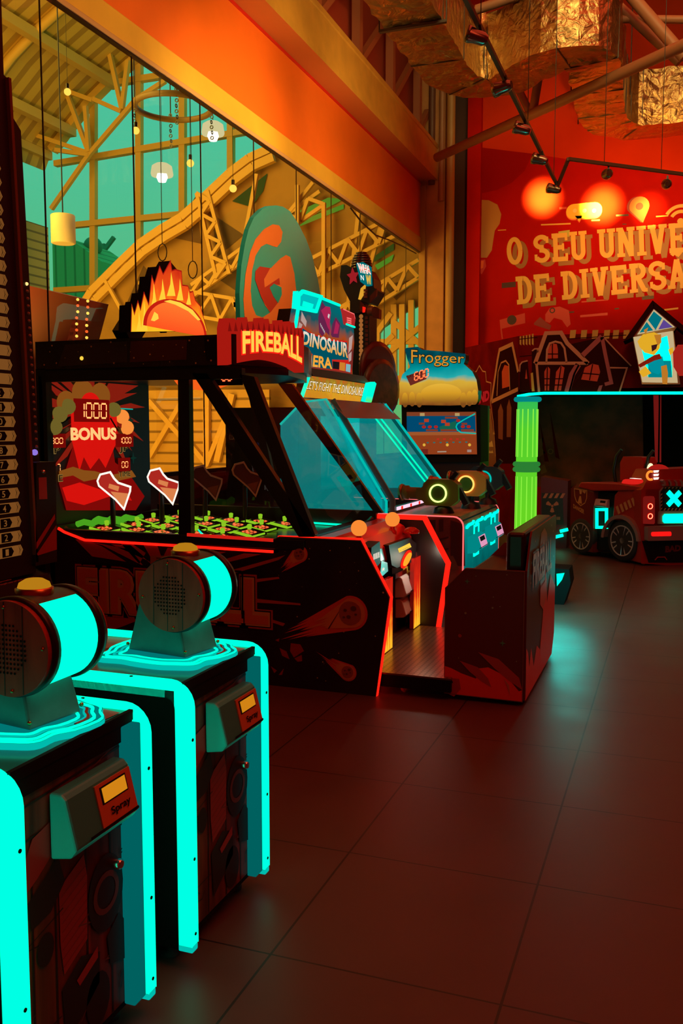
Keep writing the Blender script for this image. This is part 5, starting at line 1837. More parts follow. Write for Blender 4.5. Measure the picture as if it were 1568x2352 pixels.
m.poly(FS, [(sx0 + .35, .16), (sx0 + .385, .12), (sx0 + .39, .06), (sx0 + .375, .11)], ORANGE, 0, 0.005)
for u, v, r in ((1073, 1335, .017), (1154, 1477, .019)):
    a, b = on(FS, u, v); m.poly(FS, star4(a, b, r), GREENP, 0, 0.0035)
for u, v, r in ((1069, 1408, .007), (1131, 1396, .006), (1093, 1323, .003), (1164, 1320, .003), (1133, 1371, .003), (1148, 1393, .003), (1053, 1511, .003), (1186, 1519, .003)):
    a, b = on(FS, u, v); m.disc(FS, a, b, r, pbr('star_olive', (0.30, 0.26, 0.12), 0.4), 0, 0.0035, 12)
a, b = on(FS, 1056, 1460); m.disc(FS, a, b, 0.011, MIDRED, 0, 0.0035, 10)
a, b = on(FS, 1037, 1566); m.disc(FS, a, b, 0.008, MATTE, 0, 0.004, 12)
m.stroke(FS, sd, 0.004, BROWN, 0.0, 0.0045, closed=True)
m.build('seat_side', t)
ye = 6.46
m = MB(); m.box(sx0 + .01, sx1 - .03, 5.18, ye - .03, 0.05, 0.60, MATTE); m.build('seat_box', t)
m = MB(); m.poly(FY(ye), sd, SEATP, 0.03, 0.0); m.build('seat_side', t)
m = MB(); m.box(sx0 + .02, sx1 - .10, 5.185, ye - .04, 0.60, 0.70, pbr('seat_vinyl', (0.025, 0.012, 0.012), 0.4)); m.build('cushion', t, bevel=0.03, seg=3)
m = MB(); m.box(sx1 - .125, sx1 - .012, 5.24, ye - .02, 0.66, 1.0, pbr('back_vinyl', (0.016, 0.010, 0.010), 0.3)); m.build('backrest', t, bevel=0.025, seg=3)
FK = FX(sx1 + .0)
bk = [(5.17, .030), (5.17, .79), (5.30, .97), (5.34, 1.0), (ye - .02, 1.0), (ye, .98), (ye, .16), (6.35, .03)]
m = MB(); m.poly(FK, bk, SEATP, 0.012, 0.0)
m.poly(FK, [(5.17, .031), (5.17, .34), (5.24, .30), (5.30, .20), (5.36, .30), (5.48, .16), (5.60, .26), (5.75, .20), (5.85, .40), (5.95, .70), (6.05, .45), (6.2, .62), (ye, .50), (ye, .16), (6.35, .03)], SEATR, 0, 0.014)
m.poly(FK, [(5.75, .55), (5.62, .80), (5.70, .95), (5.85, 1.0 - .03), (5.98, .92), (6.05, .78), (5.98, .60)], MIDRED, 0, 0.0135)
m.poly(FK, [(5.78, .72), (5.74, .84), (5.82, .90), (5.88, .80)], ORANGE, 0, 0.015)
for grow, mt, bs, bd in ((0.015, BROWN, 0.016, 0.08), (0.0, TANP, 0.0175, 0.02)):
    m.text(FK, 'FIREBALL', 5.36 - grow, 0.66 - grow, 0.86 + 2 * grow, 0.20 + 2 * grow, mt, 0, bs, bd)
m.poly(FK, [(5.7, .50), (5.85, .44), (6.0, .50), (6.0, .62), (5.7, .60)], ORG, 0, 0.015)
for a, b in ((5.3, .7), (6.3, .9), (6.2, .95), (5.45, .93), (6.35, .72)):
    m.disc(FK, a, b, .008, STARP, 0, .014, 8)
m.build('seat_back_panel', t)
for (x, y) in ((-1.20, 5.24), (-1.02, 5.22), (-0.86, 5.2), (-1.20, 6.3), (-0.9, 6.3), (-1.66, 5.3), (-1.5, 5.2)):
    m = MB()
    fr = Frame((x, y, 0.03), (1, 0, 0), (0, 0, 1))
    m.lathe(fr, [(0.012, -0.014), (0.03, -0.012), (0.03, 0.012), (0.012, 0.014)], RUBBER if x > -1.4 else BROWN, 16)
    m.box(x - .012, x + .012, y - .02, y + .02, 0.035, 0.062, GREYP)
    m.build('caster', t)
light('neon_glow', 'POINT', (-1.78, 5.13, 0.045), 2.2, (1, 0.02, 0.008), size=0.03)
# ================================================================== helpers for printed panels


def qwarp(fr, bl, br, tr, tl, base):
    P = [on(fr, *q) for q in (bl, br, tr, tl)]

    def fn(a, b):
        x = (1 - b) * ((1 - a) * P[0][0] + a * P[1][0]) + b * ((1 - a) * P[3][0] + a * P[2][0])
        y = (1 - b) * ((1 - a) * P[0][1] + a * P[1][1]) + b * ((1 - a) * P[3][1] + a * P[2][1])
        return fr.p(x, y, base)
    return fn


def zf(ox, oy, s):
    return lambda pts: [(ox + x / s, oy + y / s) for x, y in pts]


# ================================================================== hunting game with clear cyan hood
DN, DF, DX = 7.73, 9.40, -1.715
t = thing('hunting_arcade_game', 'arcade game with clear cyan hood, mounted toy guns and a lit dinosaur sign', 'arcade game', (-2.6, 8.6, 0))
FDN, FDF = FY(DN), FY(DF)
WOODP = wood_mat('deck_wood_print', (0.22, 0.07, 0.02), (0.55, 0.22, 0.08), 1.2, 'Y', 0.4)
STREET = pbr('street_print', (0.30, 0.06, 0.035), 0.4, noise=0.35, nscale=5)
STREETD = pbr('street_dark_print', (0.09, 0.016, 0.012), 0.4)
PINKN = emit('pink_neon', (1.0, 0.16, 0.15), 1.1)
m = MB()
prof = [(-4.1, .04), (DX, .04), (DX, .74)] + [(DX - .09 + .09 * math.cos(math.radians(k)), .745 + .09 * math.sin(math.radians(k))) for k in range(0, 91, 18)] + [(-4.1, .85)]
m.poly(FDN, prof, STREET, 0.03, -0.03)
m.poly(FDN, ons(FDN, [(1035, 1195), (1066, 1205), (1068, 1300), (1034, 1300)]), STREETD, 0, 0.002)
for q in ([(985, 1195), (1000, 1194), (1000, 1222), (985, 1225)], [(1008, 1193), (1018, 1192), (1018, 1220), (1008, 1222)], [(1000, 1240), (1030, 1232), (1030, 1236), (1000, 1244)], [(1010, 1262), (1030, 1258), (1030, 1262), (1010, 1266)]):
    m.poly(FDN, ons(FDN, q), STREETD, 0, 0.0025)
m.poly(FDN, ons(FDN, [(1026, 1280), (1040, 1276), (1047, 1290), (1054, 1308), (1030, 1308)]), BROWN, 0, 0.003)
m.build('side_panel', t)
m = MB(); m.stroke(FDN, prof[1:], 0.012, PINKN, 0.014, -0.004); m.build('neon_strip', t)
m = MB(); m.poly(FDF, prof, STREETD, 0.03, 0.0); m.build('side_panel', t)
m = MB(); m.stroke(FDF, prof[1:], 0.012, PINKN, 0.014, 0.0); m.build('neon_strip', t)
m = MB(); m.box(-4.1, DX - .02, DN + .03, DF - .03, .05, .80, MATTE); m.build('cabinet', t)
m = MB(); m.add([(-2.55, DN + .02, .835), (DX - .04, DN + .02, .835), (DX - .04, DF - .02, .835), (-2.55, DF - .02, .835)], [(0, 1, 2, 3)], WOODP)
m.add([(DX - .04, DN + .02, .835), (DX, DN + .02, .74), (DX, DF - .02, .74), (DX - .04, DF - .02, .835)], [(0, 1, 2, 3)], WOODP); m.build('deck', t)
FD = FX(DX)
TEALF = emit_grad('cyan_lit_front', [(0, (0.0, 0.10, 0.10)), (0.5, (0.0, 0.19, 0.18)), (1, (0.0, 0.30, 0.27))], 'Z', 0.25, 0.8, 0.85, 0.5, 5)
m = MB(); m.poly(FD, [(DN + .01, .05), (DF - .02, .05), (DF - .02, .76), (DN + .01, .76)], TEALF, 0.02, -0.015)
for a in (8.1, 8.55, 9.0):
    m.stroke(FD, [(a, .1), (a, .70)], 0.006, TEALP, 0, 0.007)
m.stroke(FD, [(DN + .05, .62), (DF - .1, .63)], 0.005, TEALP, 0, 0.007)
m.build('front_panel', t)
for k in range(4):
    a = DN + .06 + k * .40
    m = MB(); m.stroke(FD, [(a, .735 + (.0)), (a + .10, .75), (a + .26, .75), (a + .30, .765)], 0.022, CYANHOT, 0.02, 0.004); m.build('led_lug', t)
for u0, v0, u1, v1 in ((1071, 1272, 1097, 1240), (1111, 1246, 1136, 1214)):
    c0_, c1_ = on(FD, u0, v0), on(FD, u1, v1)
    a0, a1 = c0_[0], c1_[0]
    b0 = on(FD, u0, v0)[1]; b1 = b0 + 0.15
    m = MB()
    am = (a0 + a1) / 2 + .12
    m.stroke(FD, [(am - .1, b0 - .05), (am + .1, b0 - .05), (am + .1, b1 + .07), (am - .1, b1 + .07)], 0.02, CYANHOT, 0.01, 0.006, closed=True); m.build('halo_light', t)
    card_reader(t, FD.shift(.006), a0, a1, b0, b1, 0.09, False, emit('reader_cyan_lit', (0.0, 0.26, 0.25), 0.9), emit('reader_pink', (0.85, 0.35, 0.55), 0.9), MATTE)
# clear hood
HAZE = glass('cyan_acrylic', (0.55, 0.92, 0.90), 0.05, 0.05, None, 1.25, 0.62, (0.0, 0.26, 0.27))
GREYF = pbr('hood_frame_grey', (0.12, 0.24, 0.25), 0.35)
pn = [(640, 975), (690, 922), (745, 916), (884, 1150), (884, 1182), (640, 1178)]
m = MB(); m.poly(FDN.shift(-.04), ons(FDN, pn), HAZE); m.build('hood_side', t)
m = MB(); m.stroke(FDN.shift(-.04), ons(FDN, [(640, 975), (690, 923), (745, 917), (884, 1152), (884, 1182)]), 0.018, CYANDIM, 0.02, -.01); m.build('edge_light', t)
m = MB(); m.stroke(FDN.shift(-.05), ons(FDN, [(730, 919), (868, 1152), (868, 1178)]), 0.05, emit('hood_glow_band', (0.0, 0.42, 0.42), 0.8), 0.006, 0.0); m.build('edge_light', t)
m = MB(); m.stroke(FDN.shift(-.06), ons(FDN, [(758, 918), (896, 1150), (896, 1180)]), 0.05, GREYF, 0.03, -.02); m.build('hood_frame', t)
pf = [(800, 925), (885, 926), (1018, 1105), (1018, 1120), (800, 1120)]
m = MB(); m.poly(FDF.shift(.04), ons(FDF, pf), HAZE); m.build('hood_side', t)
for du in (0, -28, -40):
    m = MB(); m.stroke(FDF.shift(.05), ons(FDF, [(888 + du, 928 + (10 if du else 0)), (1020 + du, 1107)]), 0.016 if du else 0.022, CYAN if du else CYANDIM, 0.012, 0.0); m.build('edge_light', t)
m = MB(); m.stroke(FDF.shift(.06), ons(FDF, [(880, 926), (1010, 1105)]), 0.03, BLACK, 0.02, 0.0); m.build('hood_frame', t)
pA, pB = FDN.p(*on(FDN, 752, 917)), FDN.p(*on(FDN, 890, 1152))
pC, pD = FDF.p(*on(FDF, 1015, 1105)), FDF.p(*on(FDF, 884, 927))
m = MB(); m.add([pA, pB, pC, pD], [(0, 1, 2, 3)], glass('hood_front_glass', (0.75, 0.95, 0.93), 0.05, 0.03, None, 0.9, 0.25, (0.0, 0.26, 0.26))); m.build('windshield', t)
m = MB(); d = V((.18, 0, -.17)); m.add([pA, pA + d, pD + d, pD, pA - V((.4, 0, -.02)), pD - V((.4, 0, -.02))], [(0, 1, 2, 3), (4, 0, 3, 5)], GREYF); m.build('hood_cap', t)
m = MB(); m.box(-2.52, -2.36, DN + .06, DF - .05, .83, .86, BLACK)
m.stroke(FX(-2.355), [(DN + .1, .88), (DF - .1, .88)], 0.03, emit('pink_white_led', (1.0, 0.55, 0.70), 1.3), 0.01, 0)
for k in range(5):
    m.poly(FX(-2.34), [(DN + .2 + k * .3, .865), (DN + .26 + k * .3, .865), (DN + .26 + k * .3, .895), (DN + .2 + k * .3, .895)], REDNEON)
m.build('led_bar', t)
m = MB(); m.poly(FX(-3.15), [(DN + .25, 1.02), (DF - .3, 1.02), (DF - .3, 1.72), (DN + .25, 1.72)], emit_grad('monitor_cyan', [(0, (0.0, 0.10, 0.11)), (0.45, (0.0, 0.22, 0.22)), (0.8, (0.0, 0.75, 0.65)), (1, (0.0, 0.55, 0.5))], 'Z', 1.0, 1.72, 0.8), .05, -.05, BLACK); m.build('monitor', t)
m = MB(); m.box(-4.05, -3.30, DN + .05, DF - .05, .8, 1.8, pbr('hood_back_dark', (0.012, 0.02, 0.022), 0.5)); m.build('hood_back', t)
# sign
FS3 = FX(-3.2)
z4 = zf(640, 560, 5.227)
m = MB()
main = z4([(425, 640), (730, 742), (760, 860), (780, 960), (900, 1010), (905, 1180), (880, 1565), (580, 1530), (290, 1490), (255, 1180), (215, 1130), (100, 1085), (150, 775), (375, 820)])
ARTBG = emit_grad('sign_backlit', [(0.0, (0.35, 0.03, 0.015)), (0.45, (0.16, 0.02, 0.02)), (0.62, (0.45, 0.07, 0.012)), (0.8, (0.01, 0.10, 0.12)), (1.0, (0.0, 0.16, 0.18))], 'Z', 2.1, 2.75, 0.85, 0.3, 5)
m.poly(FS3, ons(FS3, main), ARTBG, 0.12, -0.12, BLACK)
sg = m.build('sign', t)
m = MB()
E1 = lambda c, s=0.8: emit('sign_ink_' + '_'.join('%d' % round(k * 1000) for k in c), c, s)
PURP, MAG, TEALI, DKI, WHI, ORI, REDI = (0.16, 0.02, 0.08), (0.50, 0.02, 0.10), (0.0, 0.09, 0.12), (0.012, 0.010, 0.012), (0.75, 0.75, 0.72), (0.75, 0.26, 0.03), (0.75, 0.02, 0.012)
P3 = lambda pts, c, b=0.003, s=0.8: m.poly(FS3, ons(FS3, z4(pts)), E1(c, s), 0, b)
P3([(470, 880), (515, 690), (560, 760), (545, 830), (600, 990), (605, 1100), (560, 1060), (520, 1110), (480, 1070)], PURP)
P3([(500, 800), (560, 750), (610, 760), (620, 830), (605, 960), (625, 1080), (580, 1000), (545, 900)], MAG, .005)
P3([(620, 1090), (640, 960), (680, 880), (735, 960), (715, 1130), (640, 1120)], PURP, .004)
P3([(650, 1080), (680, 920), (720, 980), (700, 1080)], MAG, .006)
P3([(585, 840), (605, 850), (595, 900), (578, 880)], WHI, .007)
for k in range(5):
    P3([(488 + k * 12, 960 + k * 22), (500 + k * 12, 1010 + k * 22), (494 + k * 12, 950 + k * 22)], WHI, .007)
P3([(170, 870), (200, 845), (245, 880), (240, 1000), (200, 1090), (150, 1060)], (0.28, 0.12, 0.10), .003)
P3([(160, 1000), (230, 990), (215, 1085), (150, 1080)], (0.50, 0.20, 0.02), .005)
for q in ([(270, 810), (330, 930), (320, 1000), (260, 920)], [(240, 940), (280, 970), (225, 1130), (210, 1110)], [(840, 1130), (885, 1095), (870, 1260), (830, 1320)], [(830, 1330), (870, 1290), (865, 1400), (835, 1420)]):
    P3(q, (0.60, 0.40, 0.36), .004)
P3([(270, 990), (330, 1040), (420, 1085), (530, 1120), (640, 1150), (815, 1165), (835, 1420), (640, 1400), (400, 1350), (330, 1310), (245, 1190)], REDI, .006)
P3([(275, 1010), (340, 1060), (430, 1105), (540, 1140), (640, 1170), (808, 1185), (825, 1395), (640, 1390), (410, 1330), (340, 1300), (260, 1190)], (0.0, 0.10, 0.14), .008)
P3([(300, 1310), (400, 1330), (400, 1480), (290, 1480)], ORI, .006)
P3([(630, 1370), (840, 1420), (870, 1540), (640, 1510)], REDI, .005)
P3([(640, 1410), (720, 1420), (715, 1510), (640, 1500)], DKI, .007)
P3([(725, 1420), (790, 1430), (785, 1530), (720, 1515)], ORI, .007)
P3([(800, 1440), (855, 1450), (850, 1545), (795, 1530)], (0.25, 0.55, 0.60), .007)
for k in range(5):
    P3([(300 + k * 20, 1330), (310 + k * 20, 1400), (304 + k * 20, 1470), (296 + k * 20, 1400)], (0.8, 0.5, 0.3), .008)
P3([(395, 1325), (630, 1365), (640, 1505), (388, 1480)], (0.0, 0.10, 0.14), .007)
SILV = emit_grad('sign_letters_metal', [(0.0, (0.75, 0.28, 0.03)), (0.5, (0.80, 0.40, 0.10)), (1.0, (0.80, 0.82, 0.75))], 'Z', 2.24, 2.50, 1.0)
m.text(FS3, 'DINOSAUR', 0, 0, 1, 1, SILV, 0, 0, 0.03, warp=qwarp(FS3, *z4([(262, 1205), (820, 1375), (815, 1195), (285, 1045)]), 0.011))
m.text(FS3, 'ERA', 0, 0, 1, 1, emit('sign_letters_gold', (0.90, 0.38, 0.04), 1.0), 0, 0, 0.03, warp=qwarp(FS3, *z4([(392, 1475), (630, 1505), (622, 1370), (405, 1335)]), 0.011))
m.build('sign_art', sg)
m = MB(); m.poly(FS3, ons(FS3, z4([(165, 570), (210, 572), (425, 640), (470, 640), (375, 820), (150, 775)])), emit('cyan_lit_bracket', (0.0, 0.55, 0.55), 0.9), 0.05, 0.004, CYAN)
m.stroke(FS3, ons(FS3, z4([(105, 1080), (150, 780), (160, 620), (205, 575), (430, 640), (370, 815), (150, 770)])), 0.03, CYAN, 0.02, 0.055)
m.stroke(FS3, ons(FS3, z4([(430, 640), (470, 642), (715, 740)])), 0.02, CYAN, 0.02, 0.004)
m.poly(FS3, ons(FS3, z4([(225, 690), (350, 730), (335, 785), (210, 750)])), CYAN, 0, 0.056)
m.build('light_bracket', sg)
m = MB(); m.poly(FS3, ons(FS3, z4([(745, 780), (885, 840), (900, 900), (885, 1005), (775, 965)])), emit('red_lit_bracket', (0.45, 0.02, 0.02), 0.9), 0.05, -0.03)
m.stroke(FS3, ons(FS3, z4([(745, 785), (880, 845), (890, 900)])), 0.010, PINKN, 0.0, 0.024)
for k in range(3):
    m.stroke(FS3, ons(FS3, z4([(790, 890 + k * 25), (845, 905 + k * 25)])), 0.014, PINKN, 0.0, 0.024)
m.stroke(FS3, ons(FS3, z4([(780, 965), (885, 1003)])), 0.016, CYAN, 0.01, 0.022)
m.build('light_bracket', sg)
m = MB(); m.poly(FS3, ons(FS3, z4([(290, 1490), (580, 1530), (960, 1590), (1040, 1680), (340, 1590)])), STREETD, 0.20, -0.14); m.build('sign_sill', t)
FS4 = FX(-3.12)
m = MB()
LETBG = emit_grad('slogan_backlit', [(0.0, (0.80, 0.30, 0.02)), (0.5, (0.75, 0.40, 0.02)), (0.7, (0.35, 0.22, 0.02)), (1.0, (0.70, 0.10, 0.01))], 'Z', 1.86, 2.12, 0.9, 0.9, 14)
m.poly(FS4, ons(FS4, z4([(345, 1580), (1035, 1680), (980, 1895), (275, 1840)])), LETBG, 0.08, -0.08, BLACK)
sl = m.build('slogan_sign', t)
m = MB()
m.text(FS4, "LET'S FIGHT THE DINOSAURS!", 0, 0, 1, 1, MATTE, 0, 0, 0.03, 0.15, warp=qwarp(FS4, *z4([(318, 1748), (1002, 1835), (1022, 1722), (338, 1632)]), 0.004))
m.text(FS4, "LET'S FIGHT THE DINOSAURS!", 0, 0, 1, 1, emit('slogan_white', (0.95, 0.80, 0.55), 1.1), 0, 0, 0.0, 0.15, warp=qwarp(FS4, *z4([(322, 1742), (1000, 1828), (1018, 1724), (338, 1638)]), 0.006))
m.build('slogan_lettering', sl)
m = MB(); m.stroke(FS4, ons(FS4, z4([(310, 1522), (345, 1560), (340, 1610), (265, 1830)])), 0.035, CYAN, 0.02, 0.0); m.build('end_light', sl)
m = MB(); m.poly(FS4, ons(FS4, z4([(1040, 1670), (1100, 1658), (1120, 1680), (1060, 1905), (985, 1890)])), emit_grad('end_light_print', [(0, (0.15, 0.8, 0.05)), (0.3, (0.0, 1.0, 0.7)), (1, (0.0, 1.0, 0.7))], 'Z', 1.88, 2.1, 1.0), 0.05, 0.0, CYAN); m.build('end_light', sl)
# toy guns on swivels
GUNC = [(pbr('gun_olive', (0.13, 0.17, 0.015), 0.4), emit('gun_ring_lime', (0.75, 1.0, 0.25), 1.6)), (pbr('gun_orange', (0.75, 0.22, 0.03), 0.4), emit('gun_ring_amber', (1.0, 0.5, 0.1), 1.6)), (pbr('gun_dark', (0.03, 0.03, 0.03), 0.35), CYANDIM)]
for k, (u, v, y) in enumerate(((1006, 1133, 7.98), (1070, 1112, 8.55), (1110, 1100, 9.1))):
    f_ = FY(y); a, b = on(f_, u, v)
    gm, gr = GUNC[k]
    s = 1.0
    fr = Frame(f_.p(a, b), (1, -0.08, 0), (0.0, 0, 1))
    body = [(-.145, .085), (-.10, .125), (.12, .125), (.185, .08), (.19, -.06), (.12, -.115), (-.12, -.115), (-.15, -.07), (-.21, -.06), (-.21, .04), (-.15, .05)]
    m = MB(); m.poly(fr, body, gm, 0.13, -0.13); gb = m.build('toy_gun', t, bevel=0.02, seg=3)
    m = MB(); fb_ = Frame(fr.p(-.20, -.005, -.065), fr.w, fr.v); m.lathe(fb_, [(.05, 0), (.05, .10), (.065, .11), (.065, .16)], gm, 20); m.lathe(fb_, [(.075, .16), (.08, .175), (.075, .19)], BRASS, 20); m.build('barrel', gb)
    m = MB(); m.ring(fr, .0, .0, .070, .084, gr, 0.014, 0.002, 36); m.disc(fr, 0, 0, .068, pbr('gun_lens', (0.06, 0.14, 0.02), 0.3), 0, 0.004, 30); m.build('ring_light', gb)
    m = MB(); m.lathe(Frame(fr.p(.03, 0, -.065) - V((0, 0, b - .835)), (1, 0, 0), (0, 1, 0)), [(.10, 0), (.08, .05), (.03, .07), (.03, max(.09, b - .94))], BLACK, 20); m.build('swivel', gb)
    m = MB(); m.bar(fr.p(.17, .04, -.07), fr.p(.25, -.10, -.07), 0.06, 0.05, BLACK); m.bar(fr.p(.10, .12, -.07), fr.p(.16, .19, -.07), 0.05, 0.04, BLACK); m.build('grip', gb)

# ================================================================== whack tower
f_ = FY(10.55)
t = thing('whack_tower', 'dark hammer game tower with ribbed cap and column of round lamps by the window', 'arcade game', f_.p(on(f_, 830, 800)[0], 0))
m = MB(); c0_ = ons(f_, z4([(885, 830), (1085, 830), (1085, 1640), (885, 1640)])); m.poly(f_, [c0_[0], c0_[1], (c0_[1][0], .0), (c0_[0][0], .0)], pbr('tower_teal_dark', (0.008, 0.018, 0.022), 0.5), 0.3, -0.3); m.build('post', t)
LMP = emit('tower_bulb', (0.42, 0.14, 0.03), 0.8)
for i in range(15):
    a, b = on(f_, *z4([(987, 872 + i * 51)])[0]); m = MB(); m.lathe(Frame(f_.p(a, b, 0.0), f_.u, f_.v), [(.027, 0), (.022, .012), (.012, .02), (.001, .022)], LMP, 16); m.build('round_lamp', t)
for i in range(14):
    m = MB(); m.poly(f_, ons(f_, z4([(1040, 872 + i * 52), (1072, 872 + i * 52), (1072, 908 + i * 52), (1040, 908 + i * 52)])), pbr('tower_tile', (0.16, 0.03, 0.02), 0.4), 0.01, 0.0); m.build('score_tile', t)
m = MB()
m.poly(f_, ons(f_, z4([(765, 268), (830, 262), (880, 290), (1000, 290), (1080, 300), (1150, 420), (1158, 545), (1205, 550), (1180, 610), (1110, 722), (1000, 690), (990, 835), (868, 840), (872, 700), (800, 560), (750, 405)])), pbr('tower_head_dark', (0.012, 0.012, 0.016), 0.4), 0.3, -0.25)
hd = m.build('head', t, bevel=0.02)
m = MB(); a0, b0 = on(f_, *z4([(945, 290)])[0]); a1, b1 = on(f_, *z4([(1075, 60)])[0]); hh = b1 - b0; rr = a1 - a0
for k in range(7):
    s0 = k / 7
    m.lathe(Frame(f_.p(a0, b0 + hh * s0, -.15), (1, 0, 0), (0, 1, 0)), [(rr * math.sqrt(1 - s0 ** 2) * .94, 0), (rr * math.sqrt(1 - s0 ** 2), hh * .05), (rr * math.sqrt(1 - s0 ** 2) * .97, hh * .1), (rr * math.sqrt(max(0, 1 - (s0 + .14) ** 2)) * .9, hh * .145)], pbr('glossy_maroon', (0.06, 0.008, 0.008), 0.12, coat=1.0), 24)
m.build('ribbed_cap', hd)
m = MB(); a, b = on(f_, *z4([(910, 400)])[0]); st5 = [(a + (.105 if i % 2 == 0 else .05) * .75 * math.cos(math.radians(95 + 36 * i)), b + (.105 if i % 2 == 0 else .05) * math.sin(math.radians(95 + 36 * i))) for i in range(10)]
m.poly(f_, st5, emit('star_red', (0.40, 0.015, 0.02), 0.8), 0.02, 0.05); m.build('star', hd)
m = MB(); m.poly(f_, ons(f_, z4([(960, 255), (1040, 235), (1130, 290), (1140, 510), (1080, 520), (1010, 470)])), emit('whack_teal', (0.0, 0.16, 0.18), 0.9), 0.05, 0.05)
m.text(f_, 'WHA', 0, 0, 1, 1, WHITEL, 0, 0, 0.08, warp=qwarp(f_, *z4([(1000, 365), (1140, 385), (1130, 285), (972, 245)]), 0.103))
m.text(f_, 'WHA', 0, 0, 1, 1, emit('whack_red', (0.85, 0.03, 0.02), 0.9), 0, 0, 0.0, warp=qwarp(f_, *z4([(1003, 360), (1137, 380), (1128, 290), (978, 252)]), 0.106))
m.text(f_, 'N', 0, 0, 1, 1, WHITEL, 0, 0, 0.0, warp=qwarp(f_, *z4([(1020, 450), (1055, 455), (1050, 395), (1015, 390)]), 0.104))
m.text(f_, 'WI', 0, 0, 1, 1, emit('whack_yellow', (0.95, 0.55, 0.05), 1.0), 0, 0, 0.04, warp=qwarp(f_, *z4([(1085, 500), (1138, 505), (1135, 395), (1075, 385)]), 0.104))
m.build('lit_sign', hd)
m = MB(); m.poly(f_, ons(f_, z4([(1005, 545), (1065, 490), (1050, 600), (1000, 680), (975, 675)])), emit('whack_yellow_panel', (0.80, 0.38, 0.03), 0.9), 0.02, 0.05); m.build('side_lamp', hd)
m = MB()
for k in range(3):
    m.poly(f_, ons(f_, z4([(1045, 555 + k * 38), (1085, 555 + k * 38), (1083, 585 + k * 38), (1043, 585 + k * 38)])), pbr('knuckle_brown', (0.20, 0.05, 0.03), 0.4), 0.03, 0.05)
m.build('knuckle_bumps', hd)
m = MB(); m.poly(f_, ons(f_, z4([(1120, 640), (1205, 550), (1195, 640), (1120, 722)])), DKRED, 0.04, 0.05); m.build('bow_tie', hd)
m = MB(); m.poly(f_, ons(f_, z4([(1000, 690), (1045, 740), (1050, 830), (1000, 820)])), DKRED, 0.08, 0.0); m.poly(f_, ons(f_, z4([(1035, 765), (1068, 775), (1060, 830), (1035, 835)])), REDNEON, 0.01, 0.08)
a, b = on(f_, *z4([(1105, 805)])[0]); m.ball(f_.p(a, b), .06, BROWN, 14); m.poly(f_, ons(f_, z4([(1125, 790), (1165, 755), (1220, 790), (1215, 905), (1150, 890), (1125, 830)])), DKRED, 0.1, -0.05); m.build('mallet', t)
for (x_, y_, w_) in ((1172, 1735, 1), (1100, 1515, 0)):
    m = MB(); a, b = on(f_, *z4([(x_, y_)])[0]); m.lathe(Frame(f_.p(a, b, -.2 + .1 * w_), (0.35, 1, 0), (0, 0, 1)), [(.30, 0), (.36, .02), (.36, .05), (.30, .07)], pbr('disc_brown', (0.10, 0.03, 0.015), 0.35, noise=.4, nscale=12) if w_ else DKRED, 26); m.build('target_disc', t)

# ================================================================== river-crossing video game
z1 = zf(900, 780, 4.612)
f_ = FY(11.6)
t = thing('video_game_cabinet', 'upright video game with a bulging teal and gold sign over its big screen', 'arcade game', f_.p(on(f_, 1010, 1000)[0], 0))
m = MB()
out = [(150, 110), (165, 92), (290, 80), (330, 112), (560, 130), (790, 155), (785, 220), (770, 260), (860, 340), (905, 430), (922, 540), (915, 630), (880, 690), (620, 700), (100, 692), (80, 600), (90, 470), (125, 370), (205, 295), (175, 210)]
SIGNG = emit_grad('sign_teal_gold', [(0.0, (0.20, 0.05, 0.01)), (0.25, (0.55, 0.24, 0.02)), (0.48, (0.70, 0.42, 0.04)), (0.58, (0.02, 0.42, 0.42)), (0.75, (0.0, 0.30, 0.33)), (1.0, (0.0, 0.05, 0.07))], 'Z', 1.88, 2.55, 0.95, 0.25, 4)
m.poly(f_, ons(f_, z1(out)), SIGNG, 0.22, -0.16, BLACK)
sg = m.build('sign', t, bevel=0.02, seg=3)
m = MB(); m.text(f_, 'Frogger', 0, 0, 1, 1, MATTE, 0, 0, 0.03, warp=qwarp(f_, *z1([(215, 305), (785, 290), (785, 150), (215, 105)]), 0.068)); m.text(f_, 'Frogger', 0, 0, 1, 1, emit('letters_gold', (0.72, 0.30, 0.03), 0.9), 0, 0, 0.0, warp=qwarp(f_, *z1([(222, 297), (778, 282), (778, 158), (222, 113)]), 0.085)); m.build('sign_lettering', sg)
m = MB()
GOLD = emit_grad('gold_lobe', [(0, (0.22, 0.07, 0.01)), (0.5, (0.70, 0.34, 0.02)), (1, (0.85, 0.50, 0.05))], 'Z', 1.92, 2.2, 0.95)
a, b = on(f_, *z1([(530, 570)])[0]); ra = on(f_, *z1([(750, 570)])[0][0:2])[0] - a
m.lathe(Frame(f_.p(a, b, .04), f_.u, f_.v * 1.0), [(ra, 0.0), (ra * .97, .03), (ra * .7, .09), (ra * .35, .12), (.001, .13)], GOLD, 36)
for i in range(len(m.v)):
    q = m.v[i]; q.z = (f_.o.z + b) + (q.z - b) * 0.46
m.build('gold_dome', sg)
for (x_, y_) in ((150, 640), (225, 630), (300, 640), (765, 640), (830, 625), (885, 610)):
    m = MB(); a, b = on(f_, *z1([(x_, y_)])[0]); m.ball(f_.p(a, b, .05), .045, GOLD, 14, 2.2); m.build('gold_bump', sg)
m = MB(); m.poly(f_, ons(f_, z1([(165, 390), (370, 320), (378, 420), (210, 490)])), emit('jackpot_plate', (0.20, 0.03, 0.02), 0.7), 0.01, 0.064)
m.text(f_, 'PLAY TO WIN!', 0, 0, 1, 1, MATTE, 0, 0, 0.0, warp=qwarp(f_, *z1([(175, 415), (368, 350), (362, 322), (170, 385)]), 0.077))
qa = z1([(248, 440), (345, 410), (335, 365), (245, 395)])
Pq = [on(f_, *q) for q in qa]
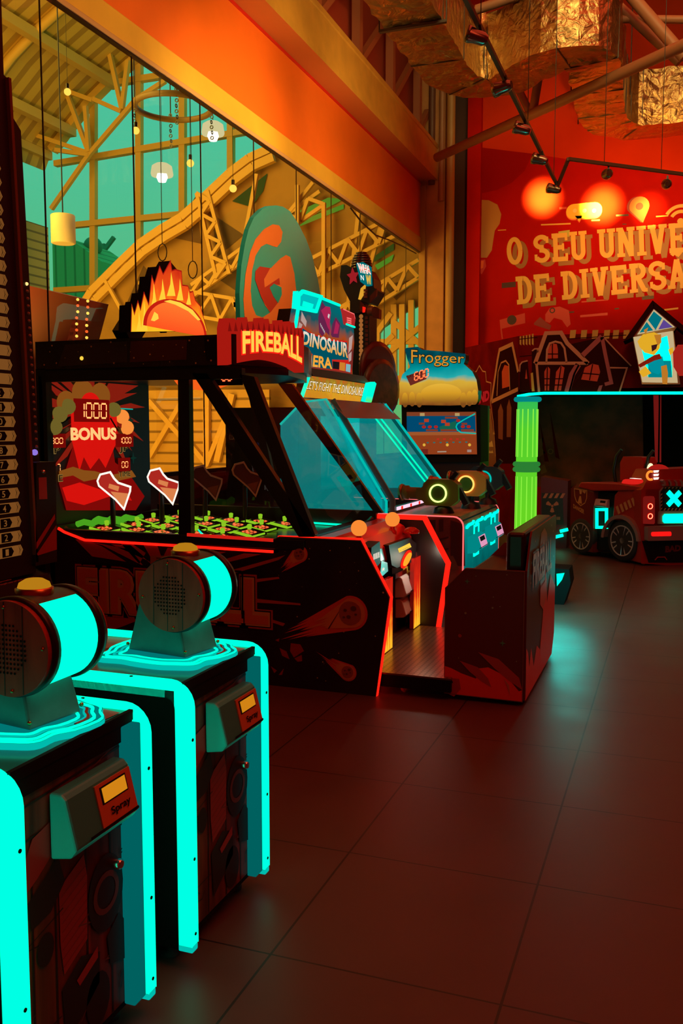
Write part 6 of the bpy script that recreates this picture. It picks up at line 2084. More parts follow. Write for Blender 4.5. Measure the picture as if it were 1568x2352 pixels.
ff = Frame(f_.p(*Pq[0], 0.0), f_.p(*Pq[1]) - f_.p(*Pq[0]), f_.p(*Pq[3]) - f_.p(*Pq[0]))
digits(m, ff, '600', 0, 0, .21, .10, LEDRED, 0.080, .014)
m.build('jackpot_display', sg)
m = MB(); q = ons(f_, z1([(100, 690), (935, 690), (940, 1300), (110, 1300)])); m.poly(f_, q, MATTE, 0.5, -0.5); m.poly(f_, [q[0], q[1], (q[1][0], .0), (q[0][0], .0)], pbr('cabinet_maroon', (0.03, 0.006, 0.006), 0.5), 0.6, -0.62); m.build('cabinet', t)
m = MB(); fs2 = f_.shift(.004)
R_ = lambda pts, c, b=0.004, s=0.75: m.poly(f_, ons(f_, z1(pts)), E1(c, s), 0, b)
scr = [(160, 768), (890, 765), (900, 1215), (165, 1215)]
m.poly(f_, ons(f_, z1(scr)), emit('screen_river_bank', (0.33, 0.055, 0.012), 0.8), 0.02, 0.0)
sc_ = m.build('screen', t)
m = MB()
R_([(160, 810), (885, 808), (890, 975), (162, 978)], (0.0, 0.085, 0.20), .022)
R_([(160, 768), (890, 765), (890, 808), (160, 810)], (0.28, 0.06, 0.02), .022)
R_([(160, 978), (890, 975), (890, 1010), (162, 1015)], (0.45, 0.12, 0.03), .022)
R_([(500, 925), (680, 860), (690, 940), (520, 975)], (0.01, 0.15, 0.09), .0225)
for q in ((290, 880, 350), (565, 818, 700), (365, 950, 490), (520, 950, 690), (735, 950, 870), (740, 882, 800)):
    R_([(q[0], q[1]), (q[2], q[1]), (q[2], q[1] + 20), (q[0], q[1] + 20)], (0.30, 0.05, 0.02), .024)
for x_, y_ in ((342, 925), (405, 925), (470, 925), (755, 922), (815, 922), (705, 858)):
    a, b = on(f_, *z1([(x_, y_)])[0]); m.disc(f_, a, b, .028, E1((0.50, 0.02, 0.015), .8), 0, .025, 12, .02)
for x_, y_ in ((345, 840), (525, 850), (565, 880)):
    R_([(x_, y_), (x_ + 50, y_), (x_ + 50, y_ + 34), (x_, y_ + 34)], (0.60, 0.06, 0.02), .024)
for x_ in (300, 670):
    R_([(x_, 778), (x_ + 50, 778), (x_ + 50, 810), (x_, 810)], (0.60, 0.40, 0.15), .024)
for i in range(7):
    R_([(370 + i * 68, 1086 - i), (396 + i * 68, 1086 - i), (392 + i * 68, 1098 - i), (374 + i * 68, 1098 - i)], (0.01, 0.22, 0.22), .024)
for i in range(5):
    R_([(478 + i * 68, 1046), (505 + i * 68, 1046), (505 + i * 68, 1062), (478 + i * 68, 1062)], (0.65, 0.03, 0.015), .024)
for x_, y_ in ((345, 1115), (590, 1115), (825, 1115)):
    a, b = on(f_, *z1([(x_, y_)])[0]); m.disc(f_, a, b, .02, E1((0.8, 0.45, 0.05), .9), 0, .024, 10)
R_([(315, 1160), (385, 1160), (385, 1212), (315, 1212)], (0.20, 0.02, 0.012), .024)
R_([(485, 1182), (580, 1180), (580, 1192), (485, 1194)], (0.5, 0.4, 0.3), .025)
R_([(800, 1165), (845, 1165), (845, 1192), (800, 1192)], (0.45, 0.3, 0.25), .025)
m.build('screen_picture', sc_)
# clear cyan arm that crosses the lower right of the screen
m = MB(); fo = f_.shift(.25)
m.stroke(fo, ons(fo, z1([(880, 785), (760, 850), (690, 895), (680, 925), (695, 960), (735, 985), (890, 995)])), 0.014, CYANDIM, 0.01, 0); m.build('screen_arm_light', t)

# ================================================================== egg sign
zg = zf(500, 450, 3.136)
FE = FX(-4.20)
t = thing('egg_sign', 'tall teal egg-shaped sign with an orange letter G swirl, hung before the window', 'sign', FE.p(*on(FE, 650, 900)))
TEALE = pbr('egg_teal', (0.012, 0.36, 0.42), 0.32)
ORE = pbr('egg_orange', (0.72, 0.19, 0.045), 0.45)
ORED = pbr('egg_red', (0.42, 0.035, 0.02), 0.45)
m = MB(); eg = [(420, 68), (370, 72), (320, 95), (260, 155), (222, 240), (195, 350), (170, 500), (156, 700), (162, 900), (185, 1020), (240, 1120), (400, 1190), (560, 1160), (680, 1060), (735, 920), (745, 740), (720, 600), (680, 430), (635, 310), (580, 200), (520, 110), (470, 78)]
m.poly(FE, ons(FE, zg(eg)), TEALE, 0.05, -0.05); eb = m.build('egg_board', t, bevel=0.012, seg=3)
m = MB()
m.poly(FE, ons(FE, zg([(465, 260), (455, 330), (425, 370), (390, 360), (350, 345), (310, 365), (270, 430), (245, 540), (235, 680), (245, 790), (275, 860), (320, 875), (375, 840), (340, 790), (300, 700), (265, 600), (270, 540), (300, 508), (380, 520), (450, 450), (490, 425), (520, 440), (550, 560), (565, 700), (560, 900), (450, 1000), (195, 935), (182, 740), (198, 560), (232, 400), (270, 310), (330, 240), (395, 204), (440, 212)])), ORE, 0, 0.003)
m.poly(FE, ons(FE, zg([(265, 600), (270, 540), (300, 508), (375, 520), (330, 600), (335, 660), (440, 590), (445, 640), (395, 640), (370, 660), (395, 720), (430, 770), (375, 840), (310, 730)])), ORED, 0, 0.005)
m.poly(FE, ons(FE, zg([(370, 660), (400, 632), (455, 660), (457, 712), (430, 772), (395, 722)])), TEALE, 0, 0.007)
m.build('swirl_emblem', eb)
for _y, _z in ((8.7, 2.9), (9.7, 2.9), (9.2, 3.7)):
    m = MB(); m.bar((-4.24, _y, _z), (-4.405, _y, _z), .05, .05, BLACK); m.build('standoff', t)

# ================================================================== haunted house ride front
YH = 13.4
FH = FY(YH)
HDK = pbr('house_black_print', (0.030, 0.004, 0.003), 0.6, spec=0.0)
HRED = pbr('house_brick_print', (0.14, 0.004, 0.003), 0.6, spec=0.0, noise=0.2, nscale=4)
HOUT = pbr('house_outline_print', (0.50, 0.16, 0.12), 0.5)
HOUT2 = pbr('house_outline_plum', (0.34, 0.05, 0.08), 0.5)
HYEL = pbr('house_torn_yellow', (0.55, 0.26, 0.05), 0.5)
HWIN = pbr('house_window_red', (0.55, 0.03, 0.015), 0.5)
t = thing('haunted_house_ride', 'haunted house ride front with painted crooked houses, cyan neon eave and green column', 'ride', (-1, YH, 0))
z7 = zf(1068, 650, 3.136)
m = MB()
hx0 = on(FH, 1190, 800)[0]
zlo, zhi = on(FH, 1190, 903)[1], on(FH, 1300, 768)[1]
m.poly(FH, [(hx0, zlo), (3.2, zlo), (3.2, zhi), (hx0, zhi)], HRED, 0.15, -0.15)
PH = lambda pts, mt, b=0.002: m.poly(FH, ons(FH, z7(pts)), mt, 0, b)
for x_ in range(392, 500, 22):
    PH([(x_, 385 - (x_ - 392) * .2), (x_ + 12, 383 - (x_ - 392) * .2), (x_ + 12, 450), (x_, 440)], HYEL)
for x_ in (755, 835, 915, 1000, 1065, 1140):
    PH([(x_ + 2, 340), (x_ + 44, 338), (x_ + 36, 400), (x_ - 4, 402)], HYEL)
for y_ in (395, 520):
    m.stroke(FH, ons(FH, z7([(392, y_ + 10), (520, y_ - 4)])), .012, HDK, 0, .003)
m.stroke(FH, ons(FH, z7([(700, 405), (1160, 375)])), .012, HDK, 0, .003)
PH([(500, 580), (580, 360), (690, 355), (740, 430), (830, 530), (890, 580)], HDK, .004)
PH([(510, 585), (880, 582), (740, 785), (530, 790)], HDK, .004)
PH([(760, 440), (980, 390), (1200, 600), (1160, 620), (1110, 785), (740, 785), (880, 590)], HDK, .0045)
PH([(480, 480), (520, 470), (525, 785), (480, 785)], HDK, .004)
PH([(393, 580), (450, 560), (470, 785), (393, 785)], HDK, .004)
S_ = lambda pts, w, mt=HOUT, b=.008, cl=False: m.stroke(FH, ons(FH, z7(pts)), w, mt, 0, b, cl)
S_([(503, 580), (582, 362), (690, 358), (735, 435), (828, 525), (885, 580)], .055)
S_([(503, 578), (885, 578)], .045)
S_([(585, 572), (590, 480), (610, 435), (650, 422), (690, 432), (715, 470), (730, 572)], .028)
S_([(515, 590), (532, 785)], .035)
S_([(815, 588), (770, 660), (735, 785)], .085, HOUT2)
S_([(820, 588), (785, 655), (750, 785)], .025)
S_([(842, 525), (985, 385)], .07, HOUT2)
S_([(985, 390), (1010, 520), (1052, 718), (1005, 730)], .05, HOUT2)
S_([(992, 385), (1080, 480), (1195, 598)], .018)
S_([(1035, 610), (1165, 612), (1112, 782)], .022)
S_([(392, 640), (395, 590), (410, 570), (450, 560)], .02)
S_([(482, 490), (500, 475), (522, 474), (522, 500)], .02)
for q in ([(592, 545), (595, 480), (625, 435), (660, 440), (668, 480), (668, 542)], [(572, 775), (570, 640), (592, 598), (612, 620), (604, 775)], [(642, 775), (655, 640), (690, 595), (716, 610), (690, 775)], [(835, 695), (862, 610), (915, 582), (960, 592), (972, 640), (950, 710)]):
    PH(q, HWIN, .006)
for a, b in (((628, 436), (628, 545)), ((592, 512), (668, 512)), ((592, 600), (588, 775)), ((690, 600), (665, 775)), ((570, 690), (608, 690)), ((648, 690), (705, 690)), ((572, 735), (606, 735)), ((645, 735), (697, 735)), ((918, 585), (895, 700)), ((848, 650), (965, 660))):
    S_([a, b], .016, HDK, .0075)
for q in ([(432, 690), (440, 620), (448, 690)], [(472, 650), (488, 645), (500, 780), (480, 780)]):
    PH(q, HYEL if q[0][0] > 450 else HWIN, .006)
PH([(950, 780), (965, 740), (990, 735), (975, 782)], HOUT2, .006)
m.build('house_front', t)
# slanting left wing, floor to top
A2, B2 = V((hx0, YH, 0)), V((-3.34, 15.0, 0))
FL2 = Frame(A2, A2 - B2, (0, 0, 1))
L2 = (A2 - B2).length
m = MB(); m.poly(FL2, [(-L2, 0), (0, 0), (0, zhi), (-L2, zhi)], HRED, 0.12, -0.12)
PL = lambda pts, mt, b=.002: m.poly(FL2, ons(FL2, z7(pts)), mt, 0, b)
SL = lambda pts, w, mt=HOUT, b=.008: m.stroke(FL2, ons(FL2, z7(pts)), w, mt, 0, b)
PL([(195, 860), (250, 480), (340, 435), (385, 640), (383, 1000), (380, 1300), (225, 1300), (205, 1000)], HDK)
PL([(60, 650), (100, 600), (150, 640), (185, 720), (190, 900), (110, 900)], HRED, .003)
SL([(192, 855), (235, 560), (250, 482), (342, 440), (372, 580), (384, 640)], .06)
SL([(192, 855), (383, 765)], .06)
SL([(232, 815), (240, 640), (262, 575), (295, 560), (318, 590), (325, 770)], .025)
PL([(268, 760), (265, 640), (285, 590), (318, 600), (320, 745)], HWIN, .004)
SL([(55, 660), (85, 635), (105, 595), (128, 635), (150, 640), (155, 710), (190, 720)], .02)
SL([(190, 720), (185, 860), (205, 1000), (222, 1250)], .02)
SL([(110, 900), (185, 910)], .02)
PL([(240, 1120), (238, 920), (258, 868), (275, 920), (272, 1130)], pbr('house_window_dim', (0.20, 0.014, 0.010), 0.5), .004)
PL([(300, 1110), (302, 890), (318, 838), (335, 900), (330, 1110)], pbr('house_window_dim', (0.20, 0.014, 0.010), 0.5), .004)
PL([(110, 905), (185, 915), (222, 1250), (225, 1330), (115, 1330)], BROWN, .0035)
PL([(150, 1080), (175, 1040), (180, 1080), (165, 1095)], HYEL, .006)
PL([(155, 1180), (165, 1140), (180, 1150), (195, 1135), (205, 1180)], TAN, .006)
PL([(170, 1225), (178, 1205), (188, 1215), (198, 1205), (206, 1225)], TAN, .006)
PL([(202, 1090), (210, 1060), (216, 1090)], HYEL, .006)
m.text(FL2, 'ND', 0, 0, 1, 1, emit('red_house_letters', (0.42, 0.01, 0.01), 0.8), 0, 0, 0.06, warp=qwarp(FL2, *z7([(105, 870), (178, 845), (178, 770), (108, 790)]), .009))
m.build('house_wing', t)
# opening with dim things inside
m = MB(); m.box(hx0 + .1, 3.2, 16.1, 16.25, 0, zlo, MATTE); m.box(hx0, 3.2, YH, 16.2, zlo, zlo + .05, MATTE); m.box(3.0, 3.2, YH, 16.2, 0, zlo, MATTE); m.build('dark_interior', t)
FI = FY(14.9)
m = MB(); m.poly(FI, ons(FI, [(1228, 905), (1475, 905), (1478, 1118), (1228, 1118)]), pbr('inner_screen_red', (0.16, 0.018, 0.010), 0.6, noise=.8, nscale=2.5), .05, -.05)
for q in ([(1240, 970), (1260, 1060), (1250, 1060)], [(1262, 940), (1285, 1055), (1275, 1050)]):
    m.poly(FI, ons(FI, q), HRED, 0, .003)
for q in ([(1236, 1010), (1248, 1005), (1244, 1030), (1252, 1040), (1238, 1050)], [(1240, 1072), (1250, 1066), (1256, 1084), (1242, 1090)]):
    m.poly(FI, ons(FI, q), BROWN, 0, .003)
m.ring(FI, *on(FI, 1264, 1037), .03, .045, BROWN, 0, .004, 16)
m.build('inner_panel', t)
m = MB(); FI2 = FY(14.0)  # frame pieces whose emission stands in for red light on them
for q in ([(1500, 908), (1512, 908), (1512, 938), (1510, 1062), (1504, 1062), (1502, 985)], [(1516, 908), (1518, 908), (1518, 1062), (1514, 1062)]):
    m.poly(FI2, ons(FI2, q), emit('red_lit_frame', (0.16, 0.008, 0.006), 0.9), .03, 0)
m.build('inner_frame', t)
# neon eave
m = MB(); pts = ons(FH, [(1189, 911), (1215, 906), (1250, 903.5), (1568, 903), (1800, 905)])
m.tube([FH.p(a, b, .06) for a, b in pts], .020, CYANHOT, 10); m.build('neon_eave', t)
# green columns; their emission stands in for green light falling on them
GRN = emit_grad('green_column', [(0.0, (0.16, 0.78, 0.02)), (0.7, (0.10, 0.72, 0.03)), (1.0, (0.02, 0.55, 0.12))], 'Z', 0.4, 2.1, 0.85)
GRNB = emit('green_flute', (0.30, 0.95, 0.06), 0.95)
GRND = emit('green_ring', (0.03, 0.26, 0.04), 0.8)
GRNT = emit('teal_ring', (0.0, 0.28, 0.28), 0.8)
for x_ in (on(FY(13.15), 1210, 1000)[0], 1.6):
    yc = 13.15
    ztop = zlo - .04
    ff = FZ(0)
    m = MB()
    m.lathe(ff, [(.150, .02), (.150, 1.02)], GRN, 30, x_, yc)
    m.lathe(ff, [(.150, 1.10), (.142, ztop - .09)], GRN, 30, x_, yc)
    for an in range(0, 360, 30):
        ca, sa = math.cos(math.radians(an + 12)), math.sin(math.radians(an + 12))
        for za, zb_ in ((.15, .92), (1.2, ztop - .2)):
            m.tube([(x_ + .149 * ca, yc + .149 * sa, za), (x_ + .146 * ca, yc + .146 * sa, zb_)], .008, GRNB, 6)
    cp = m.build('green_column', t)
    for k, (zz, mt) in enumerate(((1.02, GRND), (1.095, GRND), (ztop - .06, GRNT))):
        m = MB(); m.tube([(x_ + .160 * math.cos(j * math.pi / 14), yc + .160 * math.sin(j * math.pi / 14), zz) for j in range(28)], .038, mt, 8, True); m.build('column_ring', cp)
    m = MB(); m.box(x_ - .17, x_ + .17, yc - .17, yc + .17, 0, .02, CYANDIM); m.build('column_base', cp)
# attic sign box with a scarecrow-like figure
FA = FY(12.9)
zA = z7
m = MB()
shell = zA([(1140, 420), (1180, 260), (1250, 150), (1352, 132), (1590, 330), (1560, 400), (1560, 735), (1270, 735), (1205, 400)])
m.poly(FA, ons(FA, zA([(1205, 385), (1358, 160), (1530, 310), (1500, 350), (1548, 730), (1272, 730)])), pbr('attic_cream', (0.62, 0.48, 0.28), 0.5), .35, -.35, HDK)
hs = m.build('attic_sign', t)
m = MB()
for q in ([(1140, 425), (1350, 130), (1362, 168), (1205, 395)], [(1350, 130), (1600, 335), (1575, 360), (1355, 175)]):
    m.poly(FA, ons(FA, zA(q)), HDK, .50, -.42)
m.stroke(FA, ons(FA, zA([(1208, 385), (1356, 172), (1525, 312)])), .035, HWIN, .02, .0)
m.build('attic_roof', hs)
m = MB()
PA = lambda pts, mt, b: m.poly(FA, ons(FA, zA(pts)), mt, 0, b)
CRL = emit('attic_cream_lit', (0.62, 0.46, 0.24), 0.9)
PA([(1238, 372), (1358, 190), (1510, 318)], CRL, .003)
PA([(1210, 390), (1495, 345), (1530, 720), (1275, 715)], CRL, .003)
PA([(1255, 358), (1358, 205), (1495, 318)], emit('attic_pane_teal', (0.0, 0.18, 0.22), 0.9), .005)
PA([(1425, 262), (1492, 318), (1385, 335)], emit('attic_pane_violet', (0.12, 0.06, 0.30), 0.9), .0065)
for a, b in (((1310, 272), (1362, 340)), ((1425, 255), (1380, 338))):
    m.stroke(FA, ons(FA, zA([a, b])), .028, CRL, 0, .008)
PA([(1265, 450), (1455, 380), (1490, 600), (1490, 680), (1318, 680)], CYANHOT, .005)
PA([(1318, 560), (1480, 560), (1490, 680), (1318, 680)], emit('attic_teal', (0.0, 0.25, 0.28), 0.9), .0062)
YB = emit('figure_yellow', (0.80, 0.42, 0.02), 0.95)
YBD = emit('figure_ochre', (0.55, 0.20, 0.02), 0.9)
BLU = emit('figure_teal', (0.0, 0.30, 0.36), 0.9)
PA([(1240, 420), (1280, 370), (1360, 355), (1410, 380), (1400, 470), (1360, 520), (1290, 500), (1255, 460)], YB, .008)
PA([(1360, 375), (1410, 370), (1412, 430), (1385, 450)], YBD, .009)
PA([(1340, 450), (1385, 440), (1375, 475), (1345, 495)], emit('figure_dark', (0.05, 0.01, 0.01), 0.8), .010)
PA([(1285, 340), (1318, 320), (1300, 375)], YBD, .010)
PA([(1300, 560), (1370, 520), (1420, 530), (1440, 620), (1390, 660), (1340, 640)], BLU, .009)
PA([(1245, 590), (1310, 550), (1360, 520), (1400, 510), (1415, 545), (1360, 560), (1260, 610)], HWIN, .011)
PA([(1250, 640), (1300, 600), (1340, 650), (1280, 680)], YB, .011)
PA([(1410, 600), (1450, 590), (1460, 650), (1455, 730), (1420, 728)], YBD, .012)
PA([(1462, 480), (1495, 462), (1500, 500), (1475, 520)], YB, .012)
m.build('attic_figure', hs)
m = MB(); f2_ = FY(12.75); c_ = ons(f2_, zA([(1500, 600), (1495, 500), (1530, 445), (1700, 440), (1720, 560), (1690, 660), (1540, 665)])); m.poly(f2_, c_, emit('red_lit_sign', (0.45, 0.02, 0.012), 0.8), .15, -.15); m.build('rounded_red_sign', t)

# ================================================================== ride-on truck game
A = V((-0.322, 11.068, 0))
SU = V((0.742, -0.67, 0)); RU = V((math.cos(math.radians(34)), math.sin(math.radians(34)), 0))
FSd = Frame(A, SU, (0, 0, 1)); FR = Frame(A, RU, (0, 0, 1))
t = thing('truck_ride', 'red ride-on truck game with cyan X on its tailgate and big wheels', 'ride', A)
TRED = pbr('truck_red', (0.40, 0.020, 0.012), 0.35)
TDK = pbr('truck_dark_red', (0.15, 0.012, 0.010), 0.4)
TGR = pbr('truck_grey', (0.30, 0.16, 0.13), 0.35)
HAZ = pbr('hazard_orange', (0.62, 0.24, 0.08), 0.4)
W = 1.15


def extr(mb, pts, mat, w0=0.0, w1=W):
    n = len(pts)
    vs = [FSd.p(a, b) + RU * w0 for a, b in pts] + [FSd.p(a, b) + RU * w1 for a, b in pts]
    mb.add(vs, [(i, (i + 1) % n, n + (i + 1) % n, n + i) for i in range(n)] + [tuple(range(n))[::-1], tuple(range(n, 2 * n))], mat)


m = MB(); extr(m, [(-1.245, .06), (-.83, .06), (-.83, .84), (-.98, .90), (-1.16, .90), (-1.245, .84)], TDK); m.build('nose', t)
m = MB(); extr(m, [(-.83, .10), (-.40, .10), (-.40, .82), (-.83, .82)], MATTE, .06, W); m.build('step_well', t)
m = MB(); extr(m, [(-.50, .50), (-.48, .80), (-.42, .86), (-.02, .93), (0, .90), (0, .07), (-.10, .07), (-.12, .5)], TRED); m.build('rear_body', t, bevel=.01)
m = MB(); extr(m, [(-.46, .08), (-.1, .08), (-.1, .52), (-.46, .52)], MATTE, .08, W); m.build('wheel_well', t)
m = MB(); extr(m, [(-1.10, .86), (-.85, .83), (-.06, .88), (-.03, .93), (-.40, .95), (-1.05, .93)], TRED, -.02, W); m.build('bonnet', t, bevel=.015)
m = MB(); extr(m, [(-.42, .945), (-.05, .945), (-.02, .98), (-.10, 1.01), (-.38, 1.00)], emit('truck_red_lamp', (0.75, 0.015, 0.010), 0.9), .02, .30); m.build('red_lamp', t, bevel=.02)
m = MB(); extr(m, [(-.30, 1.012), (-.12, 1.012), (-.12, 1.016), (-.30, 1.016)], WHITEL, .05, .20); m.build('white_lamp', t)
# rear upper body, seen from behind
rear = ons(FR, [(1476, 1121), (1497, 1079), (1568, 1076), (1700, 1070), (1700, 1310), (1472, 1294), (1472, 1125)])
m = MB(); m.poly(FR, rear, TRED, .34, -.34); m.build('tailgate', t, bevel=.01)
z3 = zf(1290, 1040, 5.64)
PT = lambda pts, mt, d=0.0, b=.003: m.poly(FR, ons(FR, z3(pts)), mt, d, b)
m = MB(); PT([(1255, 500), (1305, 438), (1620, 432), (1620, 925), (1235, 920), (1245, 770), (1262, 750)], TGR, .02, .0); tp = m.build('panel_frame', t)
m = MB(); PT([(1262, 505), (1310, 446), (1620, 440), (1620, 750), (1268, 750)], MATTE, 0, .022)
for i in range(8):
    x_ = 1300 + i * 48
    PT([(x_, 745), (x_ + 18, 715), (x_ + 34, 715), (x_ + 16, 745)], HAZ, 0, .024)
    PT([(x_ + 10, 462), (x_ + 24, 442), (x_ + 40, 442), (x_ + 26, 462)], HAZ, 0, .024)
for i in range(5):
    y_ = 520 + i * 46
    PT([(1264, y_ + 20), (1284, y_), (1284, y_ + 16), (1264, y_ + 36)], HAZ, 0, .024)
m.build('hazard_panel', tp)
m = MB()
m.stroke(FR, ons(FR, z3([(1355, 505), (1508, 675)])), .058, CYANHOT, .012, .024)
m.stroke(FR, ons(FR, z3([(1510, 505), (1352, 675)])), .058, CYANHOT, .012, .026)
m.build('cross_light', tp)
m = MB(); PT([(1288, 820), (1312, 790), (1620, 785), (1620, 905), (1308, 908), (1288, 885)], CYANHOT, .015, .022); m.build('plate_light', tp)
m = MB(); PT([(1050, 580), (1075, 562), (1170, 560), (1185, 590), (1185, 905), (1170, 922), (1050, 918)], emit('tail_lamp_red', (0.20, 0.008, 0.006), 0.8), .03, .0); tl = m.build('tail_lamp', t, bevel=.008)
for y_ in (690, 818):
    m = MB(); a, b = on(FR, *z3([(1122, y_)])[0])
    m.ring(FR, a, b, .020, .038, REDNEON, .004, .031, 24)
    m.ring(FR, a, b, .026, .031, emit('lamp_filament', (1.0, 0.6, 0.3), 1.8), .003, .036, 24)
    m.build('lamp_ring', tl)
m = MB(); PT([(1065, 948), (1620, 935), (1620, 1120), (1065, 1132)], TGR, .08, .0); bm = m.build('bumper', t, bevel=.01)
m = MB(); PT([(1105, 1025), (1120, 1015), (1350, 1010), (1362, 1025), (1362, 1058), (1348, 1068), (1120, 1072), (1105, 1060)], emit('red_reflector', (1.0, 0.01, 0.008), 1.0), .008, .08); m.build('reflector', bm)
m = MB(); PT([(1542, 985), (1555, 962), (1640, 960), (1640, 1095), (1555, 1098), (1542, 1080)], emit('plate_yellow', (0.85, 0.45, 0.04), 0.95), .008, .08)
for k in range(3):
    PT([(1562, 990 + k * 30), (1640, 988 + k * 30), (1640, 1000 + k * 30), (1562, 1002 + k * 30)], BROWN, 0, .0895)
m.build('number_plate', bm)
m = MB(); PT([(1035, 1140), (1620, 1125), (1620, 1420), (1120, 1420)], MATTE, .02, -.01); m.text(FR, 'BAD', 0, 0, 1, 1, TDK, 0, 0, .05, warp=qwarp(FR, *z3([(1330, 1290), (1530, 1270), (1530, 1190), (1330, 1205)]), .014))
m.stroke(FR, ons(FR, z3([(1195, 1388), (1230, 1350), (1322, 1348), (1350, 1385)])), .010, TRED, .006, .012); m.build('under_panel', t)
m = MB()
for k in range(3):
    u0 = 1275 + k * 85
    PT([(u0, 350), (u0 + 70, 345), (u0 + 78, 425), (u0 + 20, 428)], TRED, .05, .0)
for k in range(4):
    u0 = 1282 + k * 75
    m.stroke(FR, ons(FR, z3([(u0 - 10, 352), (u0 + 15, 380), (u0 + 20, 425)])), .022, TGR, .06, .0)
m.build('roll_cushion', t)
FRT = FR.shift(-.15)
m = MB(); a, b = on(FRT, *z3([(1250, 215)])[0]); m.ball(FRT.p(a, b - .05), .14, emit('beacon_red', (0.45, 0.012, 0.008), 0.8), 20, .8); bc = m.build('beacon', t)
m = MB()
for k in range(3):
    m.poly(FRT, ons(FRT, z3([(1085, 222 + k * 45), (1150, 218 + k * 45), (1140, 245 + k * 45), (1088, 248 + k * 45)])), WHITEL, .01, .16)
m.build('beacon_stripes', bc)
m = MB(); a, b = on(FRT, *z3([(1040, 285)])[0]); m.ring(FRT, a, b, .035, .060, emit('amber_ring', (1.0, 0.25, 0.03), 1.3), .01, .17, 22, 60, 300); m.build('amber_ring_light', t)
# gun/headrest on the bonnet
m = MB(); fr = Frame(FSd.p(-.62, .96) + RU * .35, FSd.u, FSd.v)
m.poly(fr, [(-.18, 0), (.18, 0), (.20, .22), (.16, .30), (-.14, .30), (-.19, .22)], TRED, .22, -.2); hr = m.build('headrest', t, bevel=.02)
for a_ in (-.27, .25):
    m = MB(); m.tube([fr.p(a_, -.05, .0), fr.p(a_ - .02, .12, .02), fr.p(a_, .30, 0), fr.p(a_ + .06, .38, -.02)], .022, BLACK, 8); m.build('grip_bar', hr)
m = MB(); fe = Frame(fr.p(.30, .10, .02), RU, (0, 0, 1)); m.disc(fe, 0, 0, .05, emit('headlamp', (1.0, 0.75, 0.35), 1.8), .02, 0, 20, .13); m.ring(fe, 0, 0, .055, .075, REDNEON, .01, .0, 20); m.build('headlamp', hr)
# side artwork and door light
m = MB()
PS = lambda pts, mt, d=0.0, b=.003: m.poly(FSd, ons(FSd, z3(pts)), mt, d, b)
PS([(158, 455), (205, 395), (260, 410), (400, 490), (410, 520), (330, 485), (160, 460)], BROWN)
shield = [(163, 465), (325, 488), (322, 590), (300, 650), (245, 685), (190, 630), (168, 560)]
m.stroke(FSd, ons(FSd, z3(shield)), .012, HAZ, 0, .003, True)
for q in ([(225, 475), (265, 480), (255, 535), (235, 535)], [(275, 482), (318, 490), (300, 530), (268, 505)], [(230, 560), (250, 560), (262, 660), (205, 650)]):
    PS(q, HAZ)
m.text(FSd, 'DANGER', 0, 0, 1, 1, HAZ, 0, 0, .03, warp=qwarp(FSd, *z3([(150, 715), (290, 795), (292, 740), (150, 660)]), .004))
m.build('nose_print', t)
m = MB()
for k in range(6):
    x_ = 700 + k * 50; y_ = 690 - k * 26
    PS([(x_, y_ + 10), (x_ + 28, y_ - 8), (x_ + 62, y_ + 90), (x_ + 34, y_ + 108)], HAZ, 0, .006)
m.build('side_stripes', t)
FSi = Frame(A + RU * .03, SU, (0, 0, 1))
m = MB(); m.stroke(FSi, ons(FSi, z3([(460, 735), (585, 735), (585, 965), (460, 965)])), .035, CYANHOT, .02, 0, True); m.build('door_light', t)
card_reader(t, Frame(A + RU * .05, SU, (0, 0, 1)), *[on(FSi, *z3([p])[0])[0] for p in ((440, 700), (600, 700))], on(FSi, *z3([(520, 710)])[0])[1], on(FSi, *z3([(520, 600)])[0])[1], .06, False, pbr('reader_pink_shell', (0.55, 0.30, 0.30), 0.4), pbr('reader_pink_face2', (0.60, 0.32, 0.32), 0.4), MATTE)
RIM = pbr('alloy_rim', (0.80, 0.76, 0.72), 0.28, 0.6)
for k, (a_, R0) in enumerate(((-.318, .245), (-1.035, .225))):
    fw = Frame(FSd.p(a_, R0 + .02, .02 if k == 0 else .012), FSd.u, FSd.v)
    m = MB(); m.lathe(fw, [(R0 * .72, .0), (R0 * .95, .0), (R0, -.02), (R0, -.16), (R0 * .8, -.18)], RUBBER, 36); wh = m.build('wheel', t)
    m = MB()
    m.disc(fw, 0, 0, R0 * .72, MATTE, 0, -.03, 30)
    m.ring(fw, 0, 0, R0 * .70, R0 * .76, RIM, .01, -.005, 36)
    for j in range(10):
        an = math.radians(36 * j + 8 + (6 if j % 2 else -6))
        ca, sa = math.cos(an), math.sin(an)
        m.bar(fw.p(.03 * ca, .03 * sa, -.012), fw.p(R0 * .72 * ca, R0 * .72 * sa, -.004), .016, .014, RIM)
    m.disc(fw, 0, 0, .035, RIM, .012, -.012, 16)
    m.build('rim', wh)
m = MB()
outer = arc_pts(-.318, .265, .31, 5, 178, 18)
for i in range(len(outer) - 1):
    p, q = outer[i], outer[i + 1]
    m.add([FSd.p(*p, .06), FSd.p(*q, .06), FSd.p(*q, -.06), FSd.p(*p, -.06)], [(0, 1, 2, 3)], TGR, True)
    pi = [(-.318 + (x - -.318) * .86, .265 + (y - .265) * .86) for x, y in (p, q)]
    m.add([FSd.p(*p, .06), FSd.p(*q, .06), FSd.p(*pi[1], .06), FSd.p(*pi[0], .06)], [(0, 1, 2, 3)], TGR)
m.build('fender', t)
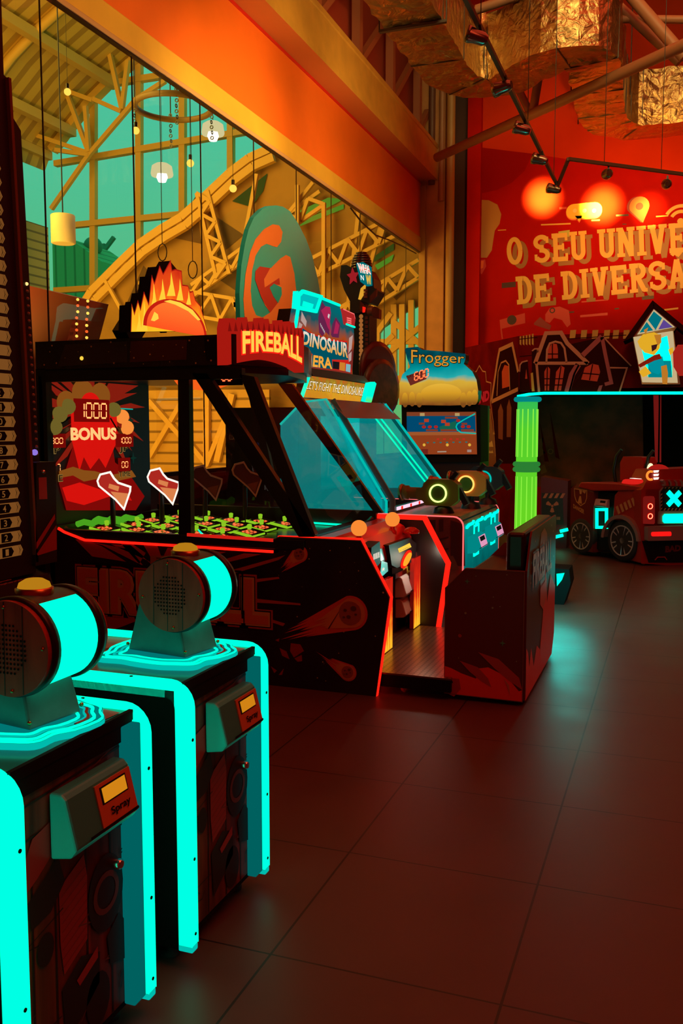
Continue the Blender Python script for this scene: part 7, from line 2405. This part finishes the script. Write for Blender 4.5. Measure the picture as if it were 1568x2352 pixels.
for a_, w_ in ((-.05, .05), (-.05, .9), (-1.1, .3)):
    m = MB(); p = FSd.p(a_, .035) + RU * w_; m.lathe(Frame(p, FSd.u, FSd.v), [(.01, -.015), (.034, -.012), (.034, .012), (.01, .015)], CHROME, 14); m.box(p.x - .012, p.x + .012, p.y - .012, p.y + .012, .035, .075, MATTE); m.build('caster', t)

# dark barrier with hazard sign between the column and the truck
fh = FY(12.35)
t = thing('hazard_cabinet', 'dark ride cabinet with orange radiation sign and hazard stripes between green column and truck', 'ride', fh.p(on(fh, 1270, 1150)[0], 0))
q = ons(fh, [(1242, 1095), (1304, 1105), (1304, 1270), (1242, 1250)])
m = MB(); m.poly(fh, [(q[0][0], 0), (q[1][0], 0), q[1], q[0]], TDK, .4, -.4); bdy = m.build('body', t)
m = MB(); a_ = ons(fh, [(1244, 1132), (1292, 1132), (1294, 1205), (1244, 1205)]); m.poly(fh, a_, pbr('hazard_panel_dark', (0.03, 0.03, 0.01), 0.4), 0, .003)
for k in range(4):
    u0 = 1246 + k * 13
    m.poly(fh, ons(fh, [(u0 + 6, 1133), (u0 + 13, 1133), (u0 + 7, 1144), (u0, 1144)]), HAZ, 0, .005)
c_ = on(fh, 1268, 1162); m.disc(fh, c_[0], c_[1], .016, HAZ, 0, .005, 12)
for an in (30, 150, 270):
    pts = [(c_[0] + r_ * math.cos(math.radians(an + d_)), c_[1] + r_ * math.sin(math.radians(an + d_))) for r_, d_ in ((.025, -28), (.085, -20), (.09, 0), (.085, 20), (.025, 28))]
    m.poly(fh, pts, HAZ, 0, .005)
for k in range(4):
    m.stroke(fh, ons(fh, [(1276 + k * 3, 1187), (1276 + k * 3, 1194)]), .008, TAN, 0, .005)
m.build('hazard_sign', bdy)
for (u, v) in ((1296, 1218), (1285, 1231)):
    m = MB(); a, b = on(fh, u, v); m.bar(fh.p(a - .05, b - .01, .06), fh.p(a + .05, b + .02, .06), .05, .04, CYANHOT); m.bar(fh.p(a, b - .005, -.02), fh.p(a, b - .005, .05), .02, .02, MATTE); m.build('step_light', t)
# low wedge light behind the seat
fw_ = FY(8.35)
t = thing('wedge_light_step', 'low black wedge with a cyan lit slope on the floor behind the seat bench', 'step light', fw_.p(on(fw_, 1288, 1390)[0], 0))
q = ons(fw_, [(1262, 1392), (1294, 1392), (1310, 1340), (1306, 1308), (1262, 1305)])
m = MB(); m.poly(fw_, [(q[0][0], 0), (q[1][0], 0), q[2], q[3], q[4]], MATTE, .3, -.3); wb_ = m.build('step', t)
light('floor_pool_fill', 'POINT', (-0.93, 7.75, 0.45), 22, (0.0, 1.0, 0.85), size=.30)  # unseen point light added for the cyan pool on the floor
m = MB(); m.poly(fw_, ons(fw_, [(1278, 1318), (1296, 1316), (1290, 1332), (1279, 1346)]), CYANHOT, .01, .0); m.build('light', wb_)

# ================================================================== overhead: ducts, pipes, track lights
FOIL = foil_mat('foil', (0.60, 0.40, 0.17), 0.34, 6.0, 0.55)
BAND = pbr('duct_band', (0.05, 0.03, 0.02), 0.5)
path = [(-3.0, 1.0), (-3.0, 11.9), (-2.97, 12.35), (-2.80, 12.75), (-2.50, 12.85), (-2.15, 12.60), (-1.80, 12.25), (-1.48, 12.0), (-1.22, 12.05), (-1.13, 12.35), (-1.15, 12.8), (-1.20, 14.4), (-1.16, 14.95), (-.95, 15.32), (-.55, 15.45), (4.0, 15.5)]
dense = []
for i in range(len(path) - 1):
    p, q = V((*path[i], 0)), V((*path[i + 1], 0))
    k = max(1, int((q - p).length / 0.12))
    for j in range(k):
        dense.append(p.lerp(q, j / k))
dense.append(V((*path[-1], 0)))
for _ in range(5):
    dense = [dense[0]] + [(dense[i - 1] + dense[i] * 2 + dense[i + 1]) / 4 for i in range(1, len(dense) - 1)] + [dense[-1]]
t = thing('foil_duct', 'big square foil-wrapped air duct snaking under the ceiling', 'duct', (-2, 12, 6.25))
ZD, HD, WD = 6.25, 0.80, 0.66
rd = random.Random(2)
vs, fs = [], []
sec = [(-1, 0), (-.6, 0), (-.2, 0), (.2, 0), (.6, 0), (1, 0), (1.0, .33), (1.0, .66), (1, 1), (.3, 1), (-.3, 1), (-1, 1), (-1, .66), (-1, .33)]
ns = len(sec)
acc = 0
rings = []
for i, p in enumerate(dense):
    tg = (dense[min(len(dense) - 1, i + 1)] - dense[max(0, i - 1)]).normalized()
    nr = V((tg.y, -tg.x, 0))
    if i:
        acc += (p - dense[i - 1]).length
    puff = 0.05 * abs(math.sin(acc * math.pi / 0.52))
    for a, b in sec:
        ja, jb = rd.uniform(-.014, .014), rd.uniform(-.014, .014)
        hx = a * (WD / 2) * (1 + puff) + ja
        hz = ZD + (b - .5) * HD * (1 + puff) + HD / 2 + jb
        vs.append(p + nr * hx + V((0, 0, hz)))
for i in range(len(dense) - 1):
    fs += [(i * ns + j, i * ns + (j + 1) % ns, (i + 1) * ns + (j + 1) % ns, (i + 1) * ns + j) for j in range(ns)]
m = MB(); m.add(vs, fs, FOIL); m.build('duct', t)
acc, nxt = 0, 1.2
for i, p in enumerate(dense[1:-1], 1):
    acc += (p - dense[i - 1]).length
    if acc > nxt and p.y > 4:
        nxt += 0.52 if rd.random() < .7 else 1.04
        tg = (dense[i + 1] - dense[i - 1]).normalized(); nr = V((tg.y, -tg.x, 0))
        w2, z0, z1_ = WD / 2 + .012, ZD - .016, ZD + HD + .012
        m = MB()
        c_ = [p - nr * w2 + V((0, 0, z0)), p + nr * w2 + V((0, 0, z0)), p + nr * w2 + V((0, 0, z1_)), p - nr * w2 + V((0, 0, z1_))]
        for k in range(4):
            m.bar(c_[k], c_[(k + 1) % 4], .014, .014, BAND)
        m.build('strap', t)
for y in (6.5, 8.5, 10.5):
    m = MB(); m.bar((-3.4, y, ZD - .035), (-2.6, y, ZD - .035), .05, .03, BAND)
    for x in (-3.4, -2.6):
        m.tube([(x, y, ZD - .04), (x, y, 9.4)], .008, BLACK, 5)
    m.build('hanger', t)
for x, y in ((-1.55, 13.6), (-.75, 13.6), (-1.55, 14.6), (.3, 15.1)):
    m = MB(); m.tube([(x, y, ZD - .04), (x, y, 9.4)], .008, BLACK, 5); m.build('hanger', t)

PIPE = pbr('truss_pipe_paint', (0.42, 0.17, 0.08), 0.45)
m = MB()
m.tube([(-3.87, 15.07, 6.08), (-2.13, 13.56, 6.08), (1.4, 10.5, 6.08)], .072, PIPE, 14)
FT8 = FY(13.4)
j = V((-2.13, 13.56, 6.08))
m.tube([j + V((.03, 0, 0)), V((-2.42, 13.75, 6.75))], .055, PIPE, 10)
m.tube([j + V((.05, 0, 0)), V((-1.92, 13.45, 7.0))], .062, PIPE, 10)
struct(m.build('beam_2'))
m = MB()
e = V((-.07, 12.1, 6.08))
f8 = FY(12.2)
m.tube([f8.p(*on(f8, 1440, -20)), f8.p(*on(f8, 1572, 132))], .075, PIPE, 12)
m.tube([f8.p(*on(f8, 1412, -15), -.3), f8.p(*on(f8, 1560, 122), -.3)], .06, PIPE, 12)
m.tube([f8.p(*on(f8, 1425, 20), -.3), f8.p(*on(f8, 1640, 22), -.3)], .05, PIPE, 10)
m.tube([f8.p(*on(f8, 1100, 38), .2), f8.p(*on(f8, 1245, -10), .2)], .06, PIPE, 10)
struct(m.build('beam_3'))
# sprinkler-like pipe elbows on the column
m = MB(); m.tube([(-4.02, 16.0, 5.6), (-4.02, 16.0, 9)], .05, PIPE, 10); m.tube([(-4.2, 16.0, 5.9), (-4.2, 16.0, 9)], .06, pbr('dark_pipe', (0.16, 0.05, 0.03), 0.5), 10); struct(m.build('trim_5'))

RZ = 4.5
frz = FZ(RZ)
rail = [frz.p(*on(frz, u, v)) for u, v in ((1060, -22), (1280, 427), (1305, 365), (1568, 400), (1720, 420))]
t = thing('track_light', 'zigzag ceiling track with small metal spotlights hung over the play floor', 'track light', rail[1])
RAILK = pbr('track_brown', (0.12, 0.055, 0.03), 0.45)
for i in range(4):
    m = MB(); m.bar(rail[i], rail[i + 1], .034, .034, RAILK); m.build('rail', t)
for p in (rail[0].lerp(rail[1], .55), rail[0].lerp(rail[1], .93), rail[2].lerp(rail[3], .3), rail[2].lerp(rail[3], .8), rail[0].lerp(rail[1], .12)):
    m = MB(); m.tube([p, V((p.x, p.y, 9.4))], .004, BLACK, 5); m.build('cable', t)
SPB = pbr('spot_bronze', (0.30, 0.24, 0.18), 0.22, 0.9)
LFACE = emit('lamp_face', (1.0, 0.62, 0.12), 3.0)
spots = [(1092, 62, (-4.4, 5.6, 5.4)), (1152, 184, (-4.25, 8.55, 4.1)), (1197, 281, (-4.4, 8.4, 5.4)), (1238, 354, (-4.4, 10.2, 5.45)), (1271, 424, (-4.4, 12.0, 5.45)), (1396, 388, (-2.32, 16.39, 5.58)), (1532, 412, (-.75, 16.39, 5.6))]
SPOT = []
for u, v, tgt in spots:
    p = frz.p(*on(frz, u, v - 8)) + V((0, 0, -.09))
    d = (V(tgt) - p).normalized()
    ax = d.cross(V((0, 0, 1))).normalized(); ay = ax.cross(d) * -1
    fr = Frame(p - d * .06, ax, d.cross(ax))
    m = MB(); m.lathe(fr, [(.030, -.03), (.046, .0), (.050, .07), (.058, .10), (.060, .13), (.052, .128)], SPB, 22); hd = m.build('spotlight', t)
    m = MB(); m.disc(fr, 0, 0, .052, LFACE, .002, .124, 20); m.build('lens', hd)
    m = MB(); m.bar(p - d * .05, V((p.x, p.y, RZ)) - d * .03, .02, .02, BLACK); m.build('bracket', hd)
    SPOT.append((fr.p(0, 0, .15), tgt))
for k, (p, tgt) in enumerate(SPOT[:5]):
    light('track_spot_beam', 'SPOT', p, 420 if k == 1 else 170, (1.0, 0.62, 0.20), tgt, size=.04, spot=75, blend=.8)
# beams on the mural
p5, p6 = SPOT[5][0], SPOT[6][0]
light('mural_beam', 'SPOT', SPOT[4][0] + V((.05, .1, 0)), 95000, (0.62, 1.0, 0.10), FB.p(*on(FB, 1247, 455)), size=.10, spot=6.8, blend=1.0)
light('mural_beam', 'SPOT', p5, 95000, (0.62, 1.0, 0.10), FB.p(*on(FB, 1384, 472)), size=.10, spot=6.8, blend=1.0)
light('mural_beam', 'SPOT', p5, 640, (1.0, 0.42, 0.08), FB.p(*on(FB, 1340, 455)), size=.05, spot=52, blend=.9)
light('mural_beam', 'SPOT', p6, 7000, (0.9, 0.7, 0.10), FB.p(*on(FB, 1490, 482)), size=.10, spot=6.8, blend=1.0)
light('mural_beam', 'SPOT', p6, 640, (1.0, 0.42, 0.08), FB.p(*on(FB, 1520, 470)), size=.05, spot=52, blend=.9)
